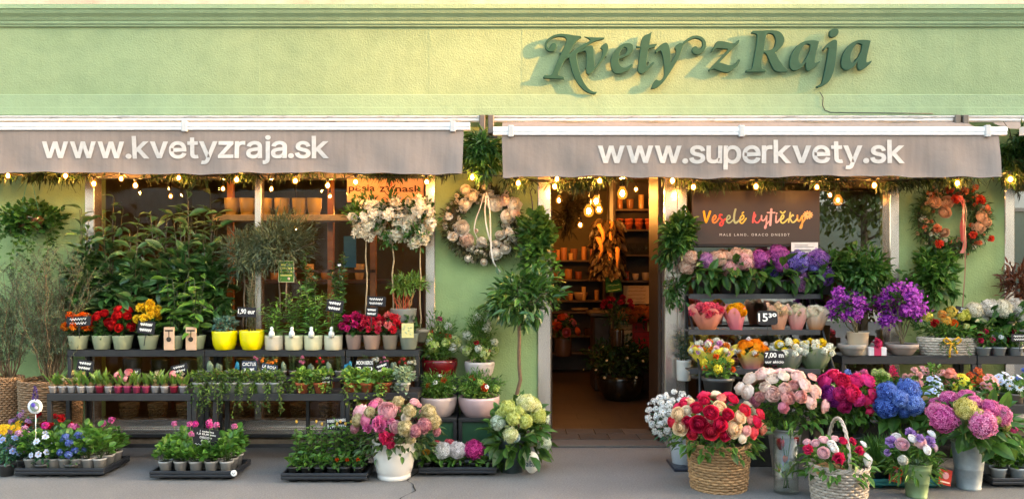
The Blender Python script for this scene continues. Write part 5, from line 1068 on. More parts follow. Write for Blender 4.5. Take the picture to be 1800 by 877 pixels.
# ---- middle riser: cacti and small plants in a long row between the tiers
YM = -.41; ZM = fz(662, YM)
t = thing('shelf_riser', 'low black riser carrying succulents and heather between the two tiers', 'shelf', (fx(540, YM), YM, 0)); g = Geo(); x0, x1 = fx(340, YM)-fx(540, YM), fx(736, YM)-fx(540, YM)
box(g, (x0, -.06, ZM-.03), (x1, .09, ZM), (.022, .021, .022), bev=.003); g.build('board', M_BLACKMETAL, t)
for f in (0, .5, 1):
    g = Geo(); xx = x0+.01+(x1-x0-.05)*f; box(g, (xx, .05, 0), (xx+.03, .08, ZM-.031), (.022, .021, .022), bev=.003); g.build('leg', M_BLACKMETAL, t)
succ = [('grey green cactus', SV, None), ('blue dyed cactus', (.02, .25, .4), None), ('heather with pink tips', OL, ('b04a70', 'd87a98')), ('orange flowering succulent', GR, ('e06a10', 'f09a2a')), ('dark green spiky succulent', GR, None), ('pale succulent', SV*1.4, None), ('white flowering heather', OL, ('d8d4c0', 'f0ecd8')), ('red flowering succulent', GR, ('b01020', 'e02838'))]
order = [4, 5, 0, 4, 1, 0, 2, 3, 3, 5, 4, 2, 0, 7, 5, 4, 1, 0, 7, 6, 2, 0, 7, 6]
for i, k in enumerate(order):
    px = 352+i*16.2; nm, fc, bc = succ[k]; dye = k == 1
    def fol(g, z, s, k=k, fc=fc):
        if k in (0, 1, 5):
            for q in range(5):
                a = random.uniform(0, 6.28); rr = random.uniform(0, 5)/s; hh = random.uniform(9, 18)/s; lathe(g, [(.012, 0), (.016, hh*.4), (.014, hh*.8), (.006, hh*.97), (.001, hh)], (rr*math.cos(a), rr*math.sin(a), z), fc*np.float64(rng.uniform(.8, 1.2)) if not isinstance(fc, tuple) else fc, 7)
        else: upright(g, z, 7/s, 28/s, 12, 12, .026, L_NARROW, fc, MD*1.3, .5, .7, r0=.0015)
    potted('potted_succulent', f'{nm} in a small pot, {ORD[i] if i < 14 else ORD[23-i]} from the {"left" if i < 14 else "right"} on the riser', 'potted succulent', px, 0, YM+random.uniform(-.015, .015), 13, 11, 'plastic', ('8a3038', '9a4038', '5a5a55', '85827a')[i % 4] if i > 11 else ('80807a', '706a64', 'a05048')[i % 3], fol, [('cluster', 4, 3.2, [bc], 6, 12, 12)] if bc else (), 'tiny pots on the middle riser', zc=ZM)
# ---- front left table: bulbs in small pots
x0 = 95
for i in range(15):
    px = 94+i*16.3; k = ('hyacinth bulb with closed green buds', 'bulb with cream buds', 'hyacinth in pink bloom')[(0, 1, 1, 1, 0, 0, 0, 2, 2, 0, 0, 1, 0, 2, 1)[i]]; kk = (0, 1, 1, 1, 0, 0, 0, 2, 2, 0, 0, 1, 0, 2, 1)[i]
    pc = ('b9b4b4', 'bdb8b8', 'c2bebe', 'c6c2c2', 'bab5b5', 'a8324a', 'b8b2b4', 'b04468', 'b84a72', 'b04468', 'b8486c', 'c0bcbc', 'bdb8b8', 'a83048', 'b4aeb2')[i]
    def fol(g, z, s, kk=kk):
        n = 9; a = rng.uniform(0, 6.28, n); M_ = np.stack([np.cos(a)*.012, np.sin(a)*.012, np.full(n, z)], 1); leaves(g, M_, norm(np.stack([np.cos(a)*.4, np.sin(a)*.4, np.ones(n)], 1)), .13, L_LANCE, BR*.9, LM*.75)
        ball(g, (0, 0, z+.01), .026, lin('9a7a48'), 8, 5)
    bl = [[('spike', 2, 4.5, [('5a8a30', '9ab45a')], 3, 16, 8)], [('spike', 3, 5.5, [('c8b060', 'eedca0'), ('d8c8a0', 'f0e6c8')], 6, 20, 8)], [('ranunculus', 2, 8, [('c87078', 'f0a8a8')], 4, 22, 10)]][kk]
    potted('potted_bulb', f'{k}, {"pink" if pc[0] == "a" and i in (5, 13) or i in (7, 8, 9, 10) else "grey"} pot, {ORD[i]} from the left', 'potted bulb', px, 0, YB_+.005*(i % 3), 15, 12, 'plastic', pc, fol, bl, 'small bulb pots on the front left table', zc=ZB)
# ---- front middle and right tables: ivy in grey pots, sedum and variegated trailers in terracotta
for i, (px, pc, kind, tw) in enumerate(((352, '8a8a86', 'plastic', 0), (380, '94948f', 'plastic', 0), (407, '9c9c96', 'plastic', 0), (434, '8c8c88', 'plastic', 0), (462, '94948f', 'plastic', 0), (485, '8a8a86', 'plastic', 0), (532, 'a8532e', 'rim', 1), (564, 'a8532e', 'rim', 1), (618, 'a8532e', 'rim', 1), (645, 'b05a32', 'rim', 1), (676, 'a8532e', 'rim', 1), (708, '9c9c98', 'rim', 2))):
    def fol(g, z, s, tw=tw, i=i):
        if tw == 0: low_bush(g, z, 17/s, 22/s, 150, .03, L_OVAL, MD*.9, YG*.8); trailing(g, z, 14/s, 12, .26 if i in (0, 1, 3, 5) else .17, .03, L_OVAL, MD, YG, 16)
        elif tw == 1: low_bush(g, z, 19/s, 22/s, 110, .045, L_ROUND, MD*1.5, LM*.9); trailing(g, z, 15/s, 8, .24 if i > 7 else .12, .035, L_ROUND, YG, LM, 11)
        else: low_bush(g, z, 20/s, 28/s, 160, .035, L_ROUND, SV*1.7, SV*2.4); trailing(g, z, 15/s, 6, .16, .03, L_ROUND, SV*1.5, None, 10)
    lab = (f'grey pot of small leaved trailing ivy, {ORD[i]} from the left on the front middle table', f'terracotta pot of variegated round leaved plant, {ORD[max(0, i-6)]} terracotta pot from the left', 'grey pot of silvery leaved trailing plant at the right table end')[tw]
    potted('potted_ivy' if tw == 0 else 'potted_trailing_plant', lab, 'potted plant', px, 0, YB_, 26 if tw == 0 else 27, 19, kind, pc, fol, (), 'trailing plants on the front tables', zc=ZB)
# chalk boards on the left
PS = [((117, 556), (159, 573), YA-.1, [('~', 1), ('~', 1)], -3, 'board with white scrawl stuck in the orange flowers'), ((242, 564), (272, 586), YA-.1, ['~', '~'], 6, 'board with white scrawl under the yellow ball flowers'), ((417, 540), (450, 557), YA-.12, [('1,90 eur', 1)], 2, 'white edged board with a price above the right yellow pot'),
 ((574, 527), (603, 548), YA-.1, ['~', '~'], 8, 'board with scrawl tucked in the green herbs'), ((645, 521), (678, 538), YA-.08, ['~', '~'], 3, 'board standing above the crimson geraniums, upper one'), ((643, 540), (664, 556), YA-.14, ['~', '~'], 3, 'small board right behind the crimson geranium heads'), ((593, 462), (600, 470), -.2, ['~'], 0, 'tiny white note hanging before the bay shrub'),
 ((135, 633), (164, 652), YB_+.08, ['~', '~'], 8, 'slanted board behind the first bulb pots'), ((218, 648), (247, 662), YB_+.08, ['~'], -2, 'board behind the middle bulb pots'), ((301, 640), (330, 656), YB_+.08, ['~', '~'], -14, 'tilted board behind the pink hyacinths'),
 ((425, 634), (451, 655), YM-.1, ['CACTUS', '~'], 0, 'blue grey board in front of the cactus row'), ((459, 640), (487, 658), YM-.1, ['LA ROSA', '2,00 €'], 10, 'slanted board right of the blue grey one in the cactus row'), ((564, 659), (582, 677), YB_-.02, ['~', '~'], -4, 'small board between the sedum terracotta pots'),
 ((625, 631), (657, 657), YM-.12, ['MOON BEROS', ('8,90', 1.3)], 0, 'rounded board reading a price above the terracotta pots'), ((660, 637), (685, 655), YM-.1, ['~', '~'], -18, 'tilted board right of the rounded price board'), ((574, 734), (610, 756), -.9, [('EVEREST SUMMERS', .8), ('1,9/ kus', 1.3)], -5, 'board above the green seedling tray')]
for pa, pb, Y, ls, tl, lab in PS: price_sign('black '+lab if not lab.startswith(('white', 'blue', 'tiny', 'small', 'rounded', 'slanted', 'tilted')) else lab, pa, pb, Y, ls, .10, tl, col='2a3446' if 'blue' in lab else '17161a', shape='round' if 'rounded' in lab else 'rect')
# ---- floor trays
def seed_tray(label, px0, px1, pyb, dY, pots, rowsY, name='nursery_tray', h=.035, col=(.02, .022, .026)):
    Yf = GY(pyb); s = S(Yf); x0, x1 = fx(px0, Yf), fx(px1, Yf); cx = (x0+x1)/2; t = thing(name, label, 'tray', (cx, Yf, 0), 'black nursery trays on the pavement')
    a, b = x0-cx, x1-cx; g = Geo(); zt = .06
    box(g, (a, 0, zt-h), (b, dY, zt-.012), col, bev=.006)
    for lo, hi in (((a, 0, zt-.012), (b, .02, zt+.012)), ((a, dY-.02, zt-.012), (b, dY, zt+.012)), ((a, .02, zt-.012), (a+.02, dY-.02, zt+.012)), ((b-.02, .02, zt-.012), (b, dY-.02, zt+.012))): box(g, lo, hi, col, bev=.004)
    g.build('rim', M_PLASTIC, t); g = Geo(); n = max(2, int((b-a)/.15)); m = max(1, int(dY/.16))
    for i in range(n):
        for j in range(m): lathe(g, [(.001, 0), (.042, 0), (.052, zt-h+.002)], (a+(i+.5)*(b-a)/n, (j+.5)*dY/m, 0), col, 14)
    g.build('cells', M_PLASTIC, t)
    return t, cx, Yf, a, b, zt-.012
def tray_pots(info, rows, cols, dY, pr, ph, pc, fol, blooms, lab, kindname, group, where):
    t, cx, Yf, a, b, z = info
    for j in range(rows):
        for i in range(cols):
            x = cx+a+.03+(i+.5)*(b-a-.06)/cols; y = Yf+.03+(j+.5)*(dY-.06)/rows; s = S(y)
            tt = thing(('grass_pot' if kindname == 'grass' else 'potted_'+kindname), f"{lab} {kindname}, {ORD[i]} from left in the {('front', 'second', 'third', 'back')[j] if rows > 1 else 'only'} row of the {where}", 'potted plant', (x, y, z), group)
            zz = vessel(tt, 'plastic', pr, ph, pc, seg=18); g = Geo(); fol(g, zz, i, j); g.build('foliage', M_LEAF, tt)
            blooms(tt, zz, i, j)
def gera_fol(sz=1.0, col=MD*1.3, col2=BR*.8):
    def f(g, z, i, j):
        n = 85; a = rng.uniform(0, 6.28, n); q = rng.uniform(.1, 1, n)**.6; H = .17*sz*rng.uniform(.7, 1.25)
        pos = np.stack([np.cos(a)*q*.075, np.sin(a)*q*.075, z+H*(1.15-.7*q)*rng.uniform(.35, 1, n)], 1); leaves(g, pos, norm(np.stack([np.cos(a)*q, np.sin(a)*q, .5+rng.normal(0, .3, n)], 1)), .052, L_ROUND, col, col2, var=.3)
        for k in range(7): tube(g, [(0, 0, z-.01), pos[k]], .0025, .002, (.1, .16, .05), 4)
    return f
def gbl(prob, cols, r=.024, hh=.24):
    def f(t, z, i, j):
        if random.random() < prob:
            for q in range(random.choice((1, 1, 2))):
                c_ = random.choice(cols); x, y = random.uniform(-.05, .05), random.uniform(-.05, .03); h = hh*random.uniform(.85, 1.25); bloom(t, 'cluster', (x, y, z+h), (x*4, -.9, .7), r*random.uniform(.9, 1.3), *c_)
                g = Geo(); tube(g, [(0, 0, z), (x*.7, y*.7, z+h*.7), (x, y, z+h-.01)], .002, col=(.1, .16, .05), seg=4); g.build('stalk', M_STEM, t)
    return f
PK = [('d0388a', 'f07ab8'), ('c82c80', 'f090c0')]; MG = [('b01070', 'e030a0')]
tr = seed_tray('large black tray of green geraniums on the pavement, second tray from the left', 25, 182, 840, .42, 0, 0)
tray_pots(tr, 3, 7, .42, .052, .085, 'a7a4a0', gera_fol(1.25), gbl(.13, PK+MG), 'green', 'geranium', 'geranium pots in the two left trays', 'second tray')
tr = seed_tray('black tray of pink flowering geraniums on the pavement before the left window', 262, 412, 845, .38, 0, 0)
tray_pots(tr, 3, 5, .38, .052, .085, 'a7a4a0', gera_fol(1.05, MD*1.3, BR), gbl(.5, PK+MG, .024), 'pink flowering', 'geranium', 'geranium pots in the two left trays', 'pink geranium tray')
price_sign('large tilted black board with several chalk lines standing in the pink geranium tray', (338, 754), (386, 786), GY(845)+.12, [('1 sadenica', .8), ('1,8 EUR mix', 1), ('DISCO +', 1), ('0,89', 1.3), ('~', .8)], .12, 8, name='price_sign')
t = thing('price_tag', 'round white price tag on the right corner of the pink geranium tray', 'price tag', tuple(P(411, 831, GY(845)-.004))); g = Geo(); ball(g, (0, 0, 0), .024, lin('e8e4de'), 18, 6, sy=.1); g.build('disc', M_MATTE, t); g = Geo(); ribbon2d(g, [(-.012, .004), (0, -.006), (.012, .006)], .003, (.1, .1, .1), -.0035); g.build('print', M_CHALK, t)
tr = seed_tray('black tray of tall green seedlings with yellow buds before the white planter', 493, 645, 849, .32, 0, 0)
def seedl(g, z, i, j):
    if j == 0: low_bush(g, z, .05, .07, 34, .05, L_OVAL, MD*1.1, BR)
    else: upright(g, z, .045, .30*random.uniform(.8, 1.15), 3, 13, .07, L_OVAL, MD*1.1, BR, .5, .3)
def seedb(t, z, i, j):
    if j and random.random() < .6: x = random.uniform(-.03, .03); bloom(t, 'tulip', (x, 0, z+.30), (x, -.2, 1), .017, 'c09020', 'f0c860')
    elif not j and random.random() < .6: x = random.uniform(-.04, .04); bloom(t, 'carnation', (x, -.03, z+.06), (x, -1, .6), .016, 'c03808', 'f06a20')
tray_pots(tr, 3, 6, .32, .045, .06, (.03, .03, .03), seedl, seedb, 'leafy green', 'seedling', 'seedlings in the tray before the white planter', 'seedling tray')
tr = seed_tray('black tray of little primulas and hydrangeas between the white planter and lime hydrangea', 735, 873, 838, .2, 0, 0)
pm = [('e0a010', 'f0c860', 'carnation', 'yellow'), ('c02838', 'f07078', 'hydrangea', 'coral'), ('d8d4cc', 'ffffff', 'hydrangea', 'white'), ('c04050', 'e87a88', 'hydrangea', 'rose'), ('d8d0cc', 'fcf4f4', 'hydrangea', 'pale'), ('c01c78', 'f055a8', 'hydrangea', 'hot pink'), ('7888b0', 'b8b8d8', 'cluster', 'lilac')]
t_, cx, Yf, a, b, z = tr
for i, (ca, cb, kd, nm) in enumerate(pm):
    px = (748, 764, 777, 787, 803, 833, 858)[i]; dy = (0, .09, 0, .09, 0, .0, .0)[i]; tt = thing('potted_hydrangea', f'small potted plant with a {nm} flower head in the primula tray', 'potted flower', (fx(px, Yf), Yf+.07+dy, z), 'small flower head pots in the primula tray')
    zz = vessel(tt, 'plastic', .045, .05, (.03, .03, .03), seg=16); g = Geo(); low_bush(g, zz, .055, .05, 30, .075, L_OVAL, MD, BR*.8); g.build('foliage', M_LEAF, tt)
    r = (.035, .045, .068, .05, .07, .078, .04)[i]; bloom(tt, kd, (0, -.01, zz+.055+r*.6+(.03 if dy else 0)), (0, -.8, .7), r, ca, cb)
# left edge: yellow flowers tray and mixed blue/pink bed
tr = seed_tray('black tray of yellow daisies cut by the left edge of the photo', -40, 30, 824, .3, 0, 0)
tray_pots(tr, 2, 3, .3, .05, .07, (.03, .03, .03), lambda g, z, i, j: low_bush(g, z, .07, .13, 60, .045, L_LANCE, MD, BR), lambda t, z, i, j: [bloom(t, 'daisy', (random.uniform(-.06, .06), random.uniform(-.06, .0), z+.15+random.uniform(-.05, .06)), (random.uniform(-.5, .5), -1, .8), .028, 'd8a000', 'f6d020') for _ in range(6)], 'yellow', 'daisy', 'yellow daisy pots at the left edge', 'edge tray')
for i, (px, py, nm, ca, cb, kd) in enumerate(((12, 800, 'pale blue', '6078b8', 'a0b4e0', 'primrose'), (44, 800, 'lilac pink', 'b070a0', 'e0a8cc', 'cluster'), (40, 760, 'mauve', '9858a0', 'd0a0d0', 'cluster'), (76, 790, 'white and blue', 'a8b8e0', 'e8ecf4', 'primrose'), (104, 778, 'scarlet', '980810', 'dc1a24', 'geranium'), (70, 762, 'dark red', '900810', 'c81420', 'geranium'), (128, 792, 'blue', '3a4a9a', '7088d0', 'cluster'))):
    Y = -.95+.13*(i % 3)+ (.15 if i in (2, 4, 5) else 0); 
    potted('potted_flower', f'{nm} flowering plant in the bed before the wicker planters', 'potted flower', px, 0, Y, 28, 22, 'plastic', (.05, .05, .05), lambda g, z, s: low_bush(g, z, 24/s, (62 if py < 765 or i in (2, 4, 5) else 46)/s, 190, .04, L_OVAL, MD, TE*2), [(kd, 11, 6.5, [(ca, cb)], 23, (58 if i in (2, 4, 5) else 44), 12)], 'flowering plants at the left edge', zc=0)
t = thing('care_tag', 'round white plastic flower tag with a purple flower picture on a stake', 'plant tag', tuple(P(62, 714, -1.0))); g = Geo(); s = S(-1.0)
lathe(g, [(.001, 0), (13/s, 0), (13/s, .004), (.001, .004)], (0, 0, 0), lin('f0eef0'), 26); q = g.build('disc', M_MATTE, t); q.rotation_euler = (R_(90), 0, 0)
g = Geo(); ball(g, (0, -.006, 0), 9/s, lin('7d8a7c'), 18, 6, sy=.12); ball(g, (-.01, -.010, .012), 4/s, lin('5a48a8'), 10, 5, sy=.3); ball(g, (.012, -.010, -.008), 3/s, lin('c8b8d8'), 10, 5, sy=.3); g.build('print', M_MATTE, t); g = Geo(); tube(g, [(0, .006, 0), (0, .006, -.35)], .003, col=lin('e0e0e0'), seg=5); g.build('stake', M_PLASTIC, t)
bloom(t, 'spike', (0, -.0, 24/s), (0, 0, 1), 12/s, '2a1858', '5a40a0')
# wicker planters with wispy shrubs
def wispy(g, H, R, n, leafn, size=.02, col=OL*1.5, col2=SV*1.3, bark=(.22, .15, .08)):
    for i in range(n):
        a = random.uniform(0, 6.28); q = R*random.uniform(.25, 1); h = H*random.uniform(.55, 1.0); p = curve_pts((.02*math.cos(a), .02*math.sin(a), 0), (q*math.cos(a), q*math.sin(a)*.5, h), 0, 9, .015); tube(g, p, .006, .0015, bark, 5)
        for k in range(9):
            j = random.randint(2, 8); b = p[j]; dd = norm([random.uniform(-1, 1), random.uniform(-.6, .6), random.uniform(.4, 1.4)])*H*random.uniform(.12, .28); pp = curve_pts(b, b+dd, 0, 5, .008); stem_leaves(g, pp, leafn, size, L_LANCE, col, col2, .1, 1, .7, r0=.0018, r1=.001, scol=bark)
for i, (px, pw0, pw1, pyt, pyb, top, lab) in enumerate(((14, 38, 46, 664, 745, 470, 'wispy olive coloured shrub in a wicker planter at the left edge'), (90, 86, 98, 668, 748, 440, 'larger wispy shrub in a wicker planter left of the flower tables'))):
    Y = -.30-.02*i; s = S(Y); t = thing('wicker_planter', lab, 'planter', (fx(px, Y), Y, 0), 'wicker planters with wispy shrubs'); z = wicker(t, pw0/2/s, pw1/2/s, fz(pyt, Y), '8a6a4a', stakes=26)
    g = Geo(); wispy(g, fz(top, Y)-z, (.36, .38)[i], (24, 34)[i], 30, .03); ob = g.build('shrub', M_LEAF, t); ob.location = (0, 0, z)
# hanging ivy basket on the left wall
t = foliage_thing('hanging_ivy', 'hanging basket of ivy by green cords on the left wall', 'hanging plant', 52, 386, -.16, 50, 36, 900, .055, L_IVY, DK*1.9, MD*1.05, rd=.16, clumps=12)
g = Geo()
for i in range(18): trail(g, (random.uniform(-.26, .26), random.uniform(-.14, .05), random.uniform(-.12, .05)), random.uniform(.2, .42), 13, .05, L_IVY, GR*1.2, (random.uniform(-.5, .5), -.4, 0), MD*1.3)
g.build('trailing_stems', M_LEAF, t); g = Geo(); vessel(t, 'bowl', .14, .13, '5a3c28', z0=-.1, seg=20)
for dx in (-.09, .09): tube(g, [(dx, 0, .02), (0, 0, .42)], .003, col=lin('4a8a6a'), seg=4)
tube(g, [(0, 0, .42), (0, .0, .46), (0, .12, .46)], .005, col=(.1, .2, .15), seg=5); g.build('cord', M_PLASTIC, t)
# ================================================================ MIDDLE: white planter bouquet, bowls, lime hydrangea, bay tree, wreath
Y = GY(848)+.15; s = S(Y); px, cx = 693, 693
t = thing('flower_planter', 'big white footed planter with a mixed pink bouquet standing on the pavement', 'planter', (fx(px, Y), Y, 0)); z = vessel(t, 'footed', 38/s, 66/s, 'e2dcd4', seg=36)
Yc = Y; bq_leaves(t, 697, 752, 82, 56, Yc, .28, 520, .06, L_OVAL, MD*.9, OL*1.5, (0, 0, z), 16)
PKs = {'p': ('d85a8a', 'f0a0bc'), 'l': ('e0a0ac', 'f4ccd0'), 'h': ('b81848', 'e03a6c'), 'w': ('e8dcc8', 'faf4e8'), 'k': ('a85868', 'd09aa0'), 'g': ('a89860', 'dccca0'), 'm': ('c04880', 'ec8ab8')}
for x, y, r, k, c_ in ((632, 722, 15, 'peony', 'l'), (642, 738, 13, 'peony', 'p'), (681, 721, 18, 'peony', 'l'), (668, 745, 16, 'carnation', 'm'), (695, 750, 12, 'ranunculus', 'l'), (714, 732, 9, 'rose', 'w'), (655, 712, 10, 'peony', 'm'), (680, 768, 15, 'carnation', 'h'), (686, 780, 9, 'carnation', 'h'), (646, 752, 9, 'carnation', 'm'), (689, 741, 8, 'carnation', 'p'),
                        (729, 706, 9, 'rose', 'l'), (736, 711, 6, 'rose', 'l'), (660, 706, 6, 'rose', 'p'), (745, 748, 14, 'hydrangea', 'k'), (762, 740, 15, 'hydrangea', 'g'), (730, 757, 12, 'hydrangea', 'k'), (712, 752, 15, 'hydrangea', 'g'), (754, 724, 15, 'hydrangea', 'g'), (628, 738, 12, 'hydrangea', 'g'), (624, 752, 10, 'hydrangea', 'k'), (650, 724, 11, 'hydrangea', 'g'), (720, 722, 12, 'hydrangea', 'g'), (768, 758, 9, 'hydrangea', 'k'), (700, 705, 11, 'hydrangea', 'g'), (722, 770, 10, 'hydrangea', 'g')):
    dome(t, 697, 752, 82, 56, Yc, .28, x, y, r, k, *PKs[c_])
back_blooms(t, 697, 752, 82, 56, Yc, .26, 10, 13, 'hydrangea', [PKs['g'], PKs['k']])
# bowls on stepped black stands with green sides
def stand(label, pxa, pxb, pyt, Yf, D):
    x0, x1, zt = fx(pxa, Yf), fx(pxb, Yf), fz(pyt, Yf); cx = (x0+x1)/2; t = thing('plant_stand', label, 'stand', (cx, Yf, 0), 'dark stands for the flower bowls'); w_ = (x1-x0)/2; BK = (.02, .02, .02)
    g = Geo(); box(g, (-w_, 0, zt-.03), (w_, D, zt), BK, bev=.003); g.build('top', M_BLACKMETAL, t)
    g = Geo(); box(g, (-w_+.02, .025, .03), (w_-.02, D-.02, zt-.031), lin('2f5238'), bev=.003); g.build('box_body', M_PLASTIC, t)
    for a in (-w_, w_-.03):
        g = Geo(); box(g, (a, .0, 0), (a+.03, .024, zt-.031), BK, bev=.002); g.build('leg', M_BLACKMETAL, t)
    return zt
zl1 = stand('lower dark stand with green side under the grey pink bowl', 735, 803, 735, -.52, .3); zl2 = stand('lower dark stand with green side under the pink bowl by the lime hydrangea', 806, 882, 735, -.52, .3)
zu1 = stand('higher dark stand behind, carrying the dark red bowl', 740, 806, 668, -.20, .17); zu2 = stand('higher dark stand behind, carrying the small white bowl', 810, 876, 668, -.20, .17)
def wild(cols, H=60, R=32, gp=GR, n=420): return lambda g, z, s: (low_bush(g, z, R*1.1/s, H*1.05/s, n*2, .04, L_LANCE, MD, BR, clumps=16), low_bush(g, z, R/s, H*.5/s, n, .035, L_OVAL, BR*.8, YG*1.3), upright(g, z, R*.8/s, H*1.1/s, 7, 12, .03, L_NARROW, MD, YG, .8, .6, r0=.002), trailing(g, z, R*.7/s, 8, .12, .025, L_OVAL, MD, BR))
potted('flower_bowl', 'dark red glazed bowl of mixed wild greenery and lime flower heads', 'flower bowl', 773, 668, -.13, 64, 38, 'bowl', '6a0f16', wild(0, 72, 30), [('cluster', 7, 11, [('90b038', 'd0dc88'), ('a8b858', 'e0e4b0')], 30, 34, 20), ('cluster', 3, 7, [('b83010', 'e86030')], 24, 50, 14), ('carnation', 2, 6, [('b02070', 'd85098')], 16, 62, 14), ('cluster', 6, 8, [('c8c8b0', 'ecece0')], 30, 52, 16)], 'bowls of mixed flowers on the stands')
potted('flower_bowl', 'small whitish bowl with tall mixed greenery and white sprays', 'flower bowl', 843, 668, -.13, 54, 34, 'bowl', 'b8aaa4', wild(0, 88, 27), [('cluster', 10, 8, [('c8ccb0', 'f0f0e0')], 28, 66, 14), ('carnation', 3, 5, [('a81828', 'd83040')], 20, 40, 12), ('cluster', 5, 10, [('98b048', 'd8e0a0')], 26, 30, 12)], 'bowls of mixed flowers on the stands')
potted('flower_bowl', 'wide grey pink stone bowl of green cushion plants, left of the lower two', 'flower bowl', 769, 735, -.37, 70, 40, 'bowl', 'b3a09a', wild(0, 42, 33), [('carnation', 2, 6, [('c03810', 'f06a30')], 22, 34, 10), ('primrose', 4, 5, [('e8e4dc', 'ffffff')], 30, 30, 10)], 'bowls of mixed flowers on the stands')
potted('flower_bowl', 'wide pink stone bowl with bright green plants, right of the lower two', 'flower bowl', 842, 735, -.37, 74, 40, 'bowl', 'bb9d9a', wild(0, 40, 35, BR), [('carnation', 2, 8, [('c83008', 'f0602a')], 22, 32, 12), ('cluster', 5, 8, [('90b840', 'd0e080')], 32, 26, 10), ('primrose', 3, 4, [('e8e4dc', 'ffffff')], 30, 30, 10)], 'bowls of mixed flowers on the stands')
# lime hydrangea
Y = GY(834)+.12; s = S(Y); t = thing('potted_hydrangea', 'lime green hydrangea in a slate grey pot beside the open door', 'potted flower', (fx(899, Y), Y, 0)); z = vessel(t, 'plastic', 27/s, 62/s, '4d5a5e', seg=30)
bq_leaves(t, 908, 752, 58, 58, Y, .25, 200, .13, L_OVAL, GR*1.5, BR*.75, (0, 0, z), 10)
LH = {'l': ('b4bc4c', 'e0e890'), 'y': ('ccd084', 'f6f6c8'), 'w': ('b8c8a4', 'e8f0dc'), 'b': ('7090a8', 'c0d8d8')}
for x, y, r, c_ in ((893, 716, 15, 'l'), (925, 708, 18, 'y'), (947, 730, 15, 'l'), (875, 742, 14, 'w'), (902, 735, 13, 'l'), (924, 740, 13, 'l'), (898, 764, 14, 'y'), (906, 768, 9, 'b'), (957, 780, 15, 'w'), (912, 722, 11, 'l'), (942, 714, 12, 'y'), (880, 726, 10, 'l')):
    dome(t, 908, 752, 58, 58, Y, .25, x, y, r, 'hydrangea', *LH[c_])
back_blooms(t, 908, 752, 58, 58, Y, .22, 5, 14, 'hydrangea', [LH['l'], LH['w']])
t = thing('price_tag', 'round cream tag with dark script hanging on the slate pot of lime hydrangea', 'price tag', tuple(P(935, 812, Y-.13))); g = Geo(); lathe(g, [(.001, 0), (13/s, 0), (13/s, .003), (.001, .003)], (0, 0, 0), lin('e8e0d0'), 24, sy=1.45); q = g.build('disc', M_MATTE, t); q.rotation_euler = (R_(90), 0, 0)
text_part(t, 'alban', lin('34506a'), -10/s, 10/s, 3/s, -7/s, -.005, bold=.01); g = Geo(); tube(g, [(0, 0, .07), (-.02, .03, .13)], .0015, col=(.5, .45, .4), seg=4); g.build('string', M_STEM, t)
# bay standard
Y = -.42; t = stdtree('bay_tree', 'standard bay tree with dark pointed leaves left of the open door', 913, 0, Y, 40, 34, 'rim', '5b4a40', 0, 0, 1, 1, 1, .01, L_LANCE, GR, MD) if False else None
s = S(Y); t = thing('bay_tree', 'standard laurel tree with dark pointed leaves left of the open door', 'tree', (fx(911, Y), Y, 0)); z = vessel(t, 'rim', 24/s, 46/s, '5b4a40'); zc = fz(525, Y); g = Geo(); tube(g, curve_pts((0, 0, z-.02), (.01, 0, zc-.1), 0, 10, .008), .017, .014, lin('6a5038'), 9)
for i in range(14): e = rng.normal(0, .4, 3)*[.36, .3, .24]; tube(g, curve_pts((.01, 0, zc-.12), np.array([0, 0, zc])+e, 0, 5, .01), .008, .003, (.1, .08, .04), 5)
g.build('trunk', M_STEM, t); g = Geo(); cloud(g, (.02, -.02, zc), (62/s, .26, 44/s), 760, .105, L_BAY, DK*2, MD*.9, clumps=26, up=.1); g.build('crown', M_GLOSSLEAF, t)
# ivy hanging by the door, with its hook
t = foliage_thing('hanging_ivy', 'cascade of round leaved ivy hanging from a hook beside the door frame', 'hanging plant', 944, 425, -.2, 34, 50, 620, .07, L_IVY, GR*1.4, BR*.6, rd=.14, clumps=18, down=.3)
g = Geo()
for i in range(16): trail(g, (random.uniform(-.15, .2), random.uniform(-.1, .02), random.uniform(-.25, .1)), random.uniform(.2, .5), 13, .055, L_IVY, MD*1.1, (random.uniform(-.6, .8), -.3, 0), BR*.9)
g.build('trailing_stems', M_LEAF, t)
g = Geo(); o = loc(t, P(936, 350, -.2)); tube(g, [o+Vector(q) for q in ((0, .0, -.2), (0, 0, -.05), (-.01, 0, .02), (-.02, 0, .06), (.0, 0, .095), (.025, 0, .07), (.022, 0, .045))], .006, col=(.02, .02, .02), seg=6); tube(g, [o+Vector((0, 0, -.02)), o+Vector((0, .2, -.02))], .005, col=(.02, .02, .02), seg=5); g.build('hook', M_BLACKMETAL, t)
foliage_thing('leafy_branch', 'dark ivy bush climbing the right door frame beside the brown sign', 'climbing plant', 1188, 418, -.2, 36, 48, 800, .075, L_OVAL, DK*1.8, MD*.9, rd=.12, clumps=12)
foliage_thing('leafy_branch', 'sparse green trailing leaves below the climbing ivy on the right frame', 'climbing plant', 1186, 500, -.2, 24, 44, 170, .06, L_OVAL, GR*1.3, MD, rd=.08, clumps=6)

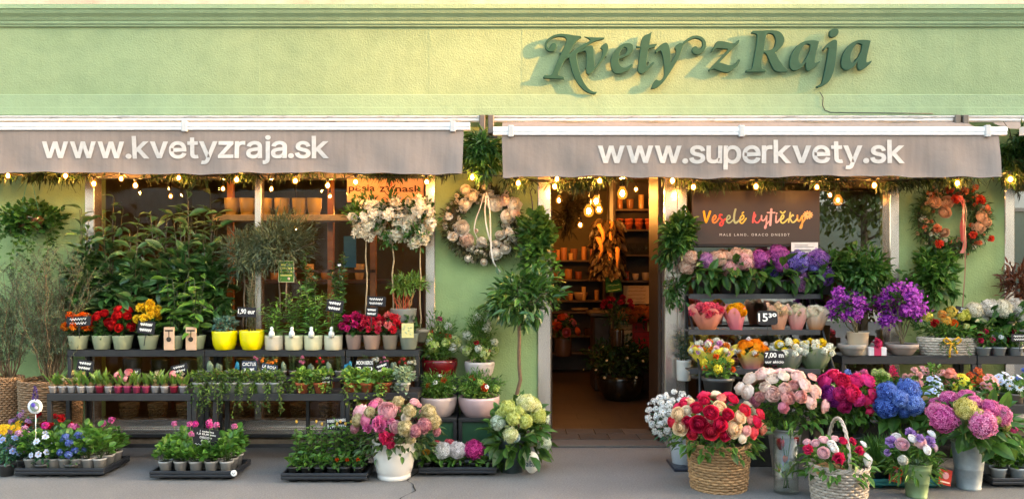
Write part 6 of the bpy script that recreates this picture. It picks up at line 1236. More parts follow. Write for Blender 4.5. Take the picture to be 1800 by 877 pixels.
def wreath(label, cx, cy, Y, R, tube_r, fol, items, fill, col, col2, ribbons):
    c_ = P(cx, cy, Y); s = S(Y); t = thing('flower_wreath', label, 'wreath', tuple(c_)); g = Geo(); n = 2600; a = rng.uniform(0, 6.283, n); q = norm(rng.normal(size=(n, 3)))*rng.uniform(.3, 1.05, (n, 1))*tube_r/s
    pos = np.stack([np.cos(a)*(R/s)+q[:, 0]*np.abs(np.cos(a))+q[:, 0]*.3, -.02+q[:, 1]*.8, np.sin(a)*(R/s)+q[:, 2]], 1); d = norm(np.stack([np.cos(a), np.zeros(n), np.sin(a)], 1)*.5+norm(q)*.8+rng.normal(0, .4, (n, 3))+np.array([0, -.3, 0]))
    leaves(g, pos, d, .05, L_LANCE, col, col2, var=.4); g.build('foliage', M_LEAF, t)
    g = Geo(); aa = np.linspace(0, 6.283, 60, endpoint=False); tube(g, np.stack([np.cos(aa)*R/s, np.zeros(60), np.sin(aa)*R/s], 1), tube_r*.45/s, col=(.09, .06, .03), seg=8, closed=True); g.build('ring', M_STEM, t)
    for x, y, r, k, ca, cb in items:
        p = P(x, y, Y); dx, dz = (x-cx)/R, (cy-y)/R; rr = math.hypot(dx, dz); off = .05+tube_r/s*.45
        bloom(t, k, Vector((p.x-c_.x, -off, p.z-c_.z)), (dx*.35+rng.normal(0, .12), -1, dz*.35+rng.normal(0, .12)), r*1.05/s, ca, cb)
    for i in range(fill[0]):
        a = random.uniform(0, 6.283); q = R+random.uniform(-1, 1)*tube_r*.95; ca, cb = random.choice(fill[2]); e = 1-((q-R)/tube_r)**2
        bloom(t, fill[1], (math.cos(a)*q/s, -.02-tube_r/s*.6*math.sqrt(max(0, e)), math.sin(a)*q/s), (math.cos(a)*.4, -1, math.sin(a)*.4), random.uniform(*fill[3])/s, ca, cb)
    for pts, col_, w_ in ribbons:
        g = Geo(); P3 = [(P(x, y, Y).x-c_.x, -.12-.01*math.sin(i), P(x, y, Y).z-c_.z) for i, (x, y) in enumerate(pts)]; pp = np.array(P3); nnn = len(pp)*6; u = np.linspace(0, len(pp)-1, nnn); pp = np.stack([np.interp(u, range(len(P3)), pp[:, k]) for k in range(3)], 1)
        for _ in range(3): pp[1:-1] = (pp[:-2]+pp[1:-1]*2+pp[2:])/4
        tw = np.stack([np.cos(np.sin(u*1.3)*.7), np.sin(np.sin(u*1.3)*.7), np.zeros(nnn)], 1)*w_/2/s; V = np.vstack([pp+tw, pp-tw]); g.add(V, [(i, i+1, nnn+i+1, nnn+i) for i in range(nnn-1)], lin(col_), 0, True); g.build('ribbon', M_RIBBON, t)
    return t
CR = ('f4e0c0', 'fffaf0'); CP = ('f4ccb0', 'ffecdc')
wreath('large wreath of cream roses and white flowers on the green pier', 849, 394, -.08, 53, 17, None,
 [(829, 346, 12, 'rose', *CR), (818, 361, 11, 'rose', *CR), (819, 334, 9, 'rose', *CR), (871, 358, 15, 'peony', *CR), (885, 353, 11, 'peony', *CP), (905, 362, 13, 'peony', *CR), (893, 382, 13, 'peony', *CR), (906, 376, 9, 'peony', *CP), (853, 331, 6, 'rose', *CR), (863, 341, 6, 'rose', *CR), (813, 401, 13, 'rose', *CR), (821, 423, 13, 'peony', *CP), (847, 426, 9, 'peony', *CR), (797, 417, 9, 'carnation', *CR), (872, 447, 11, 'rose', *CR), (889, 438, 9, 'rose', *CR), (879, 414, 8, 'rose', *CR), (895, 408, 8, 'carnation', *CR), (871, 430, 7, 'rose', *CR), (838, 407, 7, 'tulip', *CP), (823, 455, 6, 'rose', *CR), (851, 461, 6, 'rose', *CR), (791, 382, 7, 'carnation', *CR)],
 (110, 'rose', [('f0e0c4', 'fff8ea'), ('ecd8bc', 'faf2e4')], (2.6, 4.8)), OL*1.0, (.13, .10, .04), [([(856, 340), (853, 370), (855, 395), (862, 425), (872, 440), (885, 447), (897, 446)], 'e8dccb', 2.5), ([(852, 342), (846, 365), (838, 385), (834, 405), (840, 420), (848, 428), (862, 430)], 'e2d6c4', 2), ([(858, 345), (862, 372), (864, 440), (868, 462), (880, 478)], 'e8dccb', 3)])
OR = ('d06030', 'f49a68'); BG = ('c89068', 'f0c8a0'); RD = ('c82c14', 'f45a34')
wreath('wreath of beige and orange roses with a long coral ribbon on the right pier', 1670, 386, -.08, 50, 17, None,
 [(1634, 356, 11, 'rose', *BG), (1655, 357, 11, 'rose', *BG), (1652, 374, 11, 'rose', *BG), (1658, 334, 9, 'carnation', *RD), (1668, 352, 9, 'carnation', *RD), (1713, 353, 9, 'carnation', *RD), (1716, 382, 11, 'rose', *BG), (1713, 400, 11, 'rose', *BG), (1725, 392, 9, 'rose', *BG), (1638, 402, 8, 'carnation', *OR), (1651, 410, 8, 'rose', *BG), (1641, 429, 8, 'carnation', *RD), (1700, 414, 7, 'carnation', *RD), (1731, 420, 6, 'carnation', *RD), (1726, 367, 6, 'rose', *OR), (1711, 427, 5, 'carnation', *OR), (1704, 331, 6, 'carnation', *OR), (1618, 372, 9, 'hydrangea', '3a4a18', '6a7030'), (1685, 338, 8, 'carnation', *OR)],
 (75, 'carnation', [('c84820', 'f08858'), ('d8c8a0', 'f0e4cc'), ('c89068', 'ecc098')], (2.5, 5)), OL*.9, MD, [([(1674, 346), (1680, 356), (1679, 380), (1677, 400), (1680, 425)], 'b8483c', 7), ([(1680, 352), (1685, 372), (1681, 420), (1683, 470), (1679, 540)], 'a8785c', 2), ([(1672, 350), (1678, 362), (1680, 398), (1682, 436), (1677, 446)], 'c86a58', 6)])
foliage_thing('climbing_plant', 'vine with pointed green leaves climbing below the orange wreath', 'climbing plant', 1640, 490, -.12, 44, 62, 620, .09, L_OVAL, MD*.95, BR*.8, rd=.1, clumps=14)
foliage_thing('leafy_bush', 'dark leafy bush in front of the right window behind the purple flowers', 'bush', 1520, 478, -.22, 52, 40, 900, .075, L_OVAL, DK*2, MD, rd=.14, clumps=14)
foliage_thing('copper_shrub', 'reddish brown leaved shrub at the right edge of the photo', 'shrub', 1792, 500, -.2, 34, 44, 600, .075, L_LANCE, (.12, .04, .02), (.2, .07, .035), rd=.14, clumps=10)

# ================================================================ RIGHT: tiered rack with bouquets
BK = np.array((.022, .021, .022)); t = thing('display_rack', 'black three tier metal rack of bouquets right of the door', 'rack', (0, 0, 0)); RK = t
tiers = [(518, -.20, 1212, 1442), (581, -.36, 1210, 1442), (650, -.52, 1212, 1442)]; ZT = []
for py, Y, a, b in tiers:
    z = fz(py, Y); ZT.append(z); g = Geo(); box(g, (fx(a, Y), Y-.0, z-.012), (fx(b, Y), Y+.16, z), BK*1.4, bev=.002); box(g, (fx(a, Y), Y-.006, z-.035), (fx(b, Y), Y, z+.008), BK*1.6, bev=.002); g.build('shelf', M_BLACKMETAL, t)
for a in (1212, 1437):
    g = Geo(); x = fx(a, -.2); box(g, (x, -.04, 0), (x+.025, -.012, fz(505, -.04)), BK); tube(g, [(x+.012, -.03, ZT[0]), (x+.012, -.52, ZT[2])], .012, col=BK, seg=5); tube(g, [(x+.012, -.52, ZT[2]), (x+.012, -.54, 0)], .012, col=BK, seg=5); g.build('upright', M_BLACKMETAL, t)
# hydrangea row
PH = {'p': ('dca890', 'fce0c8'), 'q': ('e09c9c', 'fccccc'), 'c': ('d8b870', 'f4e0b0'), 'v': ('6a3a9a', 'a878c8'), 'm': ('8a3088', 'c060b0'), 'b': ('6048a8', '9a88d8'), 'l': ('a868a8', 'd8a0d0')}
hyd = [((1232, 'white edged pot, leftmost of the row'), [(1213, 452, 11, 'p'), (1208, 468, 12, 'p'), (1230, 455, 9, 'p'), (1242, 458, 12, 'l')]), ((1280, 'second from left in the row'), [(1262, 455, 12, 'p'), (1277, 452, 9, 'p'), (1263, 474, 11, 'q'), (1285, 473, 13, 'q'), (1295, 448, 11, 'p')]),
       ((1325, 'with a yellow cream head low on the right'), [(1308, 459, 15, 'q'), (1327, 460, 12, 'q'), (1325, 484, 10, 'c'), (1312, 448, 9, 'p')]), ((1372, 'magenta violet, middle right of the row'), [(1335, 455, 14, 'm'), (1368, 450, 17, 'm'), (1360, 473, 15, 'b'), (1374, 467, 10, 'm'), (1344, 470, 9, 'v')]),
       ((1410, 'blue violet with a pink head hanging low'), [(1404, 460, 17, 'b'), (1409, 494, 16, 'l'), (1398, 475, 8, 'v'), (1420, 455, 10, 'v')]), ((1447, 'violet, rightmost of the row'), [(1438, 455, 15, 'v'), (1446, 483, 17, 'v'), (1452, 460, 9, 'm'), (1430, 470, 9, 'b')])]
for i, ((px, lab), hs) in enumerate(hyd):
    Y = -.13; s = S(Y); t = thing('potted_hydrangea', 'hydrangea on the top rack shelf, '+lab, 'potted flower', (fx(px, Y), Y, ZT[0]), 'hydrangea pots on the top rack shelf'); z = vessel(t, 'plastic', 17/s, 26/s, (.04, .038, .04))
    g = Geo(); cloud(g, (0, -.03, z+.07), (30/s, .14, 24/s), 75, .12, L_OVAL, GR*1.3, MD*.9, up=.1, down=.15); 
    for x, y, r, c_ in hs: tube(g, curve_pts((0, 0, z), tuple(loc(t, P(x, y, Y-.05))), 0, 4, .004), .004, col=(.08, .12, .04), seg=4)
    g.build('foliage', M_LEAF, t)
    for j, (x, y, r, c_) in enumerate(hs): bloom(t, 'hydrangea', loc(t, P(x, y, Y-.09+.05*(j % 3))), ((x-px)*.012, -1, .45), r*1.22/s, *PH[c_])
# wrapped bouquets
def wrapped(label, px, pyb, Y, wt, wb, h, paper, paper2, blooms, lean=0, group=None, zc=None, ruff=8, green=None):
    s = S(Y); t = thing('wrapped_bouquet', label, 'bouquet', (fx(px, Y), Y, zc if zc is not None else fz(pyb, Y)), group); g = Geo(); n = 48; a = np.linspace(0, 6.283, n, endpoint=False); rows = 7; V = []; C = []
    for j in range(rows):
        f = j/(rows-1); r = (wb*.8+(wt*1.04-wb*.8)*f)/2/s; rr = r*(1+.10*f*np.sin(a*ruff+px)+.05*f*np.sin(a*3+1)); zz = h/s*f*(.86+.42*f*np.abs(np.sin(a*2.5+px))+.10*f*np.sin(a)); V += list(np.stack([rr*np.cos(a)+lean/s*f, rr*np.sin(a)*.75, zz], 1)); C += [np.asarray(lin(paper))*(1-f)+np.asarray(lin(paper2))*f]*n
    g.add(V, [(j*n+i, j*n+(i+1) % n, (j+1)*n+(i+1) % n, (j+1)*n+i) for j in range(rows-1) for i in range(n)], np.array(C), 0, True); g.build('wrapping', M_PAPER, t)
    if green is not None:
        g = Geo(); low_bush(g, h/s*.6, wt*.46/s, h*.45/s, 200, .035, L_LANCE, green, BR); g.build('foliage', M_LEAF, t)
    for k, nb, r, cols, R, H, zo in blooms:
        scatter_blooms(t, k, nb, r/s, cols, h*zo/s, R/s, H/s, .75, True, None, .1)
    return t
G1 = 'paper wrapped bouquets on the middle rack shelf'
Yw = -.27; zt = ZT[1]
def tray_box(px, w_, Y, z, py): 
    return None
wrapped('bouquet of salmon pink ruffled roses in a wide coral paper cone', 1243, 574, Yw, 60, 34, 33, 'c87850', 'e89a8a', [('carnation', 17, 9, [('c82848', 'f0687c'), ('d83858', 'f48090')], 25, 14, .85)], 0, G1, zt)
wrapped('bouquet of yellow orange roses in a tall pink paper cone', 1294, 574, Yw, 38, 26, 33, 'd86a78', 'f09a98', [('rose', 11, 8, [('e09000', 'f8c818'), ('d87800', 'f4b010')], 15, 16, .85)], -4, G1, zt)
wrapped('bouquet of cream roses in apricot paper behind the 15 price sign', 1368, 574, Yw, 36, 25, 36, 'd89068', 'eab898', [('peony', 10, 8, [('d8b890', 'f0dcb8')], 15, 12, .85)], 0, G1, zt)
wrapped('bouquet of pale cream roses in pink paper, middle of the three cream ones', 1400, 574, Yw, 38, 24, 34, 'd87870', 'ecc0b0', [('peony', 10, 8, [('d8c8a0', 'f4ecd0')], 15, 12, .85)], 2, G1, zt)
wrapped('bouquet of ivory roses in orange brown paper at the right of the shelf', 1434, 574, Yw, 44, 28, 32, 'c47a3c', 'e8d8c0', [('peony', 12, 8, [('dcd0b0', 'f8f0dc')], 18, 12, .85)], 2, G1, zt)
G2 = 'wrapped mixed bouquets on the lowest rack shelf'; Yw = -.43; zt = ZT[2]
MX = [('e0b0c0', 'f4d8e0'), ('d8d8c8', 'f4f4ec'), ('c878b8', 'e8b0dc')]; ORr = [('d87008', 'f4a020')]
wrapped('mixed pastel bouquet in bright yellow paper on the lowest rack shelf', 1252, 643, Yw, 80, 44, 34, 'd8c020', 'e8dc60', [('carnation', 14, 7, MX, 36, 20, .8), ('carnation', 6, 8, ORr, 30, 18, .85), ('cluster', 10, 6, [('c8d0b0', 'f0f4e4')], 38, 22, .8)], 0, G2, zt, green=MD)
wrapped('bouquet of orange ranunculus in pink and yellow paper', 1322, 643, Yw, 56, 38, 30, 'd88090', 'e0d060', [('ranunculus', 12, 10, [('d86808', 'f6a018'), ('e88008', 'f8b424')], 25, 24, .85), ('cluster', 6, 5, [('d0c8c0', 'f4f0f0')], 28, 30, .8)], 0, G2, zt, green=MD)
wrapped('bouquet of white filler and yellow flowers in grey paper behind the seven price sign', 1385, 643, Yw, 64, 40, 32, '6a7a58', 'a8a8a0', [('cluster', 16, 7, [('d0d4b8', 'f8f8ec')], 32, 22, .8), ('carnation', 7, 8, [('d8b408', 'f8e030')], 22, 24, .85)], 0, G2, zt, green=BR)
wrapped('bouquet of white and yellow flowers tied with a white ribbon at the shelf end', 1432, 643, Yw, 66, 40, 32, '5a7048', '98a088', [('cluster', 16, 7, [('d0d4b8', 'f8f8ec')], 32, 22, .8), ('carnation', 6, 8, [('d8b408', 'f8e030')], 24, 24, .85)], 0, G2, zt, green=MD)
def rack_tray(label, px, w_, Y, z):
    s = S(Y); t = thing('display_box', label, 'box', (fx(px, Y), Y, z), 'dark boxes behind the bouquets'); g = Geo(); box(g, (-w_/2/s, .04, 0), (w_/2/s, .1, .07), (.045, .042, .045), bev=.003); g.build('body', M_MATTE, t)
# price signs on the rack
price_sign('rounded black price sign reading 15 and small 30 on a stand', (1331, 546), (1367, 571), -.44, [('15³º', 1)], .1, 0, shape='round')
price_sign('black price sign reading 7,00 with a second chalk line beneath', (1343, 616), (1379, 641), -.60, [('7,00 m', 1.5), ('uur akicio', .7)], .05, 0, shape='round')
price_sign('tilted black board with scrawl left of the white hydrangeas', (1679, 540), (1711, 554), -.36, ['DOCR', '~'], .08, 12)
price_sign('black board with two chalk lines on the right table at the photo edge', (1778, 587), (1808, 600), -.5, ['~', '~'], .08, 0)
# right tables
_, ZR = table('upper right black table under the purple shrubs and the long wicker planter', 1480, 1717, 625, -.42, -.12, legs=(0, 1), th=.07)
_, ZR2 = table('upper far right black table under the white hydrangeas', 1719, 1960, 625, -.42, -.12, legs=(0, 1), th=.07)
_, ZS = table('lower right black table carrying small pots behind the bucket flowers', 1470, 1980, 711, -.78, -.48, legs=(0, .5, 1), th=.07)
YR = -.34
FLOR = (np.array([(0, 0, .0)]+[(math.cos(6.283*k/10)*(1 if k % 2 else .55), math.sin(6.283*k/10)*(1 if k % 2 else .55), .15*(k % 2)) for k in range(10)]), np.array([(0, k+1, (k+1) % 10+1, -1) for k in range(10)]), np.array([0.]+[1.]*10))
PU = [('6a0a80', 'a838b8'), ('801090', 'c050c8')]
def purple(label, px, tx, ty, rx, ry, pk, pw, ph, pc, py=624):
    v = Vector((fx(px, YR), YR, ZR)); s = S(YR); t = thing('purple_flowering_shrub', label, 'flowering shrub', tuple(v), 'purple flowering shrubs on the right table'); z = vessel(t, pk, pw/2/s, ph/s, pc)
    c_ = loc(t, P(tx, ty, YR)); g = Geo(); cloud(g, c_, (rx/s, .15, ry/s), 240, .05, L_OVAL, GR, MD, clumps=9); g.build('foliage', M_LEAF, t)
    g = Geo()
    for i in range(9): tube(g, curve_pts((0, 0, z-.01), np.array(c_)+rng.normal(0, .4, 3)*[rx/s, .1, ry/s], 0, 7, .008), .006, .003, (.14, .11, .05), 6)
    g.build('stems', M_STEM, t); g = Geo(); n = 2600; cl = norm(rng.normal(size=(26, 3)))*rng.uniform(.35, .95, (26, 1)); k = rng.integers(0, 26, n); u = cl[k]+rng.normal(0, .13, (n, 3)); pos = np.array(c_)+u*[rx/s, .16, ry/s]
    d = norm(u+rng.normal(0, .6, (n, 3))); cc = np.array([lin(PU[0][0]) if q else lin(PU[1][1]) for q in rng.integers(0, 2, n)]); g.inst(FLOR, frames(pos, norm(np.cross(d, rng.normal(size=(n, 3)))), rng.uniform(.7, 1.2, n)*.013, .0, up=(.05, -1, .3)), cc*.55, cc*1.2); g.build('blossoms', M_PETAL, t)
    return t
purple('rounded purple flowering shrub in a beige pot, left of the two', 1508, 1490, 536, 36, 30, 'drum', 36, 40, 'b8a58c')
purple('taller purple flowering shrub in a shallow taupe bowl, right of the two', 1585, 1582, 535, 52, 40, 'saucer', 54, 20, '9a8a80')
t = potted('shallow_bowl', 'empty stack of shallow grey bowls beside the beige pot', 'bowl', 1497, 0, -.39, 46, 20, 'saucer', '8e8880', None, (), None, soil=False, zc=ZR)
t = potted('flower_basket', 'long white wicker planter with yellow bow and mixed spring flowers', 'flower basket', 1666, 0, -.32, 1, 1, None, None, zc=ZR)
s = S(-.32); z = wicker(t, .21, .245, .13, 'b8ab9a', sy=.42, stakes=26); g = Geo(); low_bush(g, z, .23, .16, 420, .05, L_OVAL, MD, BR, clumps=12); trailing(g, z, .18, 10, .16, .03); g.build('foliage', M_LEAF, t)
for dx, dz, k, r, ca, cb in ((-.2, .2, 'cluster', .045, 'b8b020', 'ece060'), (-.14, .15, 'carnation', .04, 'a81018', 'd82828'), (-.05, .17, 'cluster', .05, 'c08010', 'e8b040'), (.02, .15, 'rose', .035, 'd04808', 'f07820'), (.0, .24, 'cluster', .05, 'b09018', 'd8c050'), (-.08, .22, 'cluster', .04, 'b86010', 'e0a040'), (.08, .2, 'cluster', .04, 'a8a828', 'd8d868'), (.12, .12, 'cluster', .03, 'c8c860', 'eeeea0')): bloom(t, k, (dx, -.06, z+dz), (dx, -1, .5), r, ca, cb)
g = Geo(); bz = .07
for pts in ([(0, 0, .0), (-.05, -.01, .04), (-.075, -.01, .02), (-.05, 0, -.01), (0, 0, 0)], [(0, 0, 0), (.05, -.01, .045), (.075, -.01, .02), (.05, 0, -.01), (0, 0, 0)], [(0, 0, 0), (-.02, -.005, -.07), (-.015, 0, -.12)], [(0, 0, 0), (.03, -.005, -.06), (.045, 0, -.09)]): tube(g, np.array(pts)+[-.03, -.115, bz+.04], .008, col=lin('e8b010'), seg=6)
g.build('bow', M_RIBBON, t)
for i, (px, w_, h_, wc, lab) in enumerate(((1540, 15, 24, 'c03058', 'small white box tied with a magenta ribbon on the right table'),)):
    t = thing('gift_box', lab, 'box', (fx(px, -.4), -.4, ZR)); g = Geo(); box(g, (-.075, -.03, 0), (.075, .03, .07), lin('d8d0cc'), bev=.004); b_ = g.build('box_body', M_MATTE, t); g = Geo(); box(g, (-.03, -.034, -.0), (.03, .034, .074), lin(wc), bev=.003); g.build('ribbon', M_RIBBON, t)
    bloom(t, 'carnation', (0, -.01, .10), (0, -1, .7), .05, 'a81848', 'd84070')
WHY = [('d0c8a8', 'faf4e0'), ('d8ccb8', 'fff8ee')]
for i, (px, hs, pc, lab) in enumerate(((1732, [(1712, 545, 15), (1740, 541, 17), (1725, 560, 13), (1695, 552, 12)], '8a8a88', 'white hydrangea in a grey pot, left of the two at the right edge'), (1778, [(1762, 543, 17), (1788, 541, 18), (1775, 560, 12), (1800, 556, 15)], '9a9a98', 'white hydrangea in a grey pot, right of the two at the edge'))):
    Y = -.26; s = S(Y); t = thing('potted_hydrangea', lab, 'potted flower', (fx(px, Y), Y, ZR), 'white hydrangeas on the right table'); z = vessel(t, 'taper', 20/s, 32/s, pc); g = Geo(); cloud(g, (0, -.02, z+.1), (34/s, .15, 26/s), 120, .12, L_OVAL, DK*1.8, MD*.8); g.build('foliage', M_LEAF, t)
    for j, (x, y, r) in enumerate(hs): bloom(t, 'hydrangea' if (i+j) % 4 != 3 else 'hydrangea', loc(t, P(x, y, Y-.08+.04*(j % 3))), ((x-px)*.012, -1, .5), r/s, *(WHY[j % 2] if not (i == 0 and j == 3) else ('b8b830', 'ece468')))
for i, (px, ca, cb, k, nm) in enumerate(((1728, 'a0183c', 'd83060', 'carnation', 'dark red'), (1755, 'e0e0e0', 'ffffff', 'cluster', 'white'), (1785, 'b02038', 'e04858', 'carnation', 'red'), (1744, 'd0d0c0', 'f8f8f0', 'primrose', 'tiny white'))):
    potted('potted_flower', f'small grey pot of {nm} flowers in front of the white hydrangeas', 'potted flower', px, 0, -.385+(.06 if i == 3 else 0), 26, 15, 'plastic', '8a8e90', lambda g, z, s: low_bush(g, z, 17/s, 34/s, 130, .04, L_OVAL, MD*.9, BR), [(k, 5, 5, [(ca, cb)], 15, 24, 8)], 'small pots before the white hydrangeas', zc=ZR2)
# lower table small pots
low = [(1489, '4a68c0', '90a8e8', 'cluster', 'blue flowers left of the magenta peonies', .16), (1515, 'c84880', 'e888b0', 'carnation', 'pink flowers behind the magenta peonies', .14), (1548, '90a858', 'c0d088', 'cluster', 'pale green buds', .20), (1572, 'b01848', 'e83878', 'spike', 'bright crimson spike', .18), (1604, 'd89aa0', 'f8d0c8', 'carnation', 'pale pink double blooms', .18), (1634, 'e0a0b0', 'fcd4dc', 'spike', 'tall pale pink hyacinth spikes', .30), (1640, '90a0d0', 'd8e4f8', 'primrose', 'sky blue pansies', .13),
       (1668, 'd87058', 'f8b8a8', 'ranunculus', 'salmon round blooms', .16), (1692, 'c8c020', 'f0e850', 'daisy', 'yellow daisies', .13), (1716, 'b8380c', 'e87030', 'cluster', 'orange red clusters', .15), (1740, 'd8707c', 'f8c0b8', 'primrose', 'pink and white primroses', .13), (1764, 'c8d0f0', 'f4f8ff', 'primrose', 'white pansies', .13), (1786, 'e0e4e8', 'ffffff', 'daisy', 'large white daisies', .13), (1800, '3048b0', '6080e0', 'cluster', 'deep blue flowers at the photo edge', .16)]
for i, (px, ca, cb, k, nm, H) in enumerate(low):
    Yq = -.68+.10*(i % 2); potted('potted_flower', f'small pot of {nm} on the lower right table', 'potted flower', px, 0, Yq, 26, 16, 'plastic', ('8a7a70', '9a9a98', 'a07850', '7a7a78')[i % 4], lambda g, z, s, H=H: low_bush(g, z, 19/s, H*.75, 130, .045, L_OVAL, MD, BR*.9),
           [(k, 2 if k == 'spike' and H > .2 else (1 if k == 'spike' else 7), (17 if k == 'spike' else 7.5), [(ca, cb)], 14 if k != 'spike' else 9, H*230*.85, 8)], 'small pots on the lower right table', zc=ZS)
t = thing('wicker_bowl', 'small woven wicker bowl on the lower right table behind pink hydrangeas', 'bowl', (fx(1688, -.68), -.70, ZS)); wicker(t, .09, .12, .08, '9a8a78', stakes=14)
t = thing('wooden_crate', 'small wooden crate of pale blue flowers at the front of the lower table', 'crate', (fx(1638, -.76), -.74, ZS)); g = Geo(); box(g, (-.10, -.05, 0), (.10, .05, .012), lin('a8865c')); 
for yy in (-.056, .05): box(g, (-.10, yy, 0), (.10, yy+.006, .075), lin('a8865c'), bev=.001)
for xx in (-.106, .10): box(g, (xx, -.056, 0), (xx+.006, .056, .075), lin('9a7850'), bev=.001)
g.build('sides', M_WOOD, t); g = Geo(); low_bush(g, .03, .08, .08, 120, .035, L_OVAL, MD, BR); g.build('foliage', M_LEAF, t); scatter_blooms(t, 'primrose', 8, .028, [('88a0d8', 'd8e8fc')], .06, .07, .08)

# ---- bouquets in buckets and baskets on the pavement
def floor_bouquet(name, label, cat, px, pyb, front, vess, cx, cy, rx, ry, rd, items, leaf=(420, .07, L_OVAL, MD*.85, BR*.8), back=None, dY=0, group=None):
    r = vess[1]/2; Y0 = GY(pyb); s0 = S(Y0); Y = Y0+r*.7/s0; s = S(Y); t = thing(name, label, cat, (fx(px, Y), Y, 0), group)
    rd = rd*1.0
    if vess[0] == 'wicker': z = wicker(t, vess[1]/2/s*.86, vess[1]/2/s, vess[2]/s, vess[3], handle=vess[4] if len(vess) > 4 else False, stakes=24)
    else: z = vessel(t, vess[0], vess[1]/2/s, vess[2]/s, vess[3], seg=36)
    bq_leaves(t, cx, cy, rx, ry, Y, rd, *leaf, (0, 0, z), 18)
    for x, y, rr, k, c_ in items: dome(t, cx, cy, rx, ry, Y, rd, x, y, rr, k, *c_)
    if back: back_blooms(t, cx, cy, rx, ry, Y, rd*.9, *back)
    return t, Y
RE = ('a80838', 'e42c5c'); RC = ('b01838', 'ec4058'); CM = ('e8c08c', 'fae8c8'); WC = ('ecd8b8', 'fcf4e4'); PC = ('d87070', 'f4a898')
t, Y = floor_bouquet('rose_basket', 'round wicker basket overflowing with red and cream roses', 'flower basket', 1263, 866, 0, ('wicker', 106, 78, 'a88258'), 1260, 748, 92, 60, .36,
 [(1190, 727, 13, 'rose', CM), (1206, 721, 10, 'rose', WC), (1195, 750, 15, 'rose', CM), (1181, 741, 11, 'peony', RC), (1224, 716, 12, 'rose', RE), (1228, 745, 16, 'rose', RE), (1250, 724, 14, 'rose', RE), (1266, 714, 12, 'rose', CM), (1250, 758, 16, 'rose', RC), (1267, 745, 14, 'rose', RE), (1292, 753, 17, 'rose', CM), (1302, 733, 12, 'rose', CM), (1289, 700, 11, 'rose', RE), (1268, 698, 9, 'peony', PC), (1310, 720, 12, 'rose', RC), (1331, 740, 12, 'rose', RE), (1341, 753, 12, 'rose', ('d87058', 'f4a890')), (1326, 760, 12, 'rose', ('c83850', 'f06a70')), (1313, 757, 10, 'rose', ('e0a0a0', 'f8ccc8')), (1320, 738, 9, 'rose', ('d88080', 'f8b8b0')), (1207, 742, 11, 'rose', RE), (1238, 703, 10, 'rose', RE), (1280, 728, 11, 'rose', RE), (1212, 706, 9, 'rose', CM), (1246, 738, 9, 'rose', WC), (1337, 727, 11, 'rose', RC), (1200, 710, 9, 'rose', RE), (1275, 766, 10, 'rose', RE), (1216, 762, 11, 'rose', RC), (1306, 770, 10, 'rose', WC)],
 back=(14, 13, 'rose', [RE, CM]))
PP = ('d89090', 'f8ccc4'); PPl = ('e8b8b0', 'fce4dc'); PPw = ('e8d0c0', 'fdf2e8'); PPm = ('c86888', 'eaa8b8')
floor_bouquet('peony_bucket', 'tall zinc bucket of pale pink peonies standing behind the rose basket', 'flower bucket', 1379, 842, 0, ('bucket', 58, 86, '9a9894'), 1383, 702, 88, 56, .32,
 [(1318, 664, 13, 'peony', PPw), (1340, 656, 14, 'peony', PPl), (1313, 688, 14, 'peony', PPw), (1327, 706, 10, 'peony', PPm), (1345, 680, 11, 'peony', PPw), (1359, 692, 15, 'peony', PPl), (1357, 664, 12, 'peony', PPw), (1378, 660, 11, 'peony', PPw), (1386, 697, 14, 'peony', PP), (1380, 682, 11, 'peony', PPl), (1404, 661, 14, 'peony', PPl), (1416, 676, 14, 'peony', PPl), (1408, 697, 12, 'peony', PP), (1426, 707, 13, 'peony', PPl), (1433, 687, 13, 'peony', PPl), (1378, 716, 11, 'peony', PPm), (1450, 714, 13, 'peony', PP), (1395, 676, 10, 'peony', PP), (1428, 662, 9, 'peony', PP), (1300, 682, 12, 'peony', PPw), (1336, 697, 10, 'peony', PP)],
 back=(12, 13, 'peony', [PP, PPl]))
MA = ('a81058', 'e84898'); MAr = ('b80838', 'ec3870'); MAp = ('88108c', 'c850b8')
floor_bouquet('peony_bunch', 'dense bunch of magenta peonies in a dark bucket between pink and blue flowers', 'flower bucket', 1490, 838, 0, ('bucket', 56, 70, '4a4a4c'), 1490, 698, 62, 50, .28,
 [(1448, 668, 14, 'peony', MA), (1464, 660, 13, 'peony', MAr), (1482, 668, 14, 'peony', MAr), (1505, 668, 14, 'peony', MA), (1526, 668, 15, 'peony', MA), (1455, 690, 15, 'peony', MAp), (1478, 692, 14, 'peony', MA), (1500, 692, 16, 'peony', MAr), (1484, 712, 14, 'peony', MA), (1510, 702, 14, 'peony', MA), (1528, 706, 13, 'peony', MAr), (1535, 692, 12, 'peony', MAr), (1465, 704, 12, 'peony', MAp), (1530, 722, 11, 'peony', MAr), (1443, 684, 10, 'peony', MAr)],
 back=(8, 14, 'peony', [MA, MAr]))
BL = ('2c4aa0', '6a90e4'); BL2 = ('4060b8', '90b0f0')
floor_bouquet('potted_hydrangea', 'vivid blue hydrangea with four heads in a dark pot', 'potted flower', 1582, 840, 0, ('plastic', 50, 62, '3c4038'), 1582, 706, 52, 42, .26,
 [(1560, 688, 19, 'hydrangea', BL), (1557, 714, 21, 'hydrangea', BL), (1598, 686, 22, 'hydrangea', BL), (1606, 710, 20, 'hydrangea', BL2), (1582, 700, 16, 'hydrangea', BL2), (1590, 722, 13, 'hydrangea', BL)], leaf=(110, .13, L_OVAL, GR*1.5, MD))
HP = ('c03888', 'f088c0'); HP2 = ('c85090', 'f4a4cc'); HY = ('b0a838', 'e8dc90')
